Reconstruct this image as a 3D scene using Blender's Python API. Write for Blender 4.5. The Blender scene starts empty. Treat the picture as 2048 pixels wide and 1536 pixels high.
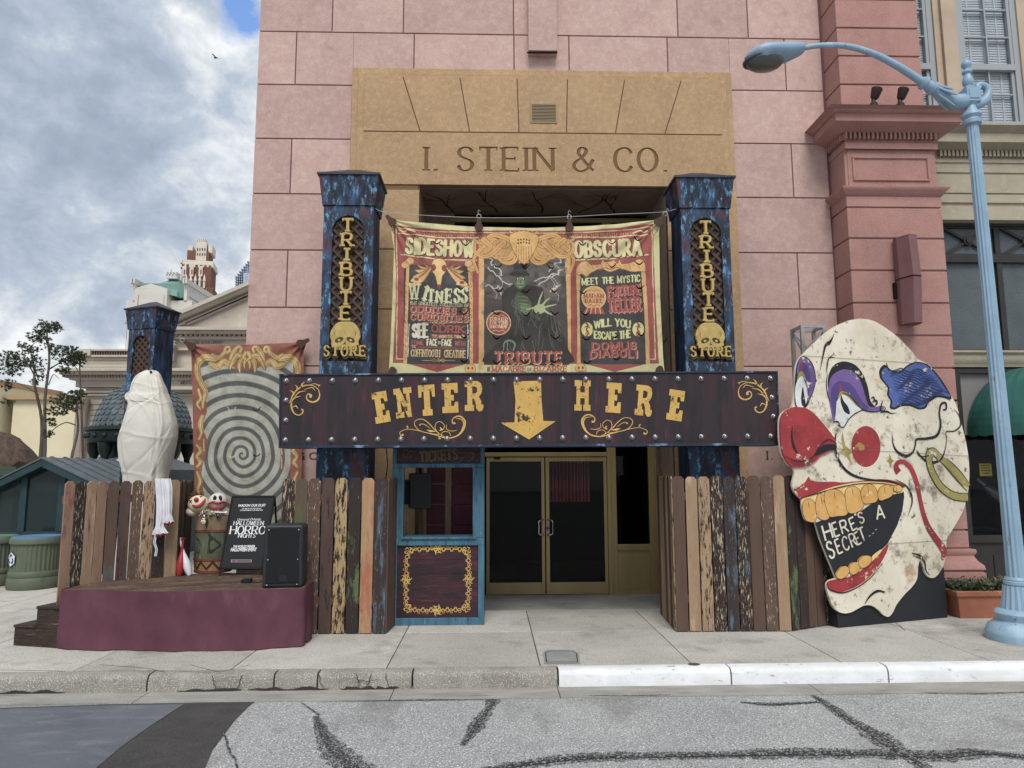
import bpy, bmesh, math, random
import numpy as np
from mathutils import Vector, Matrix
random.seed(7)
R = math.radians
S = bpy.context.scene
COL = S.collection
# ------------------------------------------------------------------ camera
F = 1420.0; H = 1.85
RM = (Matrix.Rotation(R(-1.7), 3, 'Z') @ Matrix.Rotation(R(97.11), 3, 'X') @ Matrix.Rotation(R(-0.2), 3, 'Z'))
cam = bpy.data.cameras.new('camera'); camo = bpy.data.objects.new('camera', cam); COL.objects.link(camo)
cam.sensor_fit = 'HORIZONTAL'; cam.sensor_width = 36; cam.lens = F / 2048 * 36
cam.clip_start = 0.05; cam.clip_end = 2000
camo.matrix_world = Matrix.Translation((0, 0, H)) @ RM.to_4x4()
S.camera = camo
S.view_settings.view_transform = 'Standard'; S.view_settings.look = 'None'
S.view_settings.exposure = 1.12; S.view_settings.gamma = 1
# ------------------------------------------------------------------ world: Nishita sky + clouds
SUN_EL, SUN_AZ = 52, 178          # azimuth, clockwise from +Y: high behind the camera
w = bpy.data.worlds.new('World'); S.world = w; w.use_nodes = True
nt = w.node_tree; nt.nodes.clear()
def N(t, **k):
    n = nt.nodes.new(t)
    for a, b in k.items(): setattr(n, a, b)
    return n
L = lambda a, b: nt.links.new(a, b)
def ramp(stops, inp):
    r = N('ShaderNodeValToRGB'); e = r.color_ramp.elements
    while len(e) < len(stops): e.new(.5)
    for i, (p, c) in enumerate(stops):
        e[i].position = p; e[i].color = (*c, 1) if len(c) == 3 else c
    L(inp, r.inputs[0]); return r.outputs[0]
def math_(op, a, b=None):
    m = N('ShaderNodeMath', operation=op)
    for i, x in enumerate((a, b)):
        if x is None: continue
        if isinstance(x, (int, float)): m.inputs[i].default_value = x
        else: L(x, m.inputs[i])
    return m.outputs[0]
def mixc(f, a, b, bl='MIX'):
    m = N('ShaderNodeMix', data_type='RGBA', blend_type=bl)
    for i, x in ((0, f), (6, a), (7, b)):
        if isinstance(x, (int, float)): m.inputs[i].default_value = x
        elif isinstance(x, tuple): m.inputs[i].default_value = (*x, 1)
        else: L(x, m.inputs[i])
    return m.outputs[2]
sky = N('ShaderNodeTexSky', sky_type='NISHITA', sun_disc=False)
sky.sun_elevation = R(SUN_EL); sky.sun_rotation = R(SUN_AZ)
tc = N('ShaderNodeTexCoord'); sp = N('ShaderNodeSeparateXYZ'); L(tc.outputs['Generated'], sp.inputs[0])
cb = N('ShaderNodeCombineXYZ'); L(sp.outputs[0], cb.inputs[0]); L(sp.outputs[1], cb.inputs[1]); L(math_('MULTIPLY', sp.outputs[2], 1.3), cb.inputs[2])
def cloudnoise(scale, det, rough, off, dist=0.0):
    mp = N('ShaderNodeMapping'); L(cb.outputs[0], mp.inputs[0]); mp.inputs['Location'].default_value = off
    n = N('ShaderNodeTexNoise'); n.inputs['Scale'].default_value = scale; n.inputs['Detail'].default_value = det
    n.inputs['Roughness'].default_value = rough; n.inputs['Distortion'].default_value = dist
    L(mp.outputs[0], n.inputs['Vector']); return n.outputs[0]
n1 = cloudnoise(5.0, 10, .6, (3.1, 1.7, 0), .2)
n2 = cloudnoise(11, 9, .62, (7.4, 2.2, 1), .25)
n3 = cloudnoise(.9, 3, .5, (1.2, 5.2, 4))
elev = ramp([(0, (.9,) * 3), (.13, (.8,) * 3), (.2, (.62,) * 3), (.33, (.40,) * 3), (.47, (.34,) * 3), (.6, (.42,) * 3), (1, (.62,) * 3)], sp.outputs[2])
shade = math_('ADD', math_('ADD', math_('MULTIPLY', n1, 1.0), math_('MULTIPLY', n2, .95)), math_('MULTIPLY', elev, .38))
shade = math_('SUBTRACT', shade, .635)
def lobe(px_, py_, deg):
    v = (RM @ Vector(((px_ - 1024) / F, -(py_ - 768) / F, -1))).normalized(); d = N('ShaderNodeVectorMath', operation='DOT_PRODUCT'); L(tc.outputs['Generated'], d.inputs[0]); d.inputs[1].default_value = v
    return math_('POWER', math_('MAXIMUM', d.outputs['Value'], 0.0), 1.39 / R(deg) ** 2)
for (x, y, g_, am) in ((60, 150, 6, -.05), (210, 230, 6, -.10), (50, 430, 6, -.15), (210, 470, 5, -.10), (330, 250, 4, -.03), (340, 40, 4, .08), (500, 330, 4, .14), (360, 400, 3, .05), (60, 640, 6, .05), (270, 590, 4, .06), (460, 520, 3, .06), (200, 90, 4, .04)):
    shade = math_('ADD', shade, math_('MULTIPLY', lobe(x, y, g_), am))
cloud = ramp([(.12, (1.9, 2.3, 2.95)), (.34, (2.45, 2.9, 3.6)), (.48, (3.1, 3.55, 4.2)), (.60, (4.3, 4.6, 4.95)), (.72, (5.7, 5.9, 6.0)), (.90, (6.6, 6.6, 6.5))], shade)
hole = ramp([(.40, (0, 0, 0)), (.55, (1, 1, 1))], math_('ADD', math_('MULTIPLY', lobe(476, 20, 2.4), .55), math_('SUBTRACT', math_('MULTIPLY', n2, .9), .42)))
bluesky = mixc(1.0, sky.outputs[0], (1.3, 1.45, 1.7), 'MULTIPLY')
skyc = mixc(hole, cloud, bluesky)
bg = N('ShaderNodeBackground'); bg.inputs[1].default_value = 0.075; L(skyc, bg.inputs[0])
wo = N('ShaderNodeOutputWorld'); L(bg.outputs[0], wo.inputs[0])
# ------------------------------------------------------------------ sun behind thin cloud
sl = bpy.data.lights.new('sun', 'SUN'); sl.energy = 1.3; sl.angle = R(28); sl.color = (1, .965, .91)
so = bpy.data.objects.new('sun', sl); COL.objects.link(so); so.location = (0, -20, 30)
sd = Vector((math.sin(R(SUN_AZ)) * math.cos(R(SUN_EL)), math.cos(R(SUN_AZ)) * math.cos(R(SUN_EL)), math.sin(R(SUN_EL))))
so.rotation_euler = sd.to_track_quat('Z', 'Y').to_euler()
# ------------------------------------------------------------------ helpers
def ray(px, py): return RM @ Vector(((px - 1024) / F, -(py - 768) / F, -1))
def gy(px, py, Y):
    d = ray(px, py); return Vector((0, 0, H)) + d * (Y / d.y)
def gz(px, py, z):
    d = ray(px, py); return Vector((0, 0, H)) + d * ((z - H) / d.z)
def lin(c):
    c = [((x / 255) / 12.92 if x / 255 <= .04045 else ((x / 255 + .055) / 1.055) ** 2.4) for x in c]; g = .3 * c[0] + .59 * c[1] + .11 * c[2]
    return tuple(x * .86 + g * .14 for x in c)
class Fr:                       # a vertical (or leaning) working plane: u to the right, v up, d out of it
    def __init__(s, o, ang=0, lean=0):
        s.o = Vector(o); s.U = Vector((math.cos(ang), math.sin(ang), 0)); s.N = Vector((math.sin(ang), -math.cos(ang), 0)); s.V = Vector((0, 0, 1))
        if lean:
            m = Matrix.Rotation(-lean, 3, s.U); s.V = m @ s.V; s.N = m @ s.N
    def P(s, u, v, d=0): return s.o + s.U * u + s.V * v + s.N * d
    def uv(s, px, py):
        r_ = ray(px, py); c = Vector((0, 0, H)); t = (s.o - c).dot(s.N) / r_.dot(s.N); p = c + r_ * t - s.o
        return (p.dot(s.U), p.dot(s.V))
    def tr(s, pts): return [s.uv(*p) for p in pts]
def FY(Y): return Fr((0, Y, 0))
def cr(pts, n=5, closed=False):
    pts = [np.array(p, float) for p in pts]; m = len(pts); out = []
    if m < 3: return [tuple(p) for p in pts]
    rng = range(m if closed else m - 1)
    for i in rng:
        if closed: p0, p1, p2, p3 = (pts[(i + k) % m] for k in (-1, 0, 1, 2))
        else:
            p1, p2 = pts[i], pts[i + 1]; p0 = pts[i - 1] if i else 2 * p1 - p2; p3 = pts[i + 2] if i + 2 < m else 2 * p2 - p1
        for k in range(n):
            t = k / n
            out.append(tuple(.5 * (2 * p1 + (p2 - p0) * t + (2 * p0 - 5 * p1 + 4 * p2 - p3) * t * t + (3 * p1 - p0 - 3 * p2 + p3) * t ** 3)))
    if not closed: out.append(tuple(pts[-1]))
    return out
def circ(cx, cy, rx, ry=None, n=24, a0=0, a1=360):
    ry = rx if ry is None else ry
    full = abs(a1 - a0) >= 360
    return [(cx + rx * math.cos(R(a0 + (a1 - a0) * i / (n if full else n - 1))), cy + ry * math.sin(R(a0 + (a1 - a0) * i / (n if full else n - 1)))) for i in range(n)]
WL = {}
class MB:
    def __init__(s): s.v = []; s.f = []; s.mi = []; s.cur = 0
    def add(s, vs, fs):
        b = len(s.v); s.v += [tuple(x) for x in vs]; s.f += [tuple(b + i for i in f) for f in fs]; s.mi += [s.cur] * len(fs); return s
    def quad(s, *p): return s.add(p, [tuple(range(len(p)))])
    def hexa(s, a): return s.add(a, [(0, 3, 2, 1), (4, 5, 6, 7), (0, 1, 5, 4), (1, 2, 6, 5), (2, 3, 7, 6), (3, 0, 4, 7)])
    def box(s, x0, x1, y0, y1, z0, z1):
        return s.hexa([(x0, y0, z0), (x1, y0, z0), (x1, y1, z0), (x0, y1, z0), (x0, y0, z1), (x1, y0, z1), (x1, y1, z1), (x0, y1, z1)])
    def fbox(s, fr, u0, u1, v0, v1, d0, d1):
        return s.prism(fr, [(u0, v0), (u1, v0), (u1, v1), (u0, v1)], d0, d1)
    def prism(s, fr, poly, d0, d1):
        n = len(poly); vs = [fr.P(u, v, d1) for u, v in poly] + [fr.P(u, v, d0) for u, v in poly]
        return s.add(vs, [tuple(range(n)), tuple(range(2 * n - 1, n - 1, -1))] + [(i, i + n, (i + 1) % n + n, (i + 1) % n) for i in range(n)])
    def sheet(s, fr, poly, d): return s.add([fr.P(u, v, d) for u, v in poly], [tuple(range(len(poly)))])
    def strip(s, fr, pts, w, d0, d1, closed=False):
        p = np.array(pts, float); n = len(p)
        ww = np.full(n, w, float) if np.isscalar(w) else np.interp(np.linspace(0, 1, n), np.linspace(0, 1, len(w)), w)
        if closed: t = np.roll(p, -1, 0) - np.roll(p, 1, 0)
        else: t = np.gradient(p, axis=0) if n > 2 else np.repeat(p[1:] - p[:1], 2, 0)
        t /= (np.linalg.norm(t, axis=1)[:, None] + 1e-9); nn = np.stack([-t[:, 1], t[:, 0]], 1)
        a = p + nn * ww[:, None] / 2; b = p - nn * ww[:, None] / 2
        m = n if closed else n - 1
        if d1 - d0 < 1e-6:
            return s.add([fr.P(*x, d1) for x in a] + [fr.P(*x, d1) for x in b], [(i, n + i, n + (i + 1) % n, (i + 1) % n) for i in range(m)])
        vs = [fr.P(*x, d1) for x in a] + [fr.P(*x, d1) for x in b] + [fr.P(*x, d0) for x in a] + [fr.P(*x, d0) for x in b]
        fs = []
        for i in range(m):
            j = (i + 1) % n
            fs += [(i, n + i, n + j, j), (2 * n + i, 2 * n + j, 3 * n + j, 3 * n + i), (i, j, 2 * n + j, 2 * n + i), (n + i, 3 * n + i, 3 * n + j, n + j)]
        if not closed: fs += [(0, 2 * n, 3 * n, n), (n - 1, 2 * n - 1, 4 * n - 1, 3 * n - 1)]
        return s.add(vs, fs)
    def tube(s, pts, r, n=8, cap=True):
        P = [Vector(p) for p in pts]; m = len(P); rr = [r] * m if isinstance(r, (int, float)) else list(np.interp(np.linspace(0, 1, m), np.linspace(0, 1, len(r)), r))
        vs = []; ref = None
        for i in range(m):
            t = (P[min(i + 1, m - 1)] - P[max(i - 1, 0)]).normalized()
            if ref is None: ref = Vector((0, 0, 1)) if abs(t.z) < .9 else Vector((1, 0, 0))
            a = (ref - t * ref.dot(t)).normalized(); b = t.cross(a); ref = a
            vs += [P[i] + (a * math.cos(2 * math.pi * k / n) + b * math.sin(2 * math.pi * k / n)) * rr[i] for k in range(n)]
        fs = [(i * n + k, i * n + (k + 1) % n, (i + 1) * n + (k + 1) % n, (i + 1) * n + k) for i in range(m - 1) for k in range(n)]
        if cap: fs += [tuple(range(n - 1, -1, -1)), tuple(range((m - 1) * n, m * n))]
        return s.add(vs, fs)
    def bar(s, p, q, wd, ht=None):
        ht = ht or wd; p = Vector(p); q = Vector(q); t = (q - p).normalized(); ref = Vector((0, 0, 1)) if abs(t.z) < .95 else Vector((0, 1, 0))
        a = t.cross(ref).normalized() * wd / 2; b = a.cross(t).normalized() * ht / 2
        return s.hexa([p - a - b, p + a - b, p + a + b, p - a + b, q - a - b, q + a - b, q + a + b, q - a + b])
    def lathe(s, prof, c, n=24, flute=0, nf=16):
        m = len(prof); vs = []
        for r_, z in prof:
            for k in range(n):
                a = 2 * math.pi * k / n; rr = r_ * (1 - flute * (.5 + .5 * math.cos(a * nf)))
                vs.append((c[0] + rr * math.cos(a), c[1] + rr * math.sin(a), c[2] + z))
        fs = [(i * n + k, i * n + (k + 1) % n, (i + 1) * n + (k + 1) % n, (i + 1) * n + k) for i in range(m - 1) for k in range(n)]
        fs += [tuple(range(n - 1, -1, -1)), tuple(range((m - 1) * n, m * n))]
        return s.add(vs, fs)
    def ball(s, c, rx, ry=None, rz=None, n=12, m=8):
        ry = ry or rx; rz = rz or rx
        vs = []
        for i in range(m + 1):
            t = math.pi * i / m
            for k in range(n): vs.append((c[0] + rx * math.sin(t) * math.cos(2 * math.pi * k / n), c[1] + ry * math.sin(t) * math.sin(2 * math.pi * k / n), c[2] - rz * math.cos(t)))
        return s.add(vs, [(i * n + k, i * n + (k + 1) % n, (i + 1) * n + (k + 1) % n, (i + 1) * n + k) for i in range(m) for k in range(n)])
    def build(s, name, mat, parent=None, smooth=False, loc=None, bev=0, label=None):
        me = bpy.data.meshes.new(name)
        o = bpy.data.objects.new(name, me); COL.objects.link(o)
        if parent is not None:
            base = WL[parent.name]; o.parent = parent
        else:
            base = Vector(loc) if loc is not None else Vector((0, 0, 0)); o.location = base
        WL[o.name] = base
        vv = np.array(s.v, float) - np.array(base)
        me.from_pydata(vv.tolist(), [], s.f)
        for m_ in (mat if isinstance(mat, (list, tuple)) else [mat]): me.materials.append(m_)
        if any(s.mi): me.polygons.foreach_set('material_index', s.mi)
        if smooth:
            me.polygons.foreach_set('use_smooth', [True] * len(s.f)); me.set_sharp_from_angle(angle=R(38 if smooth is True else smooth))
        if bev:
            b = o.modifiers.new('bevel', 'BEVEL'); b.width = bev; b.segments = 2; b.limit_method = 'ANGLE'; b.angle_limit = R(50)
        if label: o['label'] = label
        me.update(); return o
def thing(name, label, cat, loc=(0, 0, 0), group=None):
    o = bpy.data.objects.new(name, None); COL.objects.link(o); o.location = loc; o.empty_display_size = .2
    WL[o.name] = Vector(loc); return tag(o, label, cat, group)
def tag(o, label, cat, group=None):
    o['label'] = label; o['category'] = cat
    if group: o['group'] = group
    return o
def struct(o, kind='structure'): o['kind'] = kind; return o
# ------------------------------------------------------------------ materials
def mk(name, c1, c2=None, sc=4, st=(1, 1, 1), lo=.35, hi=.65, det=6, rough=.75, bump=.1, bsc=60, bst=(1, 1, 1), metal=0, spec=.35, layers=(), island=0, attr=None, wave=None):
    global nt
    m = bpy.data.materials.new(name); m.use_nodes = True; nt = m.node_tree
    b = nt.nodes['Principled BSDF']; tcn = N('ShaderNodeTexCoord'); cnt = [0]
    def noise(scale, stretch, detail, dist=0):
        mp = N('ShaderNodeMapping'); mp.inputs['Scale'].default_value = stretch
        cnt[0] += 1; mp.inputs['Location'].default_value = (cnt[0] * 3.7, cnt[0] * 1.3, cnt[0] * 2.1)
        L(tcn.outputs['Object'], mp.inputs[0]); n = N('ShaderNodeTexNoise'); n.inputs['Scale'].default_value = scale
        n.inputs['Detail'].default_value = detail; n.inputs['Roughness'].default_value = .7 if detail > 9 else .6; n.inputs['Distortion'].default_value = dist; L(mp.outputs[0], n.inputs['Vector']); return n.outputs[0]
    def thr(x, a, z): return ramp([(a, (0, 0, 0)), (max(z, a + .001), (1, 1, 1))], x)
    c1 = lin(c1)
    if attr:
        at = N('ShaderNodeAttribute', attribute_name=attr); col = at.outputs['Color']
        if c2: col = mixc(thr(noise(sc, st, det), lo, hi), col, mixc(1.0, col, lin(c2), 'MULTIPLY'))
    elif c2: col = mixc(thr(noise(sc, st, det), lo, hi), c1, lin(c2))
    else: col = c1
    for (lc, ls, lst, la, lz, ld) in layers:
        k_ = .032 if ld > 9 else 0
        col = mixc(thr(noise(ls, lst, ld), la - k_, lz - k_), col, lin(lc))
    if island:
        g = N('ShaderNodeNewGeometry'); f = math_('ADD', math_('MULTIPLY', g.outputs['Random Per Island'], island), 1 - island * .6)
        cc = N('ShaderNodeCombineColor'); [L(f, cc.inputs[i]) for i in range(3)]
        col = mixc(1.0, col, cc.outputs[0], 'MULTIPLY')
    if isinstance(col, tuple): b.inputs['Base Color'].default_value = (*col, 1)
    else: L(col, b.inputs['Base Color'])
    b.inputs['Roughness'].default_value = rough; b.inputs['Metallic'].default_value = metal; b.inputs['Specular IOR Level'].default_value = spec
    if bump:
        bn = N('ShaderNodeBump'); bn.inputs['Strength'].default_value = min(1, bump * 3); bn.inputs['Distance'].default_value = .01
        L(noise(bsc, bst, 5), bn.inputs['Height']); L(bn.outputs[0], b.inputs['Normal'])
    return m
def glass(name, tint=(10, 12, 14), rough=.02, trans=.5, spec=.5):
    global nt
    m = bpy.data.materials.new(name); m.use_nodes = True; nt = m.node_tree; b = nt.nodes['Principled BSDF']; out = nt.nodes['Material Output']
    b.inputs['Base Color'].default_value = (*lin(tint), 1); b.inputs['Roughness'].default_value = rough; b.inputs['Specular IOR Level'].default_value = spec
    t = N('ShaderNodeBsdfTransparent'); t.inputs[0].default_value = (.9, .92, .94, 1); mx = N('ShaderNodeMixShader'); mx.inputs[0].default_value = trans
    L(b.outputs[0], mx.inputs[1]); L(t.outputs[0], mx.inputs[2]); L(mx.outputs[0], out.inputs[0]); return m
# ------------------------------------------------------------------ stroke lettering
GL = {}
def _g(txt):
    for line in txt.strip().splitlines():
        ch, wd, rest = line.split(None, 2); st = []
        for q in rest.split(';'):
            q = q.split(); k = q[0]; pts = [tuple(map(float, a.split(','))) for a in q[1:]]
            if k == 'o': st.append((circ(pts[0][0], pts[0][1], pts[1][0], pts[1][1], 20), True, False))
            elif k == 'c': st.append((cr(pts, 4), False, False))
            else: st.append((pts, False, True))
        GL[ch] = (float(wd), st)
_g('''A .78 l 0,0 .39,1;l .39,1 .78,0;l .14,.34 .64,.34
B .64 l 0,0 0,1;c 0,1 .3,1 .52,.93 .57,.76 .5,.58 .3,.53 0,.53;c .3,.53 .55,.47 .64,.27 .55,.06 .3,0 0,0
C .68 c .68,.78 .55,.96 .36,1 .12,.86 .02,.5 .12,.14 .36,0 .55,.04 .68,.22
D .7 l 0,0 0,1;c 0,1 .32,1 .58,.86 .7,.5 .58,.14 .32,0 0,0
E .58 l 0,0 0,1;l 0,1 .56,1;l 0,.52 .44,.52;l 0,0 .58,0
F .56 l 0,0 0,1;l 0,1 .56,1;l 0,.52 .44,.52
G .72 c .68,.78 .55,.96 .36,1 .12,.86 .02,.5 .12,.14 .36,0 .56,.04 .68,.2;l .7,0 .7,.42;l .7,.42 .44,.42
H .7 l 0,0 0,1;l .7,0 .7,1;l 0,.52 .7,.52
I .1 l .05,0 .05,1
J .5 c .45,1 .45,.3 .4,.06 .22,0 .06,.08 0,.26
K .68 l 0,0 0,1;l .66,1 0,.42;l .2,.6 .68,0
L .56 l 0,0 0,1;l 0,0 .56,0
M .86 l 0,0 0,1;l 0,1 .43,.1;l .43,.1 .86,1;l .86,1 .86,0
N .72 l 0,0 0,1;l 0,1 .72,0;l .72,0 .72,1
O .74 o .37,.5 .36,.5
P .62 l 0,0 0,1;c 0,1 .34,1 .56,.92 .62,.73 .54,.53 .34,.46 0,.46
Q .74 o .37,.5 .36,.5;l .42,.25 .72,-.08
R .66 l 0,0 0,1;c 0,1 .34,1 .56,.92 .6,.73 .52,.54 .34,.48 0,.48;l .3,.48 .66,0
S .6 c .56,.8 .46,.95 .3,1 .12,.93 .05,.75 .14,.6 .3,.52 .46,.44 .56,.27 .47,.07 .28,0 .12,.05 .02,.22
T .66 l .33,0 .33,1;l 0,1 .66,1
U .7 l 0,1 0,.5;c 0,.5 .03,.18 .18,.02 .35,0 .52,.02 .67,.18 .7,.5;l .7,.5 .7,1
V .74 l 0,1 .37,0;l .37,0 .74,1
W 1.04 l 0,1 .27,0;l .27,0 .52,.9;l .52,.9 .78,0;l .78,0 1.04,1
X .7 l 0,1 .7,0;l 0,0 .7,1
Y .7 l 0,1 .35,.5;l .7,1 .35,.5;l .35,.5 .35,0
Z .62 l 0,1 .6,1;l .6,1 0,0;l 0,0 .62,0
& .8 c .78,.02 .6,.2 .32,.58 .2,.8 .3,1 .46,.97 .5,.82 .36,.6 .1,.4 .02,.2 .14,.03 .34,0 .56,.12 .7,.36 .78,.5
. .1 l .05,0 .05,.06
' .1 l .06,1 .03,.78
, .1 l .06,.06 .02,-.12''')
def text_strokes(s, st):
    """list of (points, widths, closed) in em units + total advance"""
    wv, wh, sf = st.get('wv', .16), st.get('wh', .1), st.get('sf', 0); sh = st.get('sh', wh); xs = st.get('xs', 1); gap = st.get('gap', .2)
    out = []; x = 0
    for ch in s:
        if ch == ' ': x += .42 * xs + gap * .5; continue
        wd, strokes = GL[ch]
        starts = [tuple(p) for pp, c, l in strokes for p in ((pp[0], pp[-1]))]
        for pts, closed, isl in strokes:
            p = np.array(pts, float) * (xs, 1); q = p.copy(); q[:, 0] += x
            if closed: t = np.roll(p, -1, 0) - np.roll(p, 1, 0)
            else: t = np.gradient(p, axis=0) if len(p) > 2 else np.repeat(p[1:] - p[:1], 2, 0)
            t /= np.linalg.norm(t, axis=1)[:, None] + 1e-9
            out.append((q, wh * t[:, 0] ** 2 + wv * t[:, 1] ** 2, closed))
            if sf and not closed:
                for e, k in ((0, 1), (len(p) - 1, len(p) - 2)):
                    ex, ey = pts[e]; dx, dy = pts[e][0] - pts[k][0], pts[e][1] - pts[k][1]
                    X = q[e, 0]
                    if isl and abs(dy) > abs(dx) * .8 and (ey > .97 or ey < .03) and ch not in ".,'" and not (ch == 'N' and ex > .5 and ey < .1) and not (ch == 'V' and ey < .1):
                        yy = ey - sh / 2 if ey > .5 else ey + sh / 2
                        out.append((np.array([(X - wv / 2 - sf, yy), (X + wv / 2 + sf, yy)]), np.array([sh, sh]), False))
                    elif isl and abs(dx) > abs(dy) and starts.count((ex, ey)) == 1 and ch in 'EFTLZ':
                        ya, yb = (ey + wh / 2, ey - sf * 1.7) if ey > .7 else ((ey - wh / 2, ey + sf * 1.7) if ey < .3 else (ey - sf, ey + sf))
                        out.append((np.array([(X, ya), (X, yb)]), np.array([sh, sh]), False))
        x += wd * xs + gap
    return out, x - gap
def text_mesh(mb, fr, s, a, b, h, st, d0, d1, arc=0):
    """letters along the line a->b (uv), cap height h, squeezed or spread to fill it"""
    stk, adv = text_strokes(s, st); a = np.array(a, float); b = np.array(b, float); ln = np.linalg.norm(b - a); t = (b - a) / ln; n = np.array((-t[1], t[0]))
    kx = ln / adv
    for i, (p, wd, cl) in enumerate(stk):
        y = p[:, 1] * h + arc * (1 - ((p[:, 0] / adv) * 2 - 1) ** 2)
        mb.strip(fr, a + t * (p[:, 0] * kx)[:, None] + n * y[:, None], wd * (h + kx) / 2, d0, d1 + (i % 9) * .0003, cl)
class Canvas:                    # lays flat painted artwork into per-vertex colours of a dense cloth mesh
    def __init__(s, P, base): s.P = P; s.C = np.tile(np.array(lin(base)), (len(P), 1)); s.cut = np.zeros(len(P), bool)
    def _in(s, poly):
        p = np.array(poly, float); lo = p.min(0); hi = p.max(0); P = s.P
        idx = np.nonzero((P[:, 0] >= lo[0]) & (P[:, 0] <= hi[0]) & (P[:, 1] >= lo[1]) & (P[:, 1] <= hi[1]))[0]
        x, y = P[idx, 0], P[idx, 1]; ins = np.zeros(len(idx), bool); q = np.roll(p, 1, 0)
        for (x1, y1), (x2, y2) in zip(p, q):
            if y1 == y2: continue
            c = ((y1 > y) != (y2 > y)) & (x < (x2 - x1) * (y - y1) / (y2 - y1) + x1); ins ^= c
        return idx[ins]
    def poly(s, pts, col, a=1.0): i = s._in(pts); s.C[i] = s.C[i] * (1 - a) + np.array(lin(col)) * a
    def _near(s, pts, wd, closed=False):
        p = np.array(pts, float); n = len(p); ww = np.full(n, wd, float) if np.isscalar(wd) else np.interp(np.linspace(0, 1, n), np.linspace(0, 1, len(wd)), wd)
        m = ww.max(); P = s.P; lo = p.min(0) - m; hi = p.max(0) + m
        idx = np.nonzero((P[:, 0] >= lo[0]) & (P[:, 0] <= hi[0]) & (P[:, 1] >= lo[1]) & (P[:, 1] <= hi[1]))[0]
        Q = P[idx]; hit = np.zeros(len(idx), bool)
        for i in range(n if closed else n - 1):
            a, b = p[i], p[(i + 1) % n]; ab = b - a; t = np.clip(((Q - a) @ ab) / (ab @ ab + 1e-9), 0, 1)
            dd = np.linalg.norm(Q - (a + t[:, None] * ab), axis=1); hit |= dd < (ww[i] * (1 - t) + ww[(i + 1) % n] * t) / 2
        return idx[hit]
    def stroke(s, pts, wd, col, closed=False, a=1.0): i = s._near(pts, wd, closed); s.C[i] = s.C[i] * (1 - a) + np.array(lin(col)) * a
    def slit(s, pts, wd): s.cut[s._near(pts, wd)] = True
    def text(s, t_, a, b, h, st, col, arc=0):
        stk, adv = text_strokes(t_, st); a = np.array(a, float); b = np.array(b, float); ln = np.linalg.norm(b - a); t = (b - a) / ln; n = np.array((t[1], -t[0])); kx = ln / adv
        for p, wd, cl in stk:
            y = p[:, 1] * h + arc * (1 - ((p[:, 0] / adv) * 2 - 1) ** 2)
            s.stroke(a + t * (p[:, 0] * kx)[:, None] + n * y[:, None], np.maximum(wd * (h + kx) / 2, .9), col, cl)
# ================================================================== GROUND
m_conc = mk('concrete_slab', (182, 178, 168), (164, 161, 153), sc=1.3, rough=.9, bump=.12, bsc=140, island=.22,
            layers=[((222, 218, 208), 85, (1, 1, 1), .58, .64, 2), ((118, 116, 111), 75, (1, 1, 1), .62, .68, 2), ((126, 121, 113), 1.6, (1, 1, 1), .56, .8, 11), ((86, 84, 80), 4.5, (1, 1, 1), .70, .76, 10)])
m_dark = mk('joint_dirt', (58, 55, 50), rough=1, bump=0)
m_kerb = mk('kerb_concrete', (150, 146, 136), (124, 119, 109), sc=3, rough=.9, bump=.25, bsc=90,
            layers=[((196, 190, 178), 110, (1, 1, 1), .57, .63, 2), ((82, 77, 70), 6, (1, 1, 1), .62, .75, 8), ((70, 66, 60), 100, (1, 1, 1), .66, .7, 2)])
m_kwhite = mk('kerb_white_paint', (224, 227, 230), (208, 211, 214), sc=5, rough=.6, bump=.12, bsc=30, layers=[((206, 207, 206), 2.5, (.5, 1, 3), .5, .7, 9), ((158, 155, 148), 9, (.6, 1, 2), .645, .69, 12), ((120, 116, 110), 26, (.35, 1, 2), .67, .71, 10)])
m_road = mk('road_asphalt', (160, 161, 161), (146, 147, 148), sc=.9, rough=.92, bump=.3, bsc=120,
            layers=[((226, 226, 224), 78, (1, 1, 1), .555, .63, 3), ((80, 80, 82), 70, (1, 1, 1), .59, .66, 3), ((112, 110, 110), 1.6, (1, .4, 1), .52, .8, 9), ((126, 124, 122), .5, (.4, 1.6, 1), .55, .7, 6), ((160, 140, 126), 1.1, (1, 1, 1), .72, .85, 5)])
m_newasph = mk('dark_asphalt', (74, 71, 71), (62, 60, 61), sc=4, rough=.95, bump=.3, bsc=110, layers=[((112, 108, 106), 100, (1, 1, 1), .62, .68, 3), ((34, 34, 35), 90, (1, 1, 1), .62, .68, 3)])
m_bluep = mk('blue_grey_road_paint', (98, 102, 110), (86, 90, 98), sc=1.2, rough=.75, bump=.1, bsc=60, layers=[((116, 119, 126), 2, (1, 3, 1), .54, .75, 10), ((70, 73, 80), 40, (1, 1, 1), .62, .70, 4), ((126, 128, 132), 18, (1, .3, 1), .67, .72, 11)])
m_tar = mk('tar_seal', (44, 44, 47), (56, 56, 58), sc=8, rough=.7, bump=.2, bsc=80, layers=[((160, 160, 158), 60, (1, 1, 1), .55, .60, 5), ((120, 120, 118), 9, (1, 1, 1), .60, .66, 10)])
YK = 6.94                                        # kerb front
mb = MB(); mb.box(-400, 400, -60, 900, -.4, -.28); struct(mb.build('terrain', mk('far_ground', (120, 120, 112), (100, 102, 94), sc=.2)))
mb = MB(); n = 60
mb.box(-60, 60, -40, YK - .32, -.25, -.152); struct(mb.build('road', m_road))
mb = MB(); xs_ = [-60, -3.15, -.9, .62, 3.0, 5.2, 60]
for a, b in zip(xs_, xs_[1:]): mb.box(a + .004, b - .004, YK - .316, YK + .1, -.25, -.146)
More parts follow.
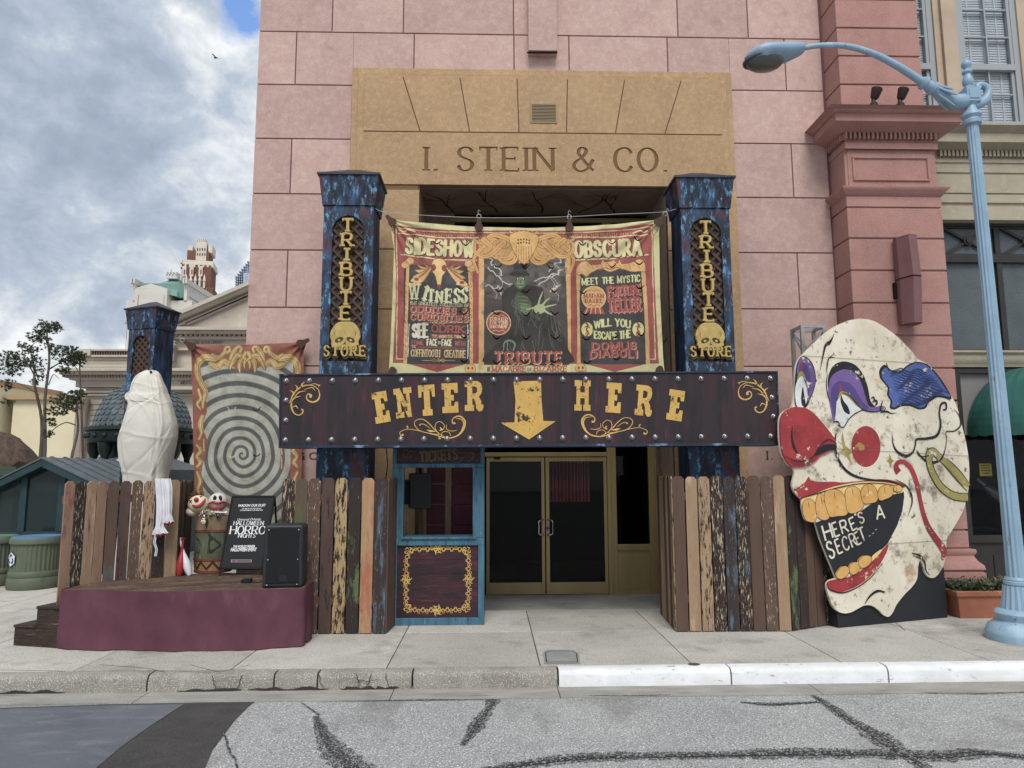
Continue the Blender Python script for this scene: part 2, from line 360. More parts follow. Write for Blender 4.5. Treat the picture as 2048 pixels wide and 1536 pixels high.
struct(mb.build('gutter', mk('gutter_concrete', (158, 155, 147), (132, 129, 122), sc=2, st=(1, 3, 1), rough=.9, bump=.15, bsc=120, layers=[((90, 87, 82), 4, (.4, 3, 1), .62, .75, 8), ((195, 192, 184), 110, (1, 1, 1), .62, .67, 2)])))
# kerb segments with a rounded nose
def kerb(x0, x1, mb, jit=0):
    pr = [(YK, -.2), (YK + .005, -.05), (YK + .02, -.018), (YK + .05, 0), (YK + .17, .001), (YK + .17, -.2)]
    nx = max(2, int((x1 - x0) / .12)); vs = []; k = len(pr)
    for i in range(nx + 1):
        x = x0 + (x1 - x0) * i / nx
        for (y, z) in pr: vs.append((x, y + random.uniform(-jit, jit), z + random.uniform(-jit, jit) * .6))
    fs = [(i * k + j, i * k + (j + 1) % k, (i + 1) * k + (j + 1) % k, (i + 1) * k + j) for i in range(nx) for j in range(k)] + [tuple(range(k - 1, -1, -1)), tuple(range(nx * k, (nx + 1) * k))]
    mb.add(vs, fs)
mb = MB()
for a, b in ((-12, -6.2), (-6.2, -3.18), (-3.17, -2.02), (-2.01, -1.62), (-1.61, -.74), (-.73, .625)): kerb(a + .004, b - .004, mb, .006)
struct(mb.build('kerb', m_kerb, smooth=True))
mb = MB()
for a, b in ((.64, 2.27), (2.28, 3.78), (3.79, 5.5), (5.51, 12)): kerb(a, b - .006, mb, .003)
struct(mb.build('painted_kerb', m_kwhite, smooth=True))
# cracks and broken foot of the bare kerb
fk = Fr((0, YK, 0)); mb = MB()
def jag(p, q, n, j): return [(p[0] + (q[0] - p[0]) * i / n + random.uniform(-j, j) * (0 < i < n), p[1] + (q[1] - p[1]) * i / n + random.uniform(-j, j) * (0 < i < n)) for i in range(n + 1)]
for x, dx in ((-2.58, .04), (-2.3, -.06), (-1.6, .05), (-1.25, .03), (-1.12, -.05), (-.98, .04)):
    mb.strip(fk, jag((x, -.006), (x + dx, -.145), 7, .012), [.009, .006, .004], .009, .009)
mb.strip(fk, jag((-1.25, -.07), (-1.05, -.06), 6, .01), .005, .009, .009)
for a, b in ((-4.6, -3.9), (-2.9, -2.3), (-2.25, -1.5), (-1.4, -1.05), (-1.1, -.85)):
    pts = jag((a, -.135), (b, -.135), 9, .012); mb.strip(fk, pts, [.004, .03, .02, .036, .003], .010, .010)
struct(mb.build('kerb_crack', m_dark))
# pavement slabs
mb = MB(); mb.box(-30, 30, YK + .16, 12.2, -.1, -.016); struct(mb.build('pavement_joint', m_dark))
mb = MB(); J = .475; W = 1.475; rows = [YK + .18, 8.60, 10.15, 12.2]
for k in range(-14, 11):
    for a, b in zip(rows, rows[1:]):
        x0 = J + W * k
        mb.box(x0 + .005, x0 + W - .005, a + .005, b - .005, -.09, random.uniform(-.001, .0015))
struct(mb.build('pavement', m_conc, bev=.004))
mb = MB(); mb.box(-80, 80, 12.2, 300, -.2, -.004); struct(mb.build('plaza', mk('plaza_concrete', (160, 157, 150), (138, 135, 128), sc=.5, rough=.9, bump=.1, bsc=80)))
# stains on slabs / hairline cracks
fg = type('G', (), {})()
class Gd:
    def __init__(s, z): s.z = z
    def P(s, u, v, d=0): return Vector((u, v, s.z + d))
mb = MB()
for pts in ([(372, 1400, 0)],): pass
def gl(*pp, z=0): return [tuple(gz(x, y, z)[:2]) for x, y in pp]
mb.strip(Gd(.003), gl((0, 1340), (150, 1343), (280, 1341), (420, 1345), (490, 1338)), .006, 0, 0)
mb.strip(Gd(.003), gl((200, 1330), (260, 1334), (300, 1338), (330, 1345)), .007, 0, 0)
mb.strip(Gd(.003), gl((380, 1330), (440, 1345), (500, 1330)), .006, 0, 0)
mb.strip(Gd(.003), gl((1780, 1238), (1800, 1252), (1810, 1262)), .008, 0, 0)
struct(mb.build('pavement_crack', m_dark))
# road patches
def road_poly(name, pts, mat, z):
    m_ = MB(); m_.add([(*gz(x, y, z)[:2], z) for x, y in pts], [tuple(range(len(pts)))]); return struct(m_.build(name, mat))
road_poly('asphalt_patch', [(-700, 1540), (-700, 1432), (0, 1416), (200, 1409), (370, 1406), (515, 1400), (498, 1412), (470, 1440), (455, 1460), (440, 1480), (425, 1500), (408, 1540), (360, 1700), (-700, 1700)], m_newasph, -.148)
road_poly('road_paint', [(-700, 1540), (-700, 1434), (0, 1418), (200, 1411), (368, 1408), (300, 1452), (240, 1495), (190, 1538), (20, 1700), (-700, 1700)], m_bluep, -.144)
# crack sealant bands
def band(pts, wd, z=-.1475, n=8):
    p = cr(gl(*pts, z=z), n); ln = len(p)
    ww = [max(.006, (np.interp(i / ln, np.linspace(0, 1, len(wd)), wd)) * random.uniform(.8, 1.2)) for i in range(ln)]
    p = [(x + random.uniform(-.005, .005), y + random.uniform(-.005, .005)) for x, y in p]
    return p, ww
def speckle_tar():
    global nt
    m = bpy.data.materials.new('scattered_tar'); m.use_nodes = True; nt = m.node_tree; b = nt.nodes['Principled BSDF']; b.inputs['Base Color'].default_value = (*lin((52, 52, 54)), 1); b.inputs['Roughness'].default_value = .85
    tcn = N('ShaderNodeTexCoord'); n = N('ShaderNodeTexNoise'); n.inputs['Scale'].default_value = 85; n.inputs['Detail'].default_value = 6; L(tcn.outputs['Object'], n.inputs['Vector'])
    mx = N('ShaderNodeMixShader'); t = N('ShaderNodeBsdfTransparent'); L(ramp([(.44, (0, 0, 0)), (.62, (1, 1, 1))], n.outputs[0]), mx.inputs[0]); L(t.outputs[0], mx.inputs[1]); L(b.outputs[0], mx.inputs[2]); L(mx.outputs[0], nt.nodes['Material Output'].inputs[0]); return m
mb = MB(); zk = -.1475; mw = MB()
for pts, wd in (([(632, 1432), (645, 1465), (662, 1492), (690, 1520), (715, 1545), (760, 1600)], [.03, .09, .13, .16, .12]),
                ([(988, 1398), (975, 1420), (955, 1448), (940, 1470), (925, 1490)], [.07, .06, .08, .05, .02]),
                ([(1625, 1390), (1660, 1412), (1700, 1440), (1740, 1462), (1780, 1490), (1815, 1510), (1850, 1536), (1900, 1580)], [.03, .07, .08, .14, .08, .07, .12]),
                ([(1480, 1404), (1530, 1408), (1580, 1407), (1640, 1404)], [.02, .06, .05, .03]),
                ([(690, 1545), (900, 1548), (1040, 1530), (1130, 1518), (1240, 1512), (1400, 1511), (1520, 1508), (1640, 1506), (1760, 1508), (1880, 1512), (1960, 1506), (2060, 1514), (2300, 1530)], [.03, .06, .1, .09, .08, .12, .1, .12, .07, .05])):
    p, ww = band(pts, wd); mb.strip(Gd(zk), p, [w * .62 for w in ww], 0, 0); mw.strip(Gd(zk - .002), p, [w * 1.7 for w in ww], 0, 0); zk += .0008
struct(mb.build('tar_seam', m_tar)); struct(mw.build('tar_stain', speckle_tar()))
mb = MB()
for pts in ([(440, 1460), (452, 1478), (458, 1500), (470, 1520), (480, 1560)], [(1850, 1386), (1950, 1388), (2060, 1384)], [(1180, 1392), (1260, 1392), (1340, 1390)], [(640, 1404), (800, 1401), (1000, 1399)], [(600, 1404), (640, 1430)]):
    p, ww = band(pts, [.008, .018, .01]); mb.strip(Gd(-.1436), p, ww, 0, 0)
struct(mb.build('road_crack', m_tar))
# utility cover in the pavement
c0 = gz(1120, 1315, 0); mb = MB()
mb.add([(*gz(x, y, 0)[:2], .004) for x, y in ((1088, 1328), (1086, 1304), (1096, 1300), (1146, 1300), (1158, 1306), (1160, 1328))], [tuple(range(6))])
mcov = mk('cover_plate', (150, 150, 148), (132, 132, 130), sc=6, rough=.8, bump=.2, bsc=80)
t = thing('utility_cover', 'small flat grey access cover set in the pavement near the kerb', 'cover', (c0.x, c0.y, 0))
mb.build('plate', mcov, t)
mb = MB(); fgd = Gd(.006); mb.strip(fgd, gl((1093, 1325), (1091, 1306), (1099, 1303), (1144, 1303), (1153, 1308), (1155, 1325), (1093, 1325)), .012, 0, 0); mb.build('rim', m_dark, t)
c1 = gz(1388, 1329, 0); mb = MB(); mb.add([(c1.x + .06 * math.cos(a), c1.y + .05 * math.sin(a), .004) for a in np.linspace(0, 6.28, 16)[:-1]], [tuple(range(15))])
tag(mb.build('drain_cap', mk('rusty_cap', (88, 74, 60), rough=.8), loc=(c1.x, c1.y, 0)), 'small round dark cap set at the edge of the white painted kerb', 'cap')
# ================================================================== PINK STONE BUILDING
WY = 10.0
m_pink = mk('pink_stucco', (180, 146, 137), (193, 160, 150), sc=2.2, lo=.3, hi=.7, rough=.9, bump=.12, bsc=70, island=.16,
            layers=[((208, 179, 168), 11, (1, 1, 1), .48, .88, 12), ((160, 125, 117), 3, (1, 1, 1), .60, .85, 10), ((146, 116, 113), 75, (1, 1, 1), .58, .66, 4)])
m_groove = mk('pink_groove', (122, 82, 80), rough=1, bump=0)
m_tan = mk('tan_stucco', (178, 145, 103), (166, 134, 95), sc=2, rough=.9, bump=.12, bsc=70, island=.08,
           layers=[((192, 160, 119), 12, (1, 1, 1), .5, .74, 12), ((150, 118, 80), 3.2, (1, 1, 1), .62, .85, 10), ((138, 113, 82), 75, (1, 1, 1), .58, .67, 4)])
m_tang = mk('tan_groove', (120, 90, 58), rough=1, bump=0)
m_red = mk('red_speckled_stone', (174, 128, 119), (162, 115, 107), sc=3, rough=.9, bump=.2, bsc=120, island=.06,
           layers=[((194, 150, 138), 120, (1, 1, 1), .56, .64, 2), ((132, 88, 83), 110, (1, 1, 1), .62, .70, 2), ((174, 132, 118), 2.2, (1, 1, 1), .6, .8, 6)])
m_reveal = mk('brown_reveal', (168, 143, 123), (146, 122, 106), sc=2, rough=.9, bump=.15, bsc=60, layers=[((132, 112, 96), 6, (1, 1, .4), .58, .75, 8)])
m_gold = mk('bronze_frame', (158, 138, 88), (146, 126, 80), sc=3, st=(1, 1, .2), rough=.42, bump=.02, metal=.45, spec=.5)
m_black = mk('black_matte', (14, 14, 15), rough=.8, bump=0)
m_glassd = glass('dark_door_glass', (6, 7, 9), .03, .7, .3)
pb = thing('stone_building', 'tall pink stone-block building with a tan carved doorway and bronze glass doors', 'building', (.7, WY, 0))
fw = FY(WY)
rowz = [-.025 + .8447 * i for i in range(13)]
XL = fw.uv(500, 500)[0]; XPIL = fw.uv(1673, 605)[0]; XR = 9.0
XS0, XS1 = fw.uv(706, 145)[0], fw.uv(1460, 148)[0]; ZST = fw.uv(1080, 143)[1]
XO0, XO1 = fw.uv(840, 378)[0], fw.uv(1330, 378)[0]; ZOT = fw.uv(1085, 376)[1]
G = .009
mb = MB(); gr = MB()
gr.box(XL + .02, XS0, WY + .014, WY + .3, 0, 10.9); gr.box(XS1, XPIL + .3, WY + .014, WY + .3, 0, 10.9); gr.box(XS0, XS1, WY + .014, WY + .3, ZST, 10.9)
gr.box(XL + .02, XL + .3, WY + .3, 22, 0, 10.9); gr.box(XPIL + .3, XPIL + .6, WY + .3, 22, 0, 10.9); gr.box(XL + .02, XPIL + .6, 21.7, 22, 0, 10.9)
gr.box(XL + .02, XPIL + .6, WY + .3, 22, 9.9, 10.9)
gr.build('wall_backing', m_groove, pb)
px = lambda *a: [fw.uv(x, y)[0] for x, y in a]
splits = {10: px((665, 30), (807, 30), (1027, 30), (1355, 40), (1495, 40)), 9: px((592, 110), (828, 110), (1028, 110), (1138, 110), (1335, 110), (1570, 120)),
          8: [], 7: px((582, 325), (1585, 340)), 6: [], 5: px((574, 550), (1597, 560)), 4: [], 3: px((566, 790), (1610, 790)), 2: [], 1: px((560, 950), (1620, 950)), 0: [], 11: px((600, -60), (900, -60), (1250, -60)), 12: []}
for i in range(12):
    z0, z1 = rowz[i] + G, rowz[i + 1] - G
    if i == 0: z0 = 0
    segs = [(XL, XS0), (XS1, XPIL)] if z1 < ZST else [(XL, XPIL)]
    for a, b in segs:
        cuts = [a] + [c for c in splits.get(i, []) if a + .1 < c < b - .1] + [b]
        for c, d in zip(cuts, cuts[1:]):
            c2 = c + (G if c > XL + .01 else 0); d2 = d - G
            if z0 < ZST < z1 and d2 > XS0 and c2 < XS1:      # block notched by the top of the surround
                if c2 < XS0: mb.box(c2, XS0 - .003, WY, WY + .04, z0, z1)
                if d2 > XS1: mb.box(XS1 + .003, d2, WY, WY + .04, z0, z1)
                mb.box(max(c2, XS0), min(d2, XS1), WY + .0005, WY + .0395, ZST + .003, z1)
            else: mb.box(c2, d2, WY, WY + .04, z0, z1)
mb.box(XL, XL + .05, WY + .04, 22, 0, 10.9)
mb.build('wall', m_pink, pb, bev=.004)
# hanging pier above the doorway
a = fw.uv(1056, 113); b = fw.uv(1113, 113); mb = MB(); mb.box(a[0], b[0], WY - .16, WY + .05, a[1], 11); mb.build('wall_pier', m_pink, pb, bev=.005)
mb = MB(); mb.tube([(a[0] - .02, WY - .13, a[1] - .02), (b[0], WY - .13, a[1] - .015)], .012); mb.build('pier_rod', m_black, pb)
# ---- tan surround
mb = MB(); fs_ = fw
S1 = .095; S2 = .18
for k, (ins, wid, d) in enumerate(((0, S1 + .02, .045), (S1, S2 - S1 + .02, .075))):
    mb.fbox(fs_, XS0 + ins, XS0 + ins + wid, 0, ZST - ins, -.2, d); mb.fbox(fs_, XS1 - ins - wid, XS1 - ins, 0, ZST - ins, -.2, d)
    mb.fbox(fs_, XS0 + ins + wid, XS1 - ins - wid, ZST - ins - wid * .8, ZST - ins, -.2, d)
FX0, FX1, FZ = XS0 + S2, XS1 - S2, ZST - S2 * .85
mb.build('doorway_moulding', m_tan, pb, bev=.006)
mb = MB(); mb.fbox(fs_, FX0 + .02, XO0 - .02, 0, ZOT + .1, -.2, .085); mb.fbox(fs_, XO1 + .02, FX1 - .02, 0, ZOT + .1, -.2, .085); mb.fbox(fs_, FX0 + .02, FX1 - .02, ZOT + .02, FZ - .02, -.2, .086)
mb.build('surround_backing', m_tang, pb)
f10 = Fr((0, WY - .1, 0)); zl = f10.uv(1085, 266)[1]
tops = [(FX0, FZ)] + [(f10.uv(x, y)[0], FZ) for x, y in ((805, 159), (919, 160), (1034, 162), (1135, 161), (1250, 165), (1363.5, 166))] + [(FX1, FZ)]
bots = [(FX0, zl)] + [(f10.uv(x, y)[0], zl) for x, y in ((840, 263), (939, 263), (1038, 266), (1133, 267), (1231, 268), (1330, 267))] + [(FX1, zl)]
mb = MB(); g = .008
for i in range(7):
    mb.prism(fs_, [(bots[i][0] + g, zl + g), (bots[i + 1][0] - g, zl + g), (tops[i + 1][0] - g, FZ), (tops[i][0] + g, FZ)], 0, .1)
mb.build('voussoirs', m_tan, pb, bev=.004); mb = MB(); mr = MB()
zj = [f10.uv(760, y)[1] for y in (378, 498, 618)] + [2.6, 1.75, .9, 0]
for z1, z0 in zip(zj, zj[1:]):
    mb.fbox(fs_, FX0, XO0, z0 + g, z1 - g, 0, .1); mr.fbox(fs_, XO1, FX1, z0 + g, z1 - g, 0, .1)
mb.build('door_jamb', m_tan, pb, bev=.004); mr.build('door_jamb', m_tan, pb, bev=.004)
# engraved name: letters cut into the lintel
mb = MB(); mb.fbox(fs_, FX0, FX1, ZOT, zl - g, .02, .1); lint = mb.build('lintel', m_tan, pb)
cut = MB(); text_mesh(cut, fs_, 'I. STEIN & CO.', f10.uv(850, 341), f10.uv(1333, 343), f10.uv(850, 294)[1] - f10.uv(850, 341)[1], dict(wv=.155, wh=.065, sf=.075, sh=.055, gap=.26), .0825, .12)
co = cut.build('cutter', m_tan, pb)
bmx = bmesh.new(); bmx.from_mesh(co.data); bmesh.ops.recalc_face_normals(bmx, faces=bmx.faces); bmx.to_mesh(co.data); bmx.free()
bo = lint.modifiers.new('b', 'BOOLEAN'); bo.operation = 'DIFFERENCE'; bo.solver = 'EXACT'; bo.use_self = True; bo.object = co
dg = bpy.context.evaluated_depsgraph_get(); nm = bpy.data.meshes.new_from_object(lint.evaluated_get(dg)); lint.modifiers.clear(); lint.data = nm
bpy.data.objects.remove(co)
# vent
mb = MB(); a = f10.uv(1061, 246); b = f10.uv(1114, 208)
for u0, u1, v0, v1 in ((a[0], b[0], a[1], a[1] + .02), (a[0], b[0], b[1] - .02, b[1]), (a[0], a[0] + .02, a[1] + .02, b[1] - .02), (b[0] - .02, b[0], a[1] + .02, b[1] - .02)): mb.fbox(f10, u0, u1, v0, v1, 0, .012)
for i in range(11):
    v = a[1] + .03 + (b[1] - a[1] - .05) * i / 11; mb.fbox(f10, a[0] + .02, b[0] - .02, v, v + .011, 0, .008)
vg = mb.build('vent_grille', mk('vent_metal', (150, 128, 92), rough=.6, bump=0), pb)
mb = MB(); mb.sheet(f10, [(a[0] + .01, a[1] + .01), (b[0] - .01, a[1] + .01), (b[0] - .01, b[1] - .01), (a[0] + .01, b[1] - .01)], .003); mb.build('vent_opening', m_black, vg)
# ---- recess
DY = 11.1; fd = FY(DY)
mb = MB(); mb.box(XO0 - .3, XO0, WY - .05, DY + .05, 0, ZOT + .3); mb.box(XO1, XO1 + .3, WY - .05, DY + .05, 0, ZOT + .3); mb.box(XO0 - .3, XO1 + .3, WY + .05, DY + .05, ZOT, ZOT + .3)
mb.box(XO0 - .3, fd.uv(905, 1000)[0], DY - .02, DY + .2, 0, ZOT); mb.box(fd.uv(1310, 1000)[0] + .001, XO1 + .3, DY - .02, DY + .2, 0, ZOT)
mb.build('doorway_reveal', m_reveal, pb)
fsof = type('S', (), {})(); mb = MB()
class So:                                             # soffit plane (u = x, v = y, looking down)
    def P(s, u, v, d=0): return Vector((u, v, ZOT - d))
sof = So(); random.seed(3)
def twig(p, ang, ln, w_, fr_, d, mb, depth=3):
    pts = [p]; a_ = ang
    for i in range(7):
        a_ += random.uniform(-.35, .35); pts.append((pts[-1][0] + math.cos(a_) * ln / 7, pts[-1][1] + math.sin(a_) * ln / 7))
    mb.strip(fr_, cr(pts, 3), [w_, w_ * .5], d, d)
    if depth:
        for k in (2, 4): twig(pts[k], a_ + random.choice((-1, 1)) * random.uniform(.5, 1), ln * .55, w_ * .55, fr_, d + .0008, mb, depth - 1)
for x in (-.6, .1, .8, 1.4, 2.0): twig((x, DY - .1), -1.57 + random.uniform(-.6, .6), .9, .03, sof, .004, mb)
class Rv:
    def __init__(s, X, sg): s.X = X; s.sg = sg
    def P(s, u, v, d=0): return Vector((s.X + s.sg * d, u, v))
m_tw = mk('branch_paint', (52, 42, 38), rough=.9, bump=0); mb.build('painted_branches', m_tw, pb); mb = MB(); m2 = MB()
for z in (.4, 1.3, 2.2, 3.2, 4.2): twig((10.9, z), 2.4 + random.uniform(-.7, .4), 1.0, .028, Rv(XO1, -1), .004, mb); twig((10.9, z), 2.4 + random.uniform(-.7, .4), 1.0, .028, Rv(XO0, 1), .004, m2)
mb.build('painted_branches', m_tw, pb); m2.build('painted_branches', m_tw, pb)
mb = MB(); mb.box(XO0, XO1, WY - .1, DY, -.01, .006); struct(mb.build('threshold', mk('threshold_concrete', (150, 148, 144), (126, 124, 120), sc=2, rough=.85, bump=.1, bsc=90, layers=[((104, 102, 98), 3, (1, 2, 1), .64, .72, 9)])))
def fpx(mb, fr, x0, x1, y0, y1, d0, d1):              # a frame bar from picture-traced corners, on its own wall plane
    a = fr.uv((x0 + x1) / 2, y1); b = fr.uv((x0 + x1) / 2, y0); l_ = fr.uv(x0, (y0 + y1) / 2)[0]; r_ = fr.uv(x1, (y0 + y1) / 2)[0]
    mb.fbox(fr, l_, r_, a[1], b[1], d0, d1)
mb = MB()
fpx(mb, fd, 900, 1300, 438, 447, -.05, .06); zt = fd.uv(1100, 447)[1]
xa, xb, xc, xd = (fd.uv(x, 1050)[0] for x in (968, 1215, 1227, 1311)); z9 = fd.uv(1100, 905)[1]; z8 = fd.uv(1100, 913)[1]
mb.fbox(fd, xa - .4, xb, z8, z9, -.05, .05)
mb.fbox(fd, xb, xc - .03, 0, zt, -.05, .06); mb.fbox(fd, xc - .03, xc + .05, 0, zt, -.045, .045); mb.fbox(fd, xd - .1, xd, 0, zt, -.045, .05); mb.fbox(fd, xa - .06, xa + .005, 0, z8, -.05, .05)
zp0, zp1 = fd.uv(1265, 1096)[1], fd.uv(1265, 1088)[1]
mb.fbox(fd, xc + .05, xd - .1, zp0 - .03, zp1, -.045, .045); mb.fbox(fd, xc + .05, xd - .1, 0, .07, -.045, .045)
mb.build('door_frame', m_gold, pb, bev=.004)
mb = MB(); mb.fbox(fd, xc + .05, xd - .1, .07, zp0 - .03, -.04, .02); mb.build('kick_panel', m_gold, pb, bev=.003)
mb = MB(); mb.fbox(fd, xc + .05, xd - .1, zp1, zt, -.01, 0); mb.build('side_window', m_glassd, pb)
mb = MB(); mb.fbox(fd, xa - .4, xb, z9, zt, -.01, .005); mb.build('transom_window', m_glassd, pb)
def door(x0, x1, gx0, gx1, hx, side):
    d = MB(); a, b, c, e = (fd.uv(x, 1050)[0] for x in (x0, x1, gx0, gx1)); zb, zt_ = .19, fd.uv(1090, 923)[1]
    d.fbox(fd, a + .004, c, .015, z8 - .006, -.03, .035); d.fbox(fd, e, b - .004, .015, z8 - .006, -.03, .035); d.fbox(fd, c, e, .015, zb, -.03, .034); d.fbox(fd, c, e, zt_, z8 - .006, -.03, .034)
    o = d.build('door', m_gold, pb, bev=.003)
    gm = MB(); gm.fbox(fd, c, e, zb, zt_, -.006, .002); gm.build('door_glass', m_glassd, o)
    hm = MB(); xh = fd.uv(hx, 1050)[0]; z0, z1 = fd.uv(1085, 1069)[1], fd.uv(1085, 1039)[1]; q = side * .075
    hm.tube(cr([fd.P(xh, z1, .03), fd.P(xh + q * .2, z1, .09), fd.P(xh + q, z1 - .02, .1), fd.P(xh + q, (z0 + z1) / 2, .1), fd.P(xh + q, z0 + .02, .1), fd.P(xh + q * .2, z0, .09), fd.P(xh, z0, .03)], 4), .011, 8)
    hm.build('door_handle', mk('chrome', (200, 200, 200), rough=.2, metal=1, bump=0), o, smooth=True); return o
dl = door(972, 1090, 979, 1083, 1087, -1); dr = door(1091, 1215, 1099, 1208, 1094, 1)
mb = MB(); c = fd.uv(1095, 1056); mb.prism(fd, circ(c[0], c[1], .035, .035, 4), .035, .038); mb.build('blue_sticker', mk('sticker_blue', (40, 80, 160), bump=0), dr)
mb = MB(); c = fd.uv(994, 916); mb.fbox(fd, c[0] - .05, c[0] + .05, c[1] - .02, c[1] + .02, .035, .042); mb.build('door_plate', m_black, dl)
# interior beyond the doors
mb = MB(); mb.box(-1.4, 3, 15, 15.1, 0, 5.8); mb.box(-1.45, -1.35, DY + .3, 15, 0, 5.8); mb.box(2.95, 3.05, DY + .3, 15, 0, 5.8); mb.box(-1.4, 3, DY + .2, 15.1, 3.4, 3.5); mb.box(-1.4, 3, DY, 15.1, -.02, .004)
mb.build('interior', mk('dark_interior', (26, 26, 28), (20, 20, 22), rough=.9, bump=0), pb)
fcu = FY(DY + .12); mb = MB(); nW = 120; a = fcu.uv(1094, 1004); b = fcu.uv(1178, 905)
for i in range(nW):
    for k in (0,):
        u0 = a[0] + (b[0] - a[0]) * i / nW; u1 = a[0] + (b[0] - a[0]) * (i + 1) / nW
        mb.cur = (i // 5) % 2
        mb.quad(fcu.P(u0, a[1], .03 * math.sin(i * .9)), fcu.P(u1, a[1], .03 * math.sin(i * .9 + .9)), fcu.P(u1, b[1], .03 * math.sin(i * .9 + .9)), fcu.P(u0, b[1], .03 * math.sin(i * .9)))
tag(mb.build('striped_curtain', [mk('curtain_red', (190, 50, 56), bump=0), mk('curtain_cream', (236, 170, 160), bump=0)], loc=tuple(fcu.P(a[0], a[1]))), 'red and pale striped curtain hanging behind the glass of the right door', 'curtain')
mb = MB(); mb.fbox(Rv(XO1, -1), 10.55, 10.68, 1.0, 1.35, 0, .03); mb.build('card_reader', m_black, pb)
# small wall lettering either side
fl = Fr((0, WY - .001, 0)); m_let = mk('dark_lettering', (78, 58, 54), rough=.8, bump=0)
mb = MB(); st = dict(wv=.14, wh=.07, sf=.07, sh=.05, gap=.4)
for tx, x0, x1, y0, y1 in (('G', 596, 608, 918, 905), ('C', 619, 634, 918, 905), ('O', 644, 660, 918, 905), ('I. STEIN & CO.', 1534, 1730, 918, 902)):
    text_mesh(mb, fl, tx, fl.uv(x0, y0), fl.uv(x1, y0), fl.uv(x0, y1)[1] - fl.uv(x0, y0)[1], st, -.004, .008)
    if tx in 'OI. STEIN & CO.' and tx != 'C': mb.build('wall_lettering', m_let, pb); mb = MB()
# ---- red pilaster
PY = 9.56; fp = FY(PY)
def moulding(mb, x0, x1, yf, yb, prof):
    vs = []; m = len(prof)
    for p, z in prof: vs += [(x0 - p, yb, z), (x0 - p, yf - p, z), (x1 + p, yf - p, z), (x1 + p, yb, z)]
    mb.add(vs, [(i * 4 + k, i * 4 + k + 1, (i + 1) * 4 + k + 1, (i + 1) * 4 + k) for i in range(m - 1) for k in range(3)] + [(3, 2, 1, 0), tuple(range(4 * m - 4, 4 * m))])
ux0, ux1 = fp.uv(1676, 100)[0], fp.uv(1840, 100)[0]; lx0, lx1 = fp.uv(1706, 605)[0], fp.uv(1899, 605)[0]
cz = lambda y: fp.uv(1800, y)[1]
mb = MB(); gg = .012
ys = [cz(y) for y in (415, 477, 541, 606, 671, 736, 801, 866, 931, 996, 1061, 1098)]
for z1, z0 in zip(ys, ys[1:]): mb.box(lx0, lx1, PY, WY + .02, z0 + gg, z1 - gg)
mb.box(lx0 + .02, lx1 - .02, PY + .025, WY + .02, cz(1098), cz(297))
zu = [cz(y) for y in (212, 170, 113, 57, 0, -58, -118, -180)]
for z0, z1 in zip(zu, zu[1:]): mb.box(ux0, ux1, PY, WY + .02, z0 + gg, z1 - gg)
mb.box(ux0 + .02, ux1 - .02, PY + .025, WY + .02, cz(212), cz(-180))
mb.box(lx0 + .06, lx1 - .06, PY + .012, WY + .02, cz(378), cz(300))
pil = mb.build('pilaster', m_red, pb, bev=.008)
mb = MB(); pr = (lx0 + .06, lx1 - .06)
a = fp.uv(1707, 361); b = fp.uv(1857, 314)
for u0, u1, v0, v1 in ((a[0], b[0], a[1], a[1] + .03), (a[0], b[0], b[1] - .03, b[1]), (a[0], a[0] + .03, a[1] + .03, b[1] - .03), (b[0] - .03, b[0], a[1] + .03, b[1] - .03)): mb.fbox(fp, u0, u1, v0, v1, -.02, .012)
mb.build('panel_frame', m_red, pb, bev=.008)
mb = MB()
z = cz(415)
moulding(mb, lx0, lx1, PY, WY + .02, [(0, z + .012), (0, cz(393)), (.015, cz(392)), (.03, cz(388)), (.06, cz(384)), (.09, cz(379)), (.09, cz(377)), (0, cz(376))])
mb.build('necking', m_red, pb, smooth=50); mb = MB()
own = lambda Y0, xr_, prof: [(p_, FY(Y0 - p_).uv(xr_, y_)[1]) for p_, y_ in prof]
prC = own(PY, 1800, [(0, 298), (.05, 297), (.05, 285), (.03, 284.5), (.03, 266), (.1, 264), (.13, 260), (.28, 241.5), (.28, 227), (.31, 224), (.33, 220), (.35, 215), (.385, 211), (.40, 209)])
moulding(mb, lx0 + .06, lx1 - .06, PY + .012, WY + .02, prC + [(0, prC[-1][1] + .004)])
mb.build('cornice', m_red, pb, smooth=50); mb = MB()
moulding(mb, lx0, lx1, PY, WY + .02, [(0, cz(1098)), (.05, cz(1090 + 9)), (.06, cz(1100 + 4)), (.03, cz(1112)), (.06, cz(1122)), (.11, cz(1130)), (.12, cz(1138)), (.09, cz(1143)), (.12, cz(1145)), (.12, 0)])
mb.build('pilaster_base', m_red, pb, smooth=50)
mb = MB(); zd0, zd1 = cz(283), cz(268); wD = .052
x = lx0 + .0; k = 0
while x < lx1 - .03: mb.box(x, x + wD * .62, PY - .085, PY + .03, zd0, zd1); x += wD * 1.25
yv = PY + .0
while yv < WY - .03: mb.box(lx0 - .04, lx0 + .07, yv, yv + wD * .62, zd0, zd1); yv += wD * 1.25
mb.build('dentils', m_red, pb)
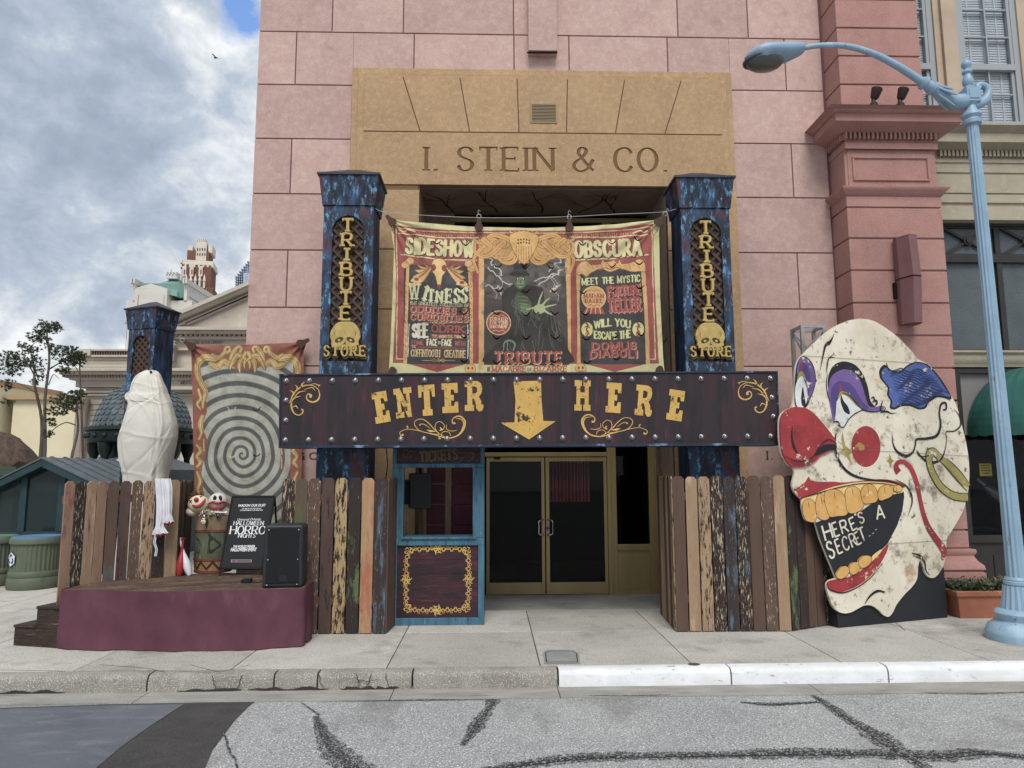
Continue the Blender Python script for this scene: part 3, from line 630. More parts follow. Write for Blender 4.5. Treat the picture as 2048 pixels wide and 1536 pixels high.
# wall speaker + spotlights
fsx = Fr((0, PY - .25, 0), R(-12)); a = fsx.uv(1785, 475); sp_ = thing('wall_speaker', 'slim two-section mauve speaker cabinet mounted on the red pilaster', 'speaker', tuple(fp.P(fp.uv(1810, 560)[0], cz(650))))
m_mauve = mk('mauve_cabinet', (132, 92, 92), (122, 84, 86), sc=4, rough=.7, bump=.05); mb = MB()
xq = fp.uv(1806, 560)[0]; zq0, zq1, zm = cz(652), cz(482), cz(563)
pf = [(-.16, 0), (-.17, .12), (-.06, .3), (.1, .27), (.15, .1), (.13, 0)]
def wsec(z0, z1, tp):
    n_ = len(pf); vs = [(xq + x * .8, PY - .03 - y * tp[0], z0) for x, y in pf] + [(xq + x * .8, PY - .03 - y * tp[1], z1) for x, y in pf]
    mb.add(vs, [tuple(range(n_)), tuple(range(2 * n_ - 1, n_ - 1, -1))] + [(i, (i + 1) % n_, (i + 1) % n_ + n_, i + n_) for i in range(n_)])
wsec(zq0, zm - .008, (.8, 1)); wsec(zm + .008, zq1, (1, .85)); mb.build('cabinet', m_mauve, sp_, bev=.006)
mb = MB(); mb.box(xq - .16, xq - .12, PY - .06, PY, zm - .25, zm - .03); mb.box(xq - .1, xq + .1, PY - .05, PY, zm - .1, zm + .1); mb.build('bracket', m_black, sp_)
m_spot = mk('dark_fixture', (56, 44, 42), rough=.5, metal=.3, bump=0)
for lab, xx in (('small dark spotlight on the cornice, the one nearer the pink wall', 1747), ('small dark spotlight on the cornice, the one nearer the street lamp', 1800)):
    fq = FY(PY - .33); c = fq.P(fq.uv(xx, 204)[0], prC[-1][1] + .02); s_ = thing('spotlight', lab, 'spotlight', tuple(c), 'spotlights on the red cornice')
    mb = MB(); mb.lathe([(.055, -.02), (.055, .02), (.03, .05), (.025, .1)], c, 14); mb.build('base', m_spot, s_, smooth=True)
    mb = MB(); p0 = c + Vector((.01, 0, .09)); p1 = c + Vector((.05, -.03, .24)); mb.tube([p0, p0 + (p1 - p0) * .15, p1 - (p1 - p0) * .05, p1], [.035, .055, .075, .07], 14); mb.build('lamp_head', m_spot, s_, smooth=True)
# ================================================================== OLIVE STOREFRONT BUILDING (right)
OY = 10.25; fo = FY(OY); oz = lambda y: fo.uv(1960, y)[1]; ox = lambda x, y=500: fo.uv(x, y)[0]
m_olive = mk('olive_stucco', (170, 160, 138), (156, 146, 126), sc=2, rough=.9, bump=.1, bsc=80, layers=[((190, 176, 148), 7, (1, 1, 1), .55, .8, 8), ((132, 120, 96), 100, (1, 1, 1), .62, .7, 2)])
m_beige = mk('beige_stucco', (186, 166, 142), (174, 154, 130), sc=2, rough=.9, bump=.1, bsc=80)
m_sash = mk('grey_sash_paint', (150, 156, 160), rough=.5, bump=.02)
m_dkf = mk('dark_bronze_frame', (50, 49, 46), (42, 41, 39), sc=3, rough=.45, bump=.02)
ob = thing('storefront_building', 'olive storefront building with dark shop windows and white blinds upstairs', 'building', (7.5, OY, 0))
x0o = ox(1872, 300); x1o = 12
mb = MB()
def oband(y0, y1, d): mb.fbox(fo, x0o - .3, x1o, oz(y1), oz(y0), -.3, d)
oband(326, 346, .02); oband(346, 351, .0); oband(351, 387, .025); oband(387, 390, .0); oband(390, 406, .02); oband(406, 415, -.01); oband(415, 441, .03)
mb.build('wall', m_olive, ob)
mb = MB(); prO = own(OY, 1960, [(0, 326), (.04, 325), (.04, 318), (.02, 317.5), (.02, 301), (.1, 299.5), (.22, 283.5), (.22, 266), (.25, 262), (.28, 255), (.32, 249), (.32, 247.5)]); moulding(mb, x0o - .3, x1o, OY, OY + .3, prO + [(0, prO[-1][1] + .004)]); mb.build('cornice', m_olive, ob, smooth=50)
mb = MB(); x = x0o
while x < x1o: mb.box(x, x + .036, OY - .09, OY + .02, oz(317), oz(303)); x += .064
mb.build('dentils', m_olive, ob)
# upper storey
fu = FY(OY + .05); mb = MB()
uz = lambda y: fu.uv(1960, y)[1]; X = lambda x, y=150: fu.uv(x, y)[0]
zs, zt2 = uz(248), 10.1
mb.fbox(fu, X(1876), X(1922), zs, zt2, -.3, .0); mb.fbox(fu, X(1888), X(1912), zs, zt2, 0, .06); mb.fbox(fu, X(2046), X(2046) + .6, zs, zt2, -.3, 0); mb.fbox(fu, X(2046) + 2.0, x1o, zs, zt2, -.3, 0); mb.fbox(fu, X(1700), x1o, zt2, 11, -.3, .02)
mb.build('upper_wall', m_beige, ob, bev=.006)
m_blind = mk('white_blind', (224, 226, 224), (206, 208, 208), sc=3, rough=.6, bump=0); m_clear = glass('window_glass', (60, 68, 74), .03, .95, .5)
def window(xa, xb):
    wo_ = MB(); fwn = Fr((0, OY + .12, 0)); h = zt2 - zs; zr = zs + .92; t_ = .05
    wo_.fbox(fwn, xa, xa + .09, zs, zt2, -.05, .04); wo_.fbox(fwn, xb - .09, xb, zs, zt2, -.05, .04); wo_.fbox(fwn, xa + .09, xb - .09, zs, zs + .06, -.05, .05); wo_.fbox(fwn, xa + .09, xb - .09, zr, zr + .1, -.03, .05)
    xi0, xi1 = xa + .09, xb - .09
    for z0, z1, d in ((zs + .06, zr, .01), (zr + .1, zt2, .03)):
        wo_.fbox(fwn, xi0, xi0 + t_, z0, z1, -.04, d); wo_.fbox(fwn, xi1 - t_, xi1, z0, z1, -.04, d)
        xm = (xi0 + xi1) / 2; wo_.fbox(fwn, xm - .012, xm + .012, z0, z1, -.02, d)
        k = 1
        while z0 + .47 * k < z1: wo_.fbox(fwn, xi0 + t_, xi1 - t_, z0 + .47 * k - .012, z0 + .47 * k + .012, -.02, d - .003); k += 1
    o = wo_.build('window', m_sash, ob, bev=.004)
    p = MB(); p.fbox(fwn, xi0, xi1, zs + .06, zt2, -.012, -.006); p.build('pane', m_clear, o)
    b = MB(); z = zs + .05
    while z < zt2:
        b.add([fwn.P(xi0, z, -.05), fwn.P(xi1, z, -.05), fwn.P(xi1, z + .045, -.06), fwn.P(xi0, z + .045, -.06)], [(0, 1, 2, 3)]); z += .043
    for q in (.22, .5, .78): b.fbox(fwn, xi0 + (xi1 - xi0) * q - .012, xi0 + (xi1 - xi0) * q + .012, zs, zt2, -.048, -.046)
    b.build('blind', m_blind, o)
    q = MB(); q.fbox(fwn, xi0, xi1, zs, zt2, -.5, -.45); q.build('room_dark', m_black, o)
window(X(1922), X(2046)); window(X(1752), X(1876)); window(X(2046) + .6, X(2046) + 2.0)
# storefront
SY = 10.45; fsf = FY(SY); sz = lambda y: fsf.uv(1960, y)[1]; sx = lambda x, y=600: fsf.uv(x, y)[0]
mb = MB(); zT = sz(441); zA, zB, zC, zD = sz(455), sz(512), sz(527), sz(700)
for z0, z1, d in ((zA, zT, .08), (zC, zB, .06), (zD - .04, zD, .05)): mb.fbox(fsf, x0o - .2, x1o, z0, z1, -.06, d)
cols = [sx(1878), sx(1889), sx(1996), sx(2008)]; Wc = cols[2] - cols[0]
for k in range(5): mb.fbox(fsf, cols[0] + Wc * k, cols[1] + Wc * k, zD, zA, -.06, .04)
mb.build('shopfront_frame', m_dkf, ob, bev=.006)
m_frost = mk('frosted_glass', (84, 92, 96), (70, 78, 82), sc=1.5, rough=.25, bump=.35, bsc=26, spec=.5)
mb = MB(); mb.fbox(fsf, x0o - .2, x1o, zD, zC, -.03, -.01); mb.fbox(fsf, x0o - .2, x1o, zB, zA, -.03, -.01); mb.build('frosted_pane', m_frost, ob)
mb = MB()
for k in range(4):
    u0, u1 = cols[1] + Wc * k, cols[0] + Wc * (k + 1); zc = (zA + zB) / 2; uc = (u0 + u1) / 2
    mb.bar(fsf.P(u0, zA, .02), fsf.P(u1, zB, .02), .035); mb.bar(fsf.P(u0, zB, .022), fsf.P(u1, zA, .022), .035)
    mb.prism(fsf, circ(uc, zc, .075, n=18), 0, .055); mb.prism(fsf, circ(uc, zc, .045, n=14), .05, .075)
    for a_, b_ in ((u0, u1),): mb.fbox(fsf, a_, b_, zB, zB + .025, -.01, .03); mb.fbox(fsf, a_, b_, zA - .025, zA, -.01, .03)
mb.build('transom_ornament', m_dkf, ob)
mb = MB(); moulding(mb, x0o - .3, x1o, SY - .02, SY + .2, [(0, sz(736)), (.05, sz(735)), (.06, sz(728)), (.1, sz(722)), (.1, sz(712)), (.14, sz(708)), (.14, sz(704)), (0, sz(702))]); mb.build('ledge', m_olive, ob, smooth=50)
mb = MB(); zE = sz(738)
mb.fbox(fsf, x0o - .2, x1o, sz(748), zE, -.06, .05); mb.fbox(fsf, sx(1912, 850), sx(1924, 850), 0, sz(748), -.06, .05); mb.fbox(fsf, sx(2100, 850), sx(2112, 850), 0, sz(748), -.06, .05)
mb.fbox(fsf, x0o - .2, x1o, 0, sz(1085), -.06, .03); mb.fbox(fsf, x0o - .2, x1o, sz(1085), sz(1070), -.06, .07); mb.fbox(fsf, sx(1940), x1o, .1, sz(1110), .03, .045)
mb.build('window_frame', m_dkf, ob, bev=.006)
mb = MB(); mb.fbox(fsf, sx(1924, 850), x1o, sz(870), sz(748), -.03, -.015); mb.build('grey_panel', mk('grey_panel', (120, 118, 116), rough=.4, bump=.02), ob)
mb = MB(); mb.fbox(fsf, sx(1924, 850), x1o, sz(1070), sz(870), -.03, -.02); mb.build('shop_window', glass('shop_glass', (10, 11, 13), .03, .75, .4), ob)
mb = MB(); mb.box(x0o - .2, x1o, SY + 1.6, SY + 1.7, 0, 3.3); mb.box(x0o - .2, x1o, SY + .06, SY + 1.6, .3, .34); mb.box(x0o - .2, x1o, SY + .06, SY + 1.6, 3.2, 3.3)
for x in (6.6, 6.9, 7.3, 7.8): mb.box(x, x + .04, SY + .5, SY + .54, .3, 1.3)
mb.box(6.5, 8, SY + .4, SY + 1, .95, .98); mb.build('shop_interior', mk('shop_dark', (40, 37, 35), (28, 26, 26), sc=3, bump=0), ob)
mb = MB(); mb.box(x0o - .3, x1o, OY + .6, OY + .9, 3.2, 11); mb.box(x0o - .3, x1o, OY + .3, 20, 10.9, 11); mb.build('rear_wall', m_black, ob)
# awning
aw = MB(); ax0 = sx(1934, 865); ax1 = ax0 + 2.1; zb = sz(866); n = 14; ribs = 16; vs = []
for j in range(n + 1):
    t_ = j / n * math.pi / 2
    for i in range(ribs * 2 + 1):
        q = i / (ribs * 2) * math.pi; xx = (ax0 + ax1) / 2 - math.cos(q) * (ax1 - ax0) / 2 * math.cos(t_ * .98); yy = SY - .02 - math.sin(q) * 1.0 * math.cos(t_ * .98)
        vs.append((xx, yy, zb + math.sin(t_) * .98 * (1 + .012 * (i % 2))))
m_ = ribs * 2 + 1; fs2 = [(j * m_ + i, j * m_ + i + 1, (j + 1) * m_ + i + 1, (j + 1) * m_ + i) for j in range(n) for i in range(m_ - 1)]
aw.add(vs, fs2)
bt = [vs[i] for i in range(m_)]; lo = [(x, y - .004, z - .045 - .025 * abs(math.sin(i * 1.57))) for i, (x, y, z) in enumerate(bt)]
aw.add(bt + lo, [(i, i + 1, m_ + i + 1, m_ + i) for i in range(m_ - 1)])
tag(aw.build('awning', mk('teal_canvas', (38, 100, 92), (30, 86, 80), sc=3, rough=.8, bump=.06), loc=(ax0, SY, zb)), 'domed teal canvas awning with scalloped edge over the dark shop window', 'awning')
# notice and pan in the window
fn = FY(SY + .03); mb = MB(); a = fn.uv(1960, 952); b = fn.uv(1982, 927); mb.fbox(fn, a[0], b[0], a[1], b[1], 0, .004)
no = tag(mb.build('window_notice', mk('yellow_card', (214, 190, 60), bump=0), loc=tuple(fn.P(*a))), 'small yellow paper notice stuck inside the dark shop window', 'notice')
mb = MB()
for k, (t_, f) in enumerate((('NOTICE', .8), ('PLEASE', .7), ('KNOCK', .75), ('HERE', .55))):
    h = (b[1] - a[1]) / 7.5; v = b[1] - h * 1.55 - k * h * 1.6; uc = (a[0] + b[0]) / 2; wd = (b[0] - a[0]) * f / 2
    mb.strip(fn, [(uc - wd, v + h / 2), (uc + wd, v + h / 2)], h * .5, .006, .006)
mb.build('printed_lines', m_dkf, no)
fn2 = FY(SY + .25); c = fn2.uv(1990, 990); mb = MB(); P0 = fn2.P(*c); ring = 18
for j in range(6):
    r_ = .2 * math.sin(j / 5 * 1.4); zd = .08 * math.cos(j / 5 * 1.4)
    for i in range(ring): mb.v.append((P0.x + r_ * math.cos(6.283 * i / ring) * .9, P0.y - zd, P0.z + r_ * .55 * math.sin(6.283 * i / ring) - r_ * .55 * math.cos(6.283 * i / ring)))
mb.f = [(j * ring + i, j * ring + (i + 1) % ring, (j + 1) * ring + (i + 1) % ring, (j + 1) * ring + i) for j in range(5) for i in range(ring)]; mb.mi = [0] * len(mb.f)
mb.bar(P0 + Vector((-.1, 0, .1)), P0 + Vector((-.26, 0, .24)), .035)
tag(mb.build('frying_pan', mk('steel_pan', (150, 152, 156), rough=.3, metal=.7, bump=0), smooth=True, loc=tuple(P0)), 'grey metal pan hanging in the dark shop window below the yellow notice', 'pan')
# ================================================================== BLUE PILLARS
PYF = 8.85; fpl = FY(PYF)
m_blue = mk('worn_blue_paint', (32, 54, 80), (46, 86, 126), sc=3, st=(2, 2, .8), lo=.4, hi=.65, rough=.6, bump=.15, bsc=40, bst=(1, 1, .3),
            layers=[((28, 32, 42), 3.4, (2, 2, .7), .44, .58, 11), ((92, 146, 188), 6, (2.4, 2.4, 1), .57, .66, 13), ((82, 46, 50), 3, (2, 2, .8), .56, .64, 10), ((24, 24, 30), 13, (3, 3, .6), .60, .66, 10)])
m_bluel = mk('worn_blue_dark', (30, 50, 76), (38, 78, 118), sc=3, st=(3, 3, .5), rough=.6, bump=.15, bsc=40,
             layers=[((20, 22, 30), 4, (3, 3, .4), .45, .62, 9), ((70, 130, 185), 8, (4, 4, .5), .64, .74, 10), ((72, 32, 38), 4, (2, 2, .6), .60, .68, 9)])
m_lidm = mk('dark_blue_edge', (40, 44, 56), (62, 58, 68), sc=6, rough=.5, bump=.1, layers=[((60, 90, 125), 9, (1, 1, 1), .62, .7, 8)])
m_lat = mk('lattice_wood', (88, 66, 54), (66, 50, 42), sc=10, rough=.8, bump=.1)
m_latb = mk('lattice_dark_board', (42, 36, 34), (54, 47, 44), sc=8, rough=.9, bump=.1)  # dark brown backing board behind the lattice bars
m_goldp = mk('gold_letter_paint', (190, 162, 84), (168, 140, 68), sc=12, rough=.55, bump=.06, bsc=60, layers=[((92, 74, 36), 22, (1, 1, 1), .62, .72, 8)])
m_gedge = mk('letter_edge', (92, 78, 44), rough=.7, bump=0)
PH = fpl.uv(692, 349)[1]; PW = fpl.uv(748, 405)[0] - fpl.uv(648, 405)[0]; PD = .5
ZP = lambda y: fpl.uv(692, y)[1]
def pillar(o, ang, label, lettered=True, v0=0):
    fr = Fr((o[0], o[1], o[2] - v0), ang); t = thing('entrance_pillar', label, 'pillar', tuple(o), 'worn blue entrance pillars'); h = PW / 2
    zc = PH - .42
    mb = MB(); mb.fbox(fr, -h, h, v0, zc, -PD, -.06); mb.build('shaft', m_bluel, t, bev=.006)
    kc = ZP(461); kr = .2; kx = .19; zb = ZP(722); zk = kc - math.sqrt(kr * kr - .186 ** 2) - .0
    arc = circ(0, kc, kr, kr, 26, 180 + math.degrees(math.acos(.186 / kr)), -math.degrees(math.acos(.186 / kr)))
    key = [(-kx - .012, zb), (-kx - .012, zk - .05), (-.186, zk - .05)] + arc + [(.186, zk - .05), (kx + .012, zk - .05), (kx + .012, zb)]
    mb = MB(); mb.prism(fr, [(-h, zb)] + key + [(h, zb), (h, zc), (-h, zc)][::1], -.06, 0)
    mb.fbox(fr, -h, h, v0, zb - .002, -.06, -.001); mb.build('front_panel', m_blue, t, bev=.005)
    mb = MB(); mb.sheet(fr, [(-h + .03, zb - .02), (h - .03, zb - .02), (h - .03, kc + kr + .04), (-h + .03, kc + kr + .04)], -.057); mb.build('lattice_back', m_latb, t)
    mb = MB(); wL = .034; st_ = .135; z = zb - .5
    while z < kc + kr + .6:
        for sg, dd in ((1, 0), (-1, .009)):
            p0 = (-.225, z - sg * .225); p1 = (.225, z + sg * .225)
            lo_, hi_ = zb - .01, kc + kr + .03
            q = []
            for a, b in ((p0, p1), (p1, p0)):
                f = 0
                if a[1] < lo_ and b[1] > lo_: f = (lo_ - a[1]) / (b[1] - a[1])
                elif a[1] > hi_ and b[1] < hi_: f = (hi_ - a[1]) / (b[1] - a[1])
                elif a[1] < lo_ or a[1] > hi_: f = None
                q.append(None if f is None else (a[0] + (b[0] - a[0]) * f, a[1] + (b[1] - a[1]) * f))
            if None in q: continue
            mb.strip(fr, q, wL, -.055 + dd, -.042 + dd)
        z += st_
    mb.build('lattice', m_lat, t)
    mb = MB(); D2 = PD / 2
    def ringv(e, z): return [fr.P(-h - e, z, e), fr.P(h + e, z, e), fr.P(h + e, z, -PD - e), fr.P(-h - e, z, -PD - e)]
    def loft(prof):
        vs = []; m = len(prof)
        for e, z in prof: vs += ringv(e, z)
        mb.add(vs, [(i * 4 + k, i * 4 + (k + 1) % 4, (i + 1) * 4 + (k + 1) % 4, (i + 1) * 4 + k) for i in range(m - 1) for k in range(4)] + [(3, 2, 1, 0), tuple(range(4 * m - 4, 4 * m))])
    loft([(.0, zc), (.018, zc), (.02, zc + .03), (.062, PH - .03)]); mb.build('cap', m_blue, t, bev=.006)
    mb = MB(); loft([(.062, PH - .03), (.082, PH - .028), (.082, PH), (.06, PH + .004), (-PD * .48, PH + .17)]); mb.build('cap_lid', m_lidm, t)
    if lettered:
        mb = MB(); eg = MB(); ph = ZP(439) - ZP(464.5); pit = (ZP(439) - ZP(614)) / 6; z0 = ZP(439)
        st = dict(wv=.19, wh=.12, sf=.08, sh=.13, gap=.3)
        for i, c in enumerate('TRIBUTE'):
            w_ = {'I': .03, 'E': .105, 'T': .12}.get(c, .125); zz_ = z0 - i * pit - ph
            s2 = dict(st); a, b = (-w_ / 2 - .004, zz_), (w_ / 2 - .004, zz_)
            if c == 'I': mb.strip(fr, [(-.004, zz_), (-.004, zz_ + ph)], .036, -.02, .03); [mb.strip(fr, [(-.045, y), (.037, y)], .026, -.02, .0303) for y in (zz_ + .013, zz_ + ph - .013)]
            else: text_mesh(mb, fr, c, a, b, ph, s2, -.02, .03)
        zS = ZP(693)
        text_mesh(mb, fr, 'STORE', (-.255, zS - .125), (.25, zS - .125), .127, dict(wv=.2, wh=.14, sf=.1, sh=.15, gap=.42), 0, .04)
        mb.build('lettering', m_goldp, t)
        text_mesh(eg, fr, 'STORE', (-.25, zS - .15), (.262, zS - .15), .14, dict(wv=.26, wh=.2, sf=.12, sh=.2, gap=.36), 0, .02); eg.build('backing_lettering', m_gedge, t)
        zk0 = ZP(644)
        sk = cr([(0, 0), (.1, -.015), (.17, -.1), (.19, -.19), (.168, -.25), (.17, -.3), (.125, -.315), (.11, -.36), (-.11, -.36), (-.125, -.315), (-.17, -.3), (-.168, -.25), (-.19, -.19), (-.17, -.1), (-.1, -.015)], 4, True)
        mb = MB(); mb.prism(fr, [(x, zk0 + y) for x, y in sk], -.02, .035); o = mb.build('skull', m_goldp, t, bev=.01)
        mb = MB()
        for sg in (-1, 1):
            mb.sheet(fr, [(sg * .07 + x * 1.15 + sg * .002, zk0 - .235 + y * .85 - sg * x * .35) for x, y in circ(0, 0, .046, .04, 14)], .0365)
            mb.strip(fr, cr([(sg * .12, zk0 - .12), (sg * .135, zk0 - .15), (sg * .125, zk0 - .19)], 3), [.003, .008, .003], .0365, .0365)
        mb.sheet(fr, [(0, zk0 - .26), (.022, zk0 - .3), (.0, zk0 - .29), (-.022, zk0 - .3)], .0365)
        for x in (-.075, -.045, -.015, .015, .045, .075): mb.strip(fr, [(x, zk0 - .325), (x, zk0 - .36)], .008, .0367, .0367)
        mb.strip(fr, [(-.1, zk0 - .325), (.1, zk0 - .325)], .007, .0369, .0369)
        mb.build('skull_features', mk('skull_lines', (70, 58, 30), bump=0), o)
        mb = MB()
        for sg in (-1, 1): mb.sheet(fr, [(sg * .073 + x, zk0 - .24 + y) for x, y in circ(0, 0, .018, .016, 10)], .0375)
        mb.build('skull_eyes', m_goldp, o)
    return t
xl = (fpl.uv(648, 405)[0] + fpl.uv(748, 405)[0]) / 2
pillar((xl, PYF, 0), 0, 'worn blue pillar with gold TRIBUTE STORE letters and skull, left of the banner')
xr_ = fpl.uv(1409, 405)[0]
pillar((xr_, PYF, 0), 0, 'worn blue pillar with gold TRIBUTE STORE letters and skull, right of the banner')
c = gy(303, 800, 14.0); pillar((c.x - .22, 13.9, 0), R(-19), 'worn blue pillar without letters, behind the white tarpaulin-covered figure', False, PH - gy(306, 618, 14.0).z)
# ================================================================== ENTER HERE SIGN
SGY = 8.5; fsg = FY(SGY); sg = thing('entrance_sign', 'long dark maroon board reading ENTER HERE with a gold arrow and silver studs', 'sign', tuple(gy(1060, 890, SGY)))
m_board = mk('maroon_planks', (46, 38, 42), (62, 34, 44), sc=2.2, st=(4, 1, .5), lo=.4, hi=.7, rough=.6, bump=.12, bsc=30, bst=(6, 1, .5), island=.12,
             layers=[((92, 38, 54), 3.2, (5, 1, .7), .57, .72, 9), ((34, 32, 36), 2.2, (3, 1, .6), .5, .66, 8), ((120, 58, 66), 14, (6, 1, .8), .68, .74, 8)])
TLc, TRc, BRc, BLc = fsg.tr([(562, 751), (1552, 745), (1557, 886), (561, 891)])
mb = MB(); nb = 47
lerp2 = lambda p, q, t: (p[0] + (q[0] - p[0]) * t, p[1] + (q[1] - p[1]) * t)
cuts = [0]
while cuts[-1] < 1: cuts.append(min(1, cuts[-1] + random.choice((.017, .021, .024, .026))))
for a, b in zip(cuts, cuts[1:]):
    e = .00007; mb.prism(fsg, [lerp2(BLc, BRc, a + e), lerp2(BLc, BRc, b - e), lerp2(TLc, TRc, b - e), lerp2(TLc, TRc, a + e)], -.06, random.uniform(-.0003, .0002))
mb.build('board', m_board, sg)
mb = MB(); mb.prism(fsg, [lerp2(BLc, BRc, .001), lerp2(BLc, BRc, .999), lerp2(TLc, TRc, .999), lerp2(TLc, TRc, .001)], -.33, -.065); mb.build('board_box', mk('sign_box', (36, 40, 50), (30, 30, 36), sc=4, bump=.05), sg)
m_trim = mk('sign_trim_blue', (34, 52, 78), (30, 34, 44), sc=5, st=(.6, 1, 1), rough=.5, bump=.1, layers=[((110, 140, 175), 9, (.5, 1, 1), .6, .68, 8)])
mb = MB(); w_ = .022
mb.prism(fsg, [BLc, BRc, (BRc[0], BRc[1] - .03), (BLc[0], BLc[1] - .03)], -.33, .015)
mb.prism(fsg, [TLc, TRc, (TRc[0], TRc[1] + .018), (TLc[0], TLc[1] + .018)], -.33, .015)
for p, q, s_ in ((BLc, TLc, -1), (BRc, TRc, 1)): mb.prism(fsg, [(p[0], p[1] - .03), (p[0] + s_ * .018, p[1] - .03), (q[0] + s_ * .018, q[1] + .018), (q[0], q[1] + .018)], -.328, .013)
mb.build('edge_trim', m_trim, sg)
m_gs = mk('distressed_gold', (206, 164, 66), (190, 148, 56), sc=6, rough=.55, bump=.04, layers=[((48, 40, 38), 5, (1, 1, 1), .60, .64, 13), ((96, 76, 42), 24, (1, 1, 1), .62, .68, 10)])
m_gs2 = mk('gold_scroll', (212, 172, 82), (190, 148, 66), sc=8, rough=.5, bump=.03)
SLAB = dict(E=[(0,0),(1,0),(1,.36),(.8,.36),(.74,.23),(.56,.23),(.56,.41),(.74,.41),(.74,.6),(.56,.6),(.56,.78),(.74,.78),(.8,.66),(1,.66),(1,1),(0,1),(0,.79),(.15,.79),(.15,.21),(0,.21)],
    N=[(0,0),(.46,0),(.46,.2),(.33,.2),(.33,.6),(.64,0),(.86,0),(.86,.8),(1,.8),(1,1),(.54,1),(.54,.8),(.67,.8),(.67,.44),(.36,1),(0,1),(0,.8),(.13,.8),(.13,.2),(0,.2)],
    T=[(.2,0),(.8,0),(.8,.2),(.68,.2),(.68,.79),(.8,.79),(.83,.6),(1,.6),(1,1),(0,1),(0,.6),(.17,.6),(.2,.79),(.32,.79),(.32,.2),(.2,.2)],
    R=[(0,0),(.5,0),(.5,.2),(.41,.2),(.41,.41),(.5,.4),(.58,.28),(.62,.08),(.76,-.02),(.93,0),(1,.1),(1,.22),(.91,.2),(.88,.34),(.76,.48),(.9,.58),(.95,.75),(.88,.92),(.68,1),(0,1),(0,.8),(.14,.8),(.14,.7),(.41,.7),(.41,.82),(.56,.82),(.67,.77),(.67,.64),(.57,.58),(.41,.58),(.41,.6999),(.14,.6999),(.14,.2),(0,.2)],
    H=[(0,0),(.45,0),(.45,.2),(.36,.2),(.36,.41),(.64,.41),(.64,.2),(.55,.2),(.55,0),(1,0),(1,.2),(.88,.2),(.88,.8),(1,.8),(1,1),(.55,1),(.55,.8),(.64,.8),(.64,.6),(.36,.6),(.36,.8),(.45,.8),(.45,1),(0,1),(0,.8),(.12,.8),(.12,.2),(0,.2)])
mb = MB()
for ch, x, y, ww, hh, an in (('E', 762, 814.5, 30, 63, 10), ('N', 807.5, 805.5, 36, 60, 7.5), ('T', 854, 800.5, 33, 62, 4), ('E', 900, 796, 32, 60, 2.5), ('R', 948, 792, 37, 60, .5),
                             ('H', 1165, 791, 32, 61, -1.5), ('E', 1227, 795.5, 30, 60, -4), ('R', 1288, 801, 34, 61, -6), ('E', 1351, 810.5, 31, 61, -9)):
    cx_, cy_ = fsg.uv(x, y); k_ = (fsg.uv(x + 50, y)[0] - cx_) / 50; ca, sa = math.cos(R(an)), math.sin(R(an))
    q = [((a - .5) * ww * k_, (b - .5) * hh * k_) for a, b in SLAB[ch]]
    mb.prism(fsg, [(cx_ + a * ca - b * sa, cy_ + a * sa + b * ca) for a, b in q], .001, .005)
    if ch == 'R' and x < 1000: mb.build('lettering', m_gs, sg); mb = MB()
mb.build('lettering', m_gs, sg)
mb = MB(); mb.prism(fsg, fsg.tr([(1027, 763), (1082, 761.5), (1083, 800), (1086.5, 842), (1111.5, 842.5), (1058, 879), (1000, 845), (1029, 845), (1031, 800)]), .001, .006); mb.build('arrow', m_gs, sg)
Z8 = lambda x, y: (550 + x * .254, 730 + y * .254)
corner = [([(120, 300), (135, 250), (170, 200), (225, 165), (290, 160), (338, 190), (352, 235), (338, 275), (300, 292), (262, 280), (248, 252), (262, 228), (284, 240), (276, 256)], [3, 10, 12, 10, 6, 5, 9, 13, 12, 10, 8, 8, 16, 18]),
          ([(128, 300), (132, 340), (150, 378), (185, 395), (215, 380), (220, 356), (206, 350)], [12, 13, 9, 8, 10, 10, 12]), ([(126, 305), (150, 262), (205, 245)], [3, 12, 2]), ([(138, 335), (165, 322), (182, 345)], [3, 9, 3]),
          ([(150, 240), (142, 215), (118, 200)], [9, 10, 2]), ([(170, 205), (176, 175), (158, 158)], [8, 10, 2]), ([(205, 180), (214, 152), (236, 132)], [8, 11, 2]), ([(262, 160), (310, 148), (345, 160), (352, 165)], [3, 5, 7, 24]), ([(150, 260), (190, 215), (245, 205)], [3, 9, 2]), ([(108, 305), (128, 270), (140, 245)], [2, 8, 4]), ([(230, 195), (290, 178), (318, 205)], [3, 7, 2])]
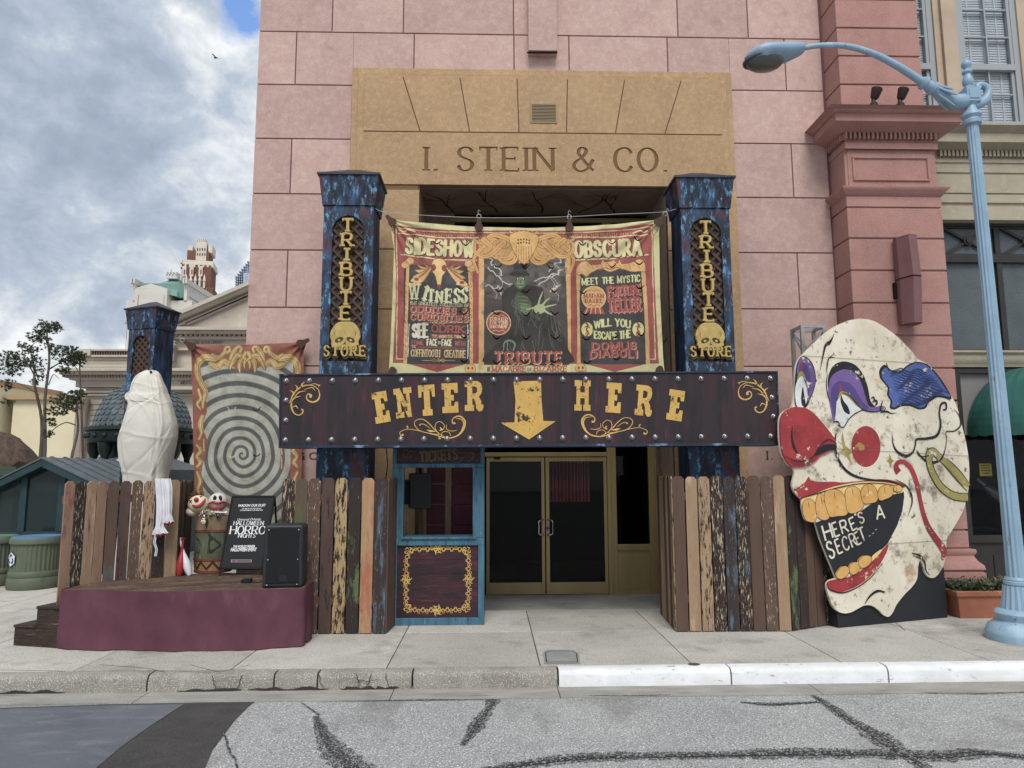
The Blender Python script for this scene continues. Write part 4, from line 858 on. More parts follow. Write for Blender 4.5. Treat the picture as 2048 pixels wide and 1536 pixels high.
lower = [([(1012, 548), (990, 555), (986, 528), (1040, 506), (1110, 513), (1180, 530), (1260, 550), (1350, 575), (1430, 560), (1480, 510), (1497, 450), (1470, 410), (1430, 405), (1397, 430), (1402, 460), (1420, 455)], [18, 6, 5, 4, 5, 6, 7, 9, 10, 16, 14, 12, 9, 7, 10, 18]),
         ([(1290, 548), (1230, 540), (1150, 522), (1110, 490), (1098, 455), (1122, 430), (1170, 430), (1220, 468), (1262, 515), (1320, 560)], [5, 5, 6, 6, 6, 6, 6, 6, 7, 4]), ([(1292, 545), (1262, 500), (1268, 460), (1300, 446), (1332, 472), (1326, 505), (1302, 512)], [4, 5, 5, 5, 5, 5, 14]), ([(1195, 512), (1225, 520), (1262, 524)], [3, 18, 4]),
         ([(1350, 572), (1312, 550), (1328, 525), (1370, 530), (1384, 560)], [5, 5, 5, 5, 4]), ([(1350, 470), (1352, 505), (1390, 520), (1430, 515)], [3, 5, 5, 4]), ([(1138, 475), (1150, 465), (1180, 470), (1222, 500)], [14, 6, 5, 3]), ([(1300, 490), (1310, 505), (1296, 520)], [4, 14, 4]), ([(1036, 480), (1048, 492), (1036, 505)], [10, 6, 3]), ([(1300, 560), (1290, 578), (1306, 580)], [4, 8, 8]), ([(1420, 420), (1470, 430), (1485, 470), (1465, 520)], [3, 8, 8, 3])]
mb = MB()
def flour(strokes, fpx_):
    mb = MB()
    for i, (pts, ws) in enumerate(strokes):
        mb.strip(fsg, cr(fsg.tr([fpx_(*Z8(x, y)) for x, y in pts]), 5), [w * .254 * .00609 for w in ws],     .001, .004 + (i % 6) * .0004)
    mb.build('scrollwork', m_gs2, sg)
flour(corner, lambda x, y: (x, y)); flour(corner, lambda x, y: (2116 - x, y - 5)); flour(lower, lambda x, y: (x, y)); flour(lower, lambda x, y: (2094 - x, y - 3))
m_stud = mk('silver_stud', (150, 150, 154), rough=.36, metal=.9, bump=0)
spx = [(572 + 46.15 * i, 762 - .25 * i) for i in range(22)] + [(570 + 46.3 * i, 880.5 - .38 * i) for i in range(22)] + [(571.5, 801), (571, 841), (1544.5, 795), (1547.5, 833)]
proto = None
for x, y in spx:
    p = fsg.P(*fsg.uv(x, y), 0)
    if proto is None:
        b_ = MB(); b_.ball((p.x, p.y - .012, p.z), .027, .022, .027, 10, 6); b_.ball((p.x, p.y - .002, p.z), .033, .006, .033, 10, 4); proto = b_.build('stud', m_stud, sg, smooth=True); p0 = p
    else:
        q = proto.copy(); COL.objects.link(q); q.parent = sg; q.location = proto.location + (p - p0)
# ================================================================== SIDESHOW BANNER (printed cloth)
BY = 8.93; fb = FY(BY)
nx, ny = 620, 345
s_, t_ = np.meshgrid(np.linspace(0, 1, nx), np.linspace(0, 1, ny))
Lx = np.interp(t_, [0, .2, .5, .8, 1], [779, 789, 786, 782, 778]); Rx = np.interp(t_, [0, .1, .5, .9, 1], [1322, 1317, 1319, 1325, 1328])
Ty = np.interp(s_, [0, .04, .16, .33, .5, .66, .83, .96, 1], [437, 441, 447, 453, 455, 453, 448, 441, 438]); By = np.interp(s_, [0, .5, 1], [751, 749, 747])
PXY = np.stack([(Lx + (Rx - Lx) * s_).ravel(), (Ty + (By - Ty) * t_).ravel()], 1)
cv = Canvas(PXY, (204, 196, 132))
A = lambda x, y: (750 + x * .2214, 420 + y * .2214); B = lambda x, y: (1040 + x * .2214, 420 + y * .2214)
PA = lambda *p: [A(*q) for q in p]; PB = lambda *p: [B(*q) for q in p]
RED = (158, 66, 62); YEL = (212, 202, 138); ORG = (216, 164, 88); DK = (52, 52, 57); ORGD = (128, 70, 40)
cv.poly(PA((165, 135), (560, 175), (830, 185)) + PB((0, 180), (560, 185), (900, 160), (1200, 120), (1205, 380), (1215, 700), (1230, 1000), (1250, 1390), (580, 1390), (480, 1390), (0, 1390)) + PA((980, 1390), (165, 1385), (185, 1000), (195, 600)), RED)
fold = [A(190, 160), A(520, 195), A(1040, 205)] + [B(0, 205), B(480, 205), B(900, 185), B(1190, 150)]
cv.stroke(fold + [B(1200, 700), B(1218, 1350), B(1150, 1350)], 1.5, YEL); cv.stroke(PA((190, 160), (205, 600), (198, 1350), (260, 1350)), 1.5, YEL)
# rune line
random.seed(11)
for i in range(30):
    x = 380 + i * 22; y = 205 + i * .5
    if random.random() < .85:
        x2, y2 = A(x, y); cv.stroke([(x2, y2 + 1.5), (x2 + random.uniform(-1.5, 1.5), y2 + 5), (x2 + random.uniform(0, 3), y2 + random.uniform(2, 7))], .9, ORG)
    x3, y3 = B(390 + i * 21, 232 - i * .9)
    if random.random() < .85: cv.stroke([(x3, y3 - 1), (x3 + random.uniform(-1.5, 1.5), y3 + 3), (x3 + random.uniform(0, 3), y3 + random.uniform(0, 5))], .9, ORG)
cv.stroke(cr(PA((215, 180), (260, 195), (300, 180), (360, 195)), 4), 2.6, YEL); cv.stroke(cr(PB((1020, 210), (1080, 190), (1120, 200), (1150, 185)), 4), 2.6, YEL)
for q in (PA((215, 210), (560, 245), (935, 250)), PA((235, 405), (560, 445), (915, 455)), PB((460, 245), (760, 245), (1160, 225)), PB((480, 455), (800, 440), (1155, 410))):
    cv.stroke(q, 3.4, (110, 40, 44)); cv.stroke(q, 2.4, YEL)
bold = dict(wv=.24, wh=.2, gap=.3)
for col, dx, ex in (((92, 36, 44), 1.3, .1), (YEL, 0, 0)):
    bb = dict(wv=.31 + ex, wh=.24 + ex, gap=.34)
    o_ = lambda p: (p[0] + dx, p[1] + dx)
    cv.text('SIDESHOW', o_(A(285, 390)), o_(A(885, 418)), 29, bb, col); cv.text('OBSCURA', o_(B(500, 425)), o_(B(1090, 405)), 30, bb, col)
# left panel
cv.poly(PA((262, 500), (880, 500), (885, 1395), (262, 1395)), DK); random.seed(5)
for i in range(40):
    x, y = random.uniform(330, 830), random.uniform(480, 640); cv.stroke(PA((x, y), (x + random.uniform(-60, 60), y + random.uniform(20, 60))), random.uniform(3, 7), (72, 74, 82), a=.5)
for x0, x1 in (((255, 305), (290, 255)), ((845, 865), (885, 850))): pass
cv.poly(PA((285, 480), (315, 500), (300, 900), (292, 1395), (258, 1395), (272, 900)), ORG); cv.poly(PA((840, 560), (880, 540), (885, 1000), (885, 1395), (855, 1395), (858, 900)), ORG)
for x in (276, 866):
    for y in range(560, 1380, 55): cv.stroke(PA((x - 4, y), (x + 8, y + 28)), 1.0, ORGD)
for bx, by in ((300, 480), (870, 530), (275, 500), (880, 505), (845, 485), (320, 465)):
    q = A(bx, by); cv.poly(circ(q[0], q[1], 8, 7), ORG); cv.stroke(circ(q[0], q[1], 8, 7), 1, ORGD, True)
for sg_ in (-1, 1):
    for k, (dx, dy, ln) in enumerate(((70, -30, 100), (110, 0, 150), (120, 50, 170), (110, 110, 190), (80, 160, 200), (60, 200, 230))):
        c0 = (582 + sg_ * 50, 500); a_ = [c0, (c0[0] + sg_ * ln * .55 - sg_ * k * 6, c0[1] + dy * .35 + 18), (c0[0] + sg_ * ln, c0[1] + dy), (c0[0] + sg_ * ln * .5, c0[1] + dy * .6 + 50)]
        p_ = cr(PA(*a_), 5, True); cv.poly(p_, ORG); cv.stroke(p_, 1.0, ORGD, True); cv.stroke(PA(c0, a_[2]), .9, ORGD)
sk = cr(PA((582, 435), (625, 450), (645, 500), (635, 560), (610, 600), (600, 660), (580, 710), (560, 660), (545, 600), (520, 560), (512, 500), (535, 450)), 5, True)
cv.poly(sk, (226, 186, 104)); cv.stroke(sk, 1.2, ORGD, True); cv.poly(circ(*A(530, 525), 5, 7), (140, 50, 50)); cv.poly(circ(*A(625, 525), 5, 7), (140, 50, 50)); cv.poly(circ(*A(580, 695), 3.5, 5), (150, 40, 44))
for x, y in ((378, 632), (785, 655)): cv.poly(cr(PA((x - 55, y + 15), (x, y - 22), (x + 52, y + 18), (x, y + 24)), 4, True), (220, 196, 130)); cv.poly(circ(*A(x, y), 5, 3.5), (170, 50, 50))
sl_ = dict(wv=.26, wh=.12, sf=.1, sh=.1, gap=.34); th = dict(wv=.17, wh=.1, sf=.06, sh=.08, gap=.3)
xs7 = [(355, 810, 31), (445, 815, 27), (505, 822, 22), (580, 830, 20), (665, 833, 25), (740, 837, 28), (805, 838, 31)]
for ch, (x, y, h) in zip('WITNESS', xs7):
    w2 = {'W': 84, 'I': 8}.get(ch, 46); cv.text(ch, A(x - w2 / 2, y), A(x + w2 / 2, y + 2), h, dict(wv=.13 if ch == 'W' else .28, wh=.12, sf=.12, sh=.1, gap=.3), (206, 204, 150))
cv.text('THE GREATEST COLLECTION OF', A(318, 858), A(845, 880), 6, th, (190, 180, 140))
for col, dx, ex in (((214, 176, 140), .8, .06), ((170, 62, 58), 0, 0)):
    o_ = lambda p: (p[0] + dx, p[1] + dx)
    cv.text('ODDITIES &', o_(A(322, 922)), o_(A(835, 944)), 11.5, dict(wv=.26 + ex, wh=.16 + ex, sf=.12, sh=.12, gap=.34), col); cv.text('CURIOSITIES', o_(A(322, 990)), o_(A(838, 1012)), 11.5, dict(wv=.26 + ex, wh=.16 + ex, sf=.12, sh=.12, gap=.34), col)
for (f, y) in ((A, 1022), (A, 1360), (B, 970), (B, 1365)):
    cx_ = 575 if f is A else (830 if y == 970 else 850); c_ = ORG
    cv.stroke([f(cx_ - 150, y), f(cx_ + 150, y)], .9, c_)
    for k in (-1, 0, 1): x, y2 = f(cx_ + k * 38, y); cv.stroke([(x - 5, y2), (x, y2 - 3), (x + 5, y2), (x, y2 + 3)], 1, c_, True)
cv.text('SEE', A(345, 1150), A(478, 1150), 25, dict(wv=.34, wh=.2, gap=.26), (216, 206, 180)); cv.text('ODRIK', A(515, 1105), A(805, 1110), 13.5, dict(wv=.2, wh=.14, sf=.08, gap=.26), (176, 72, 64))
cv.poly(PA((505, 1125), (815, 1128), (815, 1162), (505, 1160)), (140, 52, 50)); cv.text('THE MONSTER TAMER', A(518, 1157), A(805, 1158), 5.4, th, (212, 180, 130))
cv.text('COME', A(330, 1222), A(438, 1222), 8.5, bold, (170, 76, 66)); cv.text('FACE', A(472, 1224), A(560, 1226), 12, bold, (222, 212, 160)); cv.text('TO', A(570, 1212), A(592, 1212), 4.5, th, (200, 180, 140)); cv.text('FACE', A(604, 1226), A(692, 1228), 12, bold, (222, 212, 160)); cv.text('WITH', A(722, 1226), A(815, 1230), 9, bold, (170, 76, 66))
cv.text('THE', A(330, 1250), A(372, 1250), 5, th, ORG); cv.stroke(PA((385, 1240), (810, 1252)), 1.6, (170, 66, 60))
cv.text('COFFINTOOTH', A(328, 1325), A(585, 1330), 14, dict(wv=.2, wh=.13, sf=.06, gap=.24), (214, 178, 112)); cv.text('CREATURE', A(628, 1330), A(815, 1336), 14, dict(wv=.2, wh=.13, sf=.06, gap=.24), (214, 178, 112))
cv.stroke(PA((310, 1035), (302, 1200), (300, 1330)), 1.5, (220, 220, 220)); cv.stroke(PA((838, 1040), (842, 1200), (838, 1350)), 1.5, (220, 220, 220))
for f, xa, xm, xb in ((A, 310, 560, 815), (B, 600, 850, 1130)): cv.poly([f(xa, 1395), f(xb, 1395), f(xm, 1465)], RED)
# centre panel
cv.poly(PA((938, 265)) + PB((455, 265), (460, 1400), (480, 1480)) + PA((938, 1480)), ORG)
cv.poly(PA((985, 420), (1010, 420)) + PB((400, 420), (415, 600), (440, 1400)) + PA((985, 1400)), (62, 58, 60)); random.seed(8)
for i in range(170):
    x, y = random.uniform(975, 1040 + 660), random.uniform(430, 800); f = A
    x2, y2 = A(x, y)
    if 970 < x2 < 1128: cv.poly(circ(x2, y2, random.uniform(5, 13), random.uniform(4, 9), 10), random.choice(((98, 88, 88), (118, 106, 98), (78, 72, 76), (108, 92, 84))), a=.45)
for i in range(60):
    x2, y2 = random.uniform(972, 1130), random.uniform(600, 715); cv.poly(circ(x2, y2, random.uniform(5, 13), random.uniform(4, 8), 10), random.choice(((58, 56, 58), (72, 66, 66), (48, 48, 52))), a=.5)
def bolt(p, q, f, n=9, j=22):
    pts = [p] + [(p[0] + (q[0] - p[0]) * k / n + random.uniform(-j, j), p[1] + (q[1] - p[1]) * k / n + random.uniform(-j, j)) for k in range(1, n)] + [q]
    cv.stroke([f(*a) for a in pts], 1.5, (206, 200, 190)); k = n // 2
    cv.stroke([f(*pts[k]), f(pts[k][0] + 50, pts[k][1] + 60), f(pts[k][0] + 40, pts[k][1] + 110)], .9, (190, 184, 176))
for p, q in (((1030, 430), (1150, 590)), ((1020, 520), (1250, 690)), ((1000, 690), (1140, 700)), ((1250, 690), (1140, 770))): bolt(p, q, A)
for p, q in (((390, 430), (260, 560)), ((350, 560), (130, 640)), ((380, 540), (170, 680)), ((360, 680), (270, 740))): bolt(p, q, B)
coat = cr(PA((1215, 690), (1290, 650)) + PB((70, 680), (150, 690), (205, 710), (220, 800), (240, 900), (330, 1000), (400, 1150), (430, 1250), (440, 1395)) + PA((1010, 1395), (1060, 1250), (1130, 1180), (1150, 1000), (1145, 850), (1150, 760)), 4, True)
cv.poly(coat, (38, 40, 42))
for i in range(46):
    x = random.uniform(1165, 1690); y = random.uniform(760, 1200)
    if A(x, y)[0] < 1120: cv.stroke(cr(PA((x, y), (x + random.uniform(-20, 20), y + 60), (x + random.uniform(-50, 60), y + random.uniform(90, 200))), 4), .9, random.choice(((92, 98, 92), (70, 76, 72), (110, 116, 100))), a=.8)
cv.poly(cr(PA((1255, 600), (1300, 585), (1340, 600), (1350, 660), (1320, 720), (1290, 700), (1262, 660)) , 4, True), (96, 122, 84)); fx = 1308
cx_, cy_ = B(5, 640)
cv.poly(cr(PB((-42, 560), (45, 560), (75, 620), (50, 690), (5, 720), (-40, 690), (-65, 620)), 4, True), (74, 92, 66)); cv.poly(circ(*B(5, 655), 8, 11), (124, 136, 98))
cv.poly(cr(PB((-105, 575), (-60, 560), (0, 552), (60, 562), (88, 590), (20, 600), (-60, 598)), 4, True), (34, 36, 38)); cv.poly(PB((-62, 565), (-52, 480), (10, 465), (60, 480), (62, 565)), (40, 42, 44)); cv.stroke(PB((-58, 545), (58, 545)), 2, (70, 74, 72))
for x in (-20, 28): cv.poly(circ(*B(x, 625), 3, 2.4), (30, 34, 30)); cv.poly(circ(*B(x, 622), 1.5, 1.3), (226, 230, 190))
cv.stroke(PB((5, 632), (2, 660)), 1.4, (60, 74, 52)); cv.stroke(PB((-18, 682), (28, 682)), 1.6, (50, 60, 46)); cv.poly(cr(PB((-30, 700), (5, 735), (45, 700), (30, 760), (0, 780)), 3, True), (30, 32, 34))
cv.poly(cr(PB((-20, 740), (100, 830), (70, 950), (20, 960), (-45, 850)), 4, True), (70, 84, 62)); cv.poly(cr(PB((10, 850), (95, 860), (80, 940), (20, 930)), 4, True), (100, 128, 88), a=.7)
for k in range(5): cv.stroke(PB((-20 + k * 6, 780 + k * 32), (70, 790 + k * 32)), 1, (120, 150, 96))
hand = (166, 174, 118); cv.poly(cr(PB((130, 870), (180, 850), (225, 870), (220, 920), (170, 940), (130, 915)), 4, True), hand)
for fgr in (((150, 880), (100, 890), (55, 900)), ((165, 860), (180, 800), (205, 740)), ((200, 865), (235, 820), (270, 795)), ((215, 880), (260, 870), (325, 855)), ((215, 905), (250, 930), (290, 950))): cv.stroke(cr(PB(*fgr), 4), [4.5, 3.4, 1.6], hand)
cv.stroke(PB((165, 930), (150, 960), (175, 990)), 5, (70, 80, 60))
cv.stroke(cr(PA((1160, 1270), (1170, 1200), (1220, 1180), (1262, 1210), (1250, 1270)), 5), [2, 3, 4, 3, 2], (120, 140, 110)); cv.stroke(cr(PA((1200, 1190), (1195, 1250), (1210, 1280)), 3), 1.2, (140, 156, 120))
for r_, c_ in ((24.5, (226, 196, 130)), (23, RED)): cv.poly(circ(*A(1117, 1022), r_, r_, 40), c_)
for k, tx in enumerate(('CURATED', 'FOR YOUR', 'ENJOYMENT')): cv.text(tx, A(1040, 1002 + k * 34), A(1196, 1002 + k * 34), 6.2, dict(wv=.2, wh=.16, gap=.26), (228, 204, 150))
for y in (960, 1095): cv.stroke(cr(PA((1060, y + 6), (1090, y - 8), (1117, y + 4), (1145, y - 8), (1175, y + 6)), 4), 1.2, (226, 180, 120))
for col, dx, ex in (((226, 186, 130), .9, .05), ((172, 60, 58), 0, 0)):
    cv.text('TRIBUTE', (A(1085, 1385)[0] + dx, A(1085, 1385)[1] + dx), (B(370, 1385)[0] + dx, B(370, 1385)[1] + dx), 22, dict(wv=.22 + ex, wh=.15 + ex, sf=.05, sh=.12, gap=.42), col)
cv.poly(PA((965, 1405)) + PB((455, 1405), (465, 1478)) + PA((950, 1478)), YEL); cv.text('MACABRE', A(1060, 1462), B(50, 1462), 11, dict(wv=.26, wh=.18, sf=.1, gap=.3), (176, 84, 66)); cv.text('BIZARRE', B(130, 1460), B(420, 1460), 11, dict(wv=.26, wh=.18, sf=.1, gap=.3), (176, 84, 66)); cv.text('THE', A(1010, 1460), A(1045, 1460), 9, bold, (120, 100, 70)); cv.text('AND', B(62, 1458), B(108, 1458), 7, bold, (120, 100, 70))
# tentacled crest
for sg_ in (-1, 1):
    ctr = 1047.5
    def T(*p): return [(ctr + sg_ * x, y) for x, y in p]
    for pts in (T((20, 476), (40, 492), (62, 480), (88, 500), (100, 520), (92, 545)), T((25, 480), (60, 470), (85, 486), (100, 478)), T((14, 490), (30, 515), (60, 512), (70, 494), (50, 482)), T((8, 495), (20, 522), (40, 524), (58, 508)), T((0, 490), (8, 524)), T((40, 486), (72, 512), (96, 505), (98, 486)), T((80, 480), (66, 494), (84, 506))):
        q = cr(pts, 6); cv.stroke(q, [13, 10, 8, 6], ORGD); cv.stroke(q, [11.4, 8.4, 6.4, 4.4], (222, 166, 76)); cv.stroke(q, .9, (170, 110, 50))
hd = cr([(1018, 476), (1026, 466), (1047, 461), (1068, 466), (1078, 476), (1070, 500), (1048, 528), (1026, 500)], 5, True); cv.poly(hd, (228, 174, 80)); cv.stroke(hd, 1.2, ORGD, True)
for k in range(-2, 3):
    for j in range(2): cv.poly(circ(1047.5 + k * 5.5, 478 + j * 6 + abs(k), 2, 2, 8), (60, 40, 34))
for k in range(-3, 4): cv.stroke([(1047.5 + k * 8, 468), (1047.5 + k * 9.5, 459)], 1.4, ORG); cv.stroke([(1047.5 + k * 5, 492), (1047.5 + k * 5, 522 - abs(k) * 3)], 1.0, ORGD)
# right panel
cv.poly(PB((505, 520), (1130, 520), (1168, 1395), (515, 1395)), DK)
cv.poly(PB((505, 560), (545, 600), (535, 900), (548, 1395), (515, 1395), (515, 900)), ORG); cv.poly(PB((1090, 560), (1130, 540), (1150, 900), (1170, 1395), (1135, 1395), (1120, 900)), ORG)
crest = cr(PB((520, 590), (505, 540), (545, 480), (600, 462), (640, 495), (720, 490), (745, 452), (770, 470), (815, 462), (850, 452), (880, 485), (900, 445), (920, 490), (1010, 475), (1070, 445), (1120, 480), (1130, 560), (1085, 560), (1010, 560), (900, 535), (815, 560), (730, 530), (640, 570), (600, 605), (560, 580)), 4, True)
cv.poly(crest, ORG); cv.stroke(crest, 1.1, ORGD, True); cv.stroke(cr(PB((715, 545), (770, 520), (815, 535), (870, 520), (915, 540)), 4), 2, (150, 60, 50))
for k in range(12): cv.stroke(PB((600 + k * 42, 480 + (k % 3) * 15), (620 + k * 42, 510 + (k % 2) * 25)), 1, ORGD)
cv.text('MEET', B(562, 680), B(705, 672), 13, dict(wv=.22, wh=.18, gap=.26), (208, 206, 130)); cv.text('THE', B(745, 668), B(845, 664), 12.5, dict(wv=.22, wh=.18, gap=.26), (208, 206, 130)); cv.text('MYSTIC', B(882, 660), B(1080, 650), 13, dict(wv=.22, wh=.18, gap=.26), (208, 206, 130))
for col, dx, ex in (((206, 150, 120), .8, .05), ((170, 58, 56), 0, 0)):
    o_ = lambda p: (p[0] + dx, p[1] + dx)
    cv.text('FORTUNE', o_(B(795, 780), ), o_(B(1085, 760)), 18, dict(wv=.24 + ex, wh=.17 + ex, sf=.04, gap=.28), col); cv.text('TELLER', o_(B(800, 925)), o_(B(1085, 910)), 26, dict(wv=.22 + ex, wh=.16 + ex, sf=.08, gap=.3), col)
    cv.text('DOMUS', o_(B(650, 1262)), o_(B(1045, 1255)), 13, dict(wv=.24 + ex, wh=.17 + ex, gap=.34), col, 0); cv.text('DIABOLI', o_(B(635, 1342)), o_(B(1055, 1335)), 13, dict(wv=.24 + ex, wh=.17 + ex, gap=.34), col, 3)
q = B(665, 795); cv.poly(circ(*q, 24.5, 23.5, 36), (226, 180, 104)); cv.poly(circ(*q, 22.5, 21.5, 36), (214, 158, 84)); cv.text('MADAM', B(578, 795), B(752, 795), 7.6, sl_, (150, 60, 48)); cv.text('BASIEL', B(588, 842), B(745, 842), 7.6, sl_, (150, 60, 48))
for y in (735, 870): cv.stroke(cr(PB((610, y), (640, y - 12), (665, y + 4), (690, y - 12), (720, y)), 4), 1.2, (150, 70, 50))
cv.poly(PB((595, 885), (740, 885), (770, 940), (570, 940)), (160, 64, 56)); [cv.stroke(PB((610 + k * 36, 890), (590 + k * 46, 936)), 2, (220, 170, 120)) for k in range(4)]
for x in (605, 1065):
    cv.poly(circ(*B(x, 1080), 11.5, 14, 24), (208, 206, 120)); cv.stroke(cr(PB((x - 8, 1020), (x + 8, 1050), (x - 6, 1080), (x + 10, 1110), (x - 5, 1140)), 4), 3.6, (160, 50, 44)); cv.stroke(PB((x - 22, 1060), (x, 1050), (x + 22, 1066)), 1.8, (160, 50, 44)); cv.stroke(PB((x - 18, 1130), (x, 1090), (x + 20, 1126)), 1.8, (160, 50, 44))
cv.text('WILL YOU', B(672, 1072), B(990, 1072), 14, dict(wv=.26, wh=.2, gap=.24), (208, 206, 130), 5); cv.text('ESCAPE THE', B(672, 1160), B(995, 1150), 14, dict(wv=.26, wh=.2, gap=.24), (208, 206, 130), -3)
# small skull seals on the bottom border
for q in (A(862, 1440), B(548, 1435)):
    cv.poly(circ(*q, 10.5, 11, 20), (224, 172, 92)); cv.stroke(circ(*q, 10.5, 11, 20), 1, ORGD, True); [cv.poly(circ(q[0] + d, q[1] - 2, 2.4, 3, 8), (140, 60, 44)) for d in (-4, 4)]; cv.stroke([(q[0] - 5, q[1] + 5), (q[0] + 5, q[1] + 5)], 1.4, (140, 60, 44))
# wind slits: crescent cuts through the cloth
def slit(x, y, r=9): cv.slit(cr([(x - r, y - r * .45), (x - r * .45, y + r * .15), (x, y + r * .4), (x + r * .45, y + r * .15), (x + r, y - r * .45)], 4), [.2, 1.1, 2.0, 1.1, .2])
for x, y in ((805, 930), (540, 1140), (805, 1140), (540, 1350), (805, 1360), (775, 700), (560, 290), (820, 300), (1110, 500), (1120, 720), (1100, 930), (1100, 1150), (1100, 1370), (1350, 490)): slit(*A(x, y))
for x, y in ((45, 510), (285, 510), (50, 730), (310, 725), (50, 940), (315, 930), (55, 1150), (320, 1150), (45, 1370), (310, 1360), (565, 300), (830, 290), (1070, 260), (830, 500), (1075, 480), (570, 740), (830, 720), (590, 935), (600, 1160), (850, 1140), (1090, 1120), (605, 1370), (870, 1340), (1080, 700)): slit(*B(x, y))
uu = s_.ravel(); vv = t_.ravel(); rng = np.random.RandomState(3)
def wrinkle(uu, vv, seed, amp, w=6.0):
    r_ = np.random.RandomState(seed); d = np.zeros_like(uu)
    for k in range(26):
        a = r_.uniform(-1.2, 1.2); f = r_.uniform(3, 16); d += np.sin((uu * np.cos(a) * 1.8 + vv * np.sin(a)) * f * 2.2 + r_.uniform(0, 6)) * r_.uniform(.3, 1) / (f ** .8)
    return d * amp
dd = wrinkle(uu, vv, 4, .012)
for cx0, sgn in ((0, 1), (1, -1)):                       # tension folds from the upper corners
    a = np.arctan2(vv * .55, np.abs(uu - cx0) + 1e-6); rr = np.hypot(vv * .55, uu - cx0); dd += .02 * np.sin(a * 17) * np.exp(-rr * 3.2) * np.minimum(1, rr * 12)
dd += .05 * (uu - .5) ** 2 * 2 - .02 + .03 * np.sin(vv * 2.2)
def cloth_build(name, cv, PXY, nx, ny, fr, dd, mat, parent, name2='Col'):
    # ray / plane intersection for every cloth vertex, then the folds
    M3 = np.array(RM); rays = np.stack([(PXY[:, 0] - 1024) / F, -(PXY[:, 1] - 768) / F, -np.ones(len(PXY))], 1) @ M3.T
    o = np.array(fr.o); nn = np.array(fr.N); c = np.array((0, 0, H)); tt = ((o - c) @ nn) / (rays @ nn); P = c + rays * tt[:, None] + nn * dd[:, None]
    idx = np.arange(nx * ny).reshape(ny, nx); q = np.stack([idx[:-1, :-1], idx[1:, :-1], idx[1:, 1:], idx[:-1, 1:]], -1).reshape(-1, 4); q = q[~cv.cut[q].any(1)]
    m = MB(); m.v = P; m.f = []
    me = bpy.data.meshes.new(name); ob_ = bpy.data.objects.new(name, me); COL.objects.link(ob_); ob_.parent = parent; WL[ob_.name] = WL[parent.name]
    me.from_pydata((P - np.array(WL[parent.name])).tolist(), [], q.tolist()); me.materials.append(mat)
    ca = me.color_attributes.new('Col', 'FLOAT_COLOR', 'POINT'); lum = (cv.C @ np.array((.3, .59, .11)))[:, None]; fade = (cv.C * .92 + lum * .08) * .88 + np.array(lin((176, 166, 150))) * .09; ca.data.foreach_set('color', np.hstack([fade, np.ones((len(cv.C), 1))]).ravel())
    me.polygons.foreach_set('use_smooth', [True] * len(q)); me.update(); return ob_
bn = thing('banner', 'printed red and yellow cloth banner reading SIDESHOW OBSCURA, strung between the blue pillars', 'banner', tuple(gy(1050, 750, BY)))
m_cloth = mk('printed_cloth', (255, 255, 255), (206, 204, 200), sc=5, lo=.45, hi=.75, rough=.9, bump=.06, bsc=160, attr='Col', spec=.15)
cloth_build('cloth', cv, PXY, nx, ny, fb, dd, m_cloth, bn)
m_leather = mk('brown_leather', (74, 46, 34), rough=.7, bump=.05); m_ring = mk('steel_ring', (190, 190, 190), rough=.3, metal=.9, bump=0)
def tab(fr, x, y, ang, parent, s=1.0, ring=True):
    cx_, cy_ = fr.uv(x, y); ca, sa = math.cos(R(ang)), math.sin(R(ang)); k = .0063 * s
    sh = cr([(-3, 14), (3, 14), (5, 4), (9, -4), (7, -10), (0, -12), (-7, -10), (-9, -4), (-5, 4)], 3, True)
    mb = MB(); mb.prism(fr, [(cx_ + (x_ * ca - y_ * sa) * k, cy_ + (x_ * sa + y_ * ca) * k) for x_, y_ in sh], .045, .06); o = mb.build('leather_tab', m_leather, parent)
    if ring:
        rc = (cx_ - 19 * sa * k, cy_ + 19 * ca * k); mb = MB(); mb.tube([fr.P(rc[0] + .028 * math.cos(a), rc[1] + .028 * math.sin(a), .05) for a in np.linspace(0, 6.28, 15)], .0045, 6); mb.build('ring', m_ring, o)
        mb = MB(); up = (rc[0] - 9 * sa * k, rc[1] + 9 * ca * k); mb.tube([fr.P(rc[0], rc[1] + .02, .05), fr.P(up[0] - .015, up[1], .05), fr.P(up[0], up[1] + .03, .05), fr.P(up[0] + .018, up[1] + .01, .05)], .004, 6); mb.build('hook', m_ring, o)
for x, y, a in ((783, 444, 42), (958, 453, 0), (1138, 454, 0), (1317, 444, -40)): tab(fb, x, y, a, bn)
tab(fb, 784, 745, 135, bn, .9, False); tab(fb, 1320, 743, 225, bn, .9, False)
mb = MB(); wp = cr([fb.P(*fb.uv(*p), .05) for p in ((752, 420), (772, 427), (860, 434), (958, 438), (1048, 438), (1138, 436), (1230, 431), (1320, 427), (1350, 421))], 4); mb.tube(wp, .0035, 6)
tag(mb.build('hanging_wire', m_ring, loc=tuple(wp[0])), 'thin steel wire stretched between the two lettered pillars above the banner', 'wire')
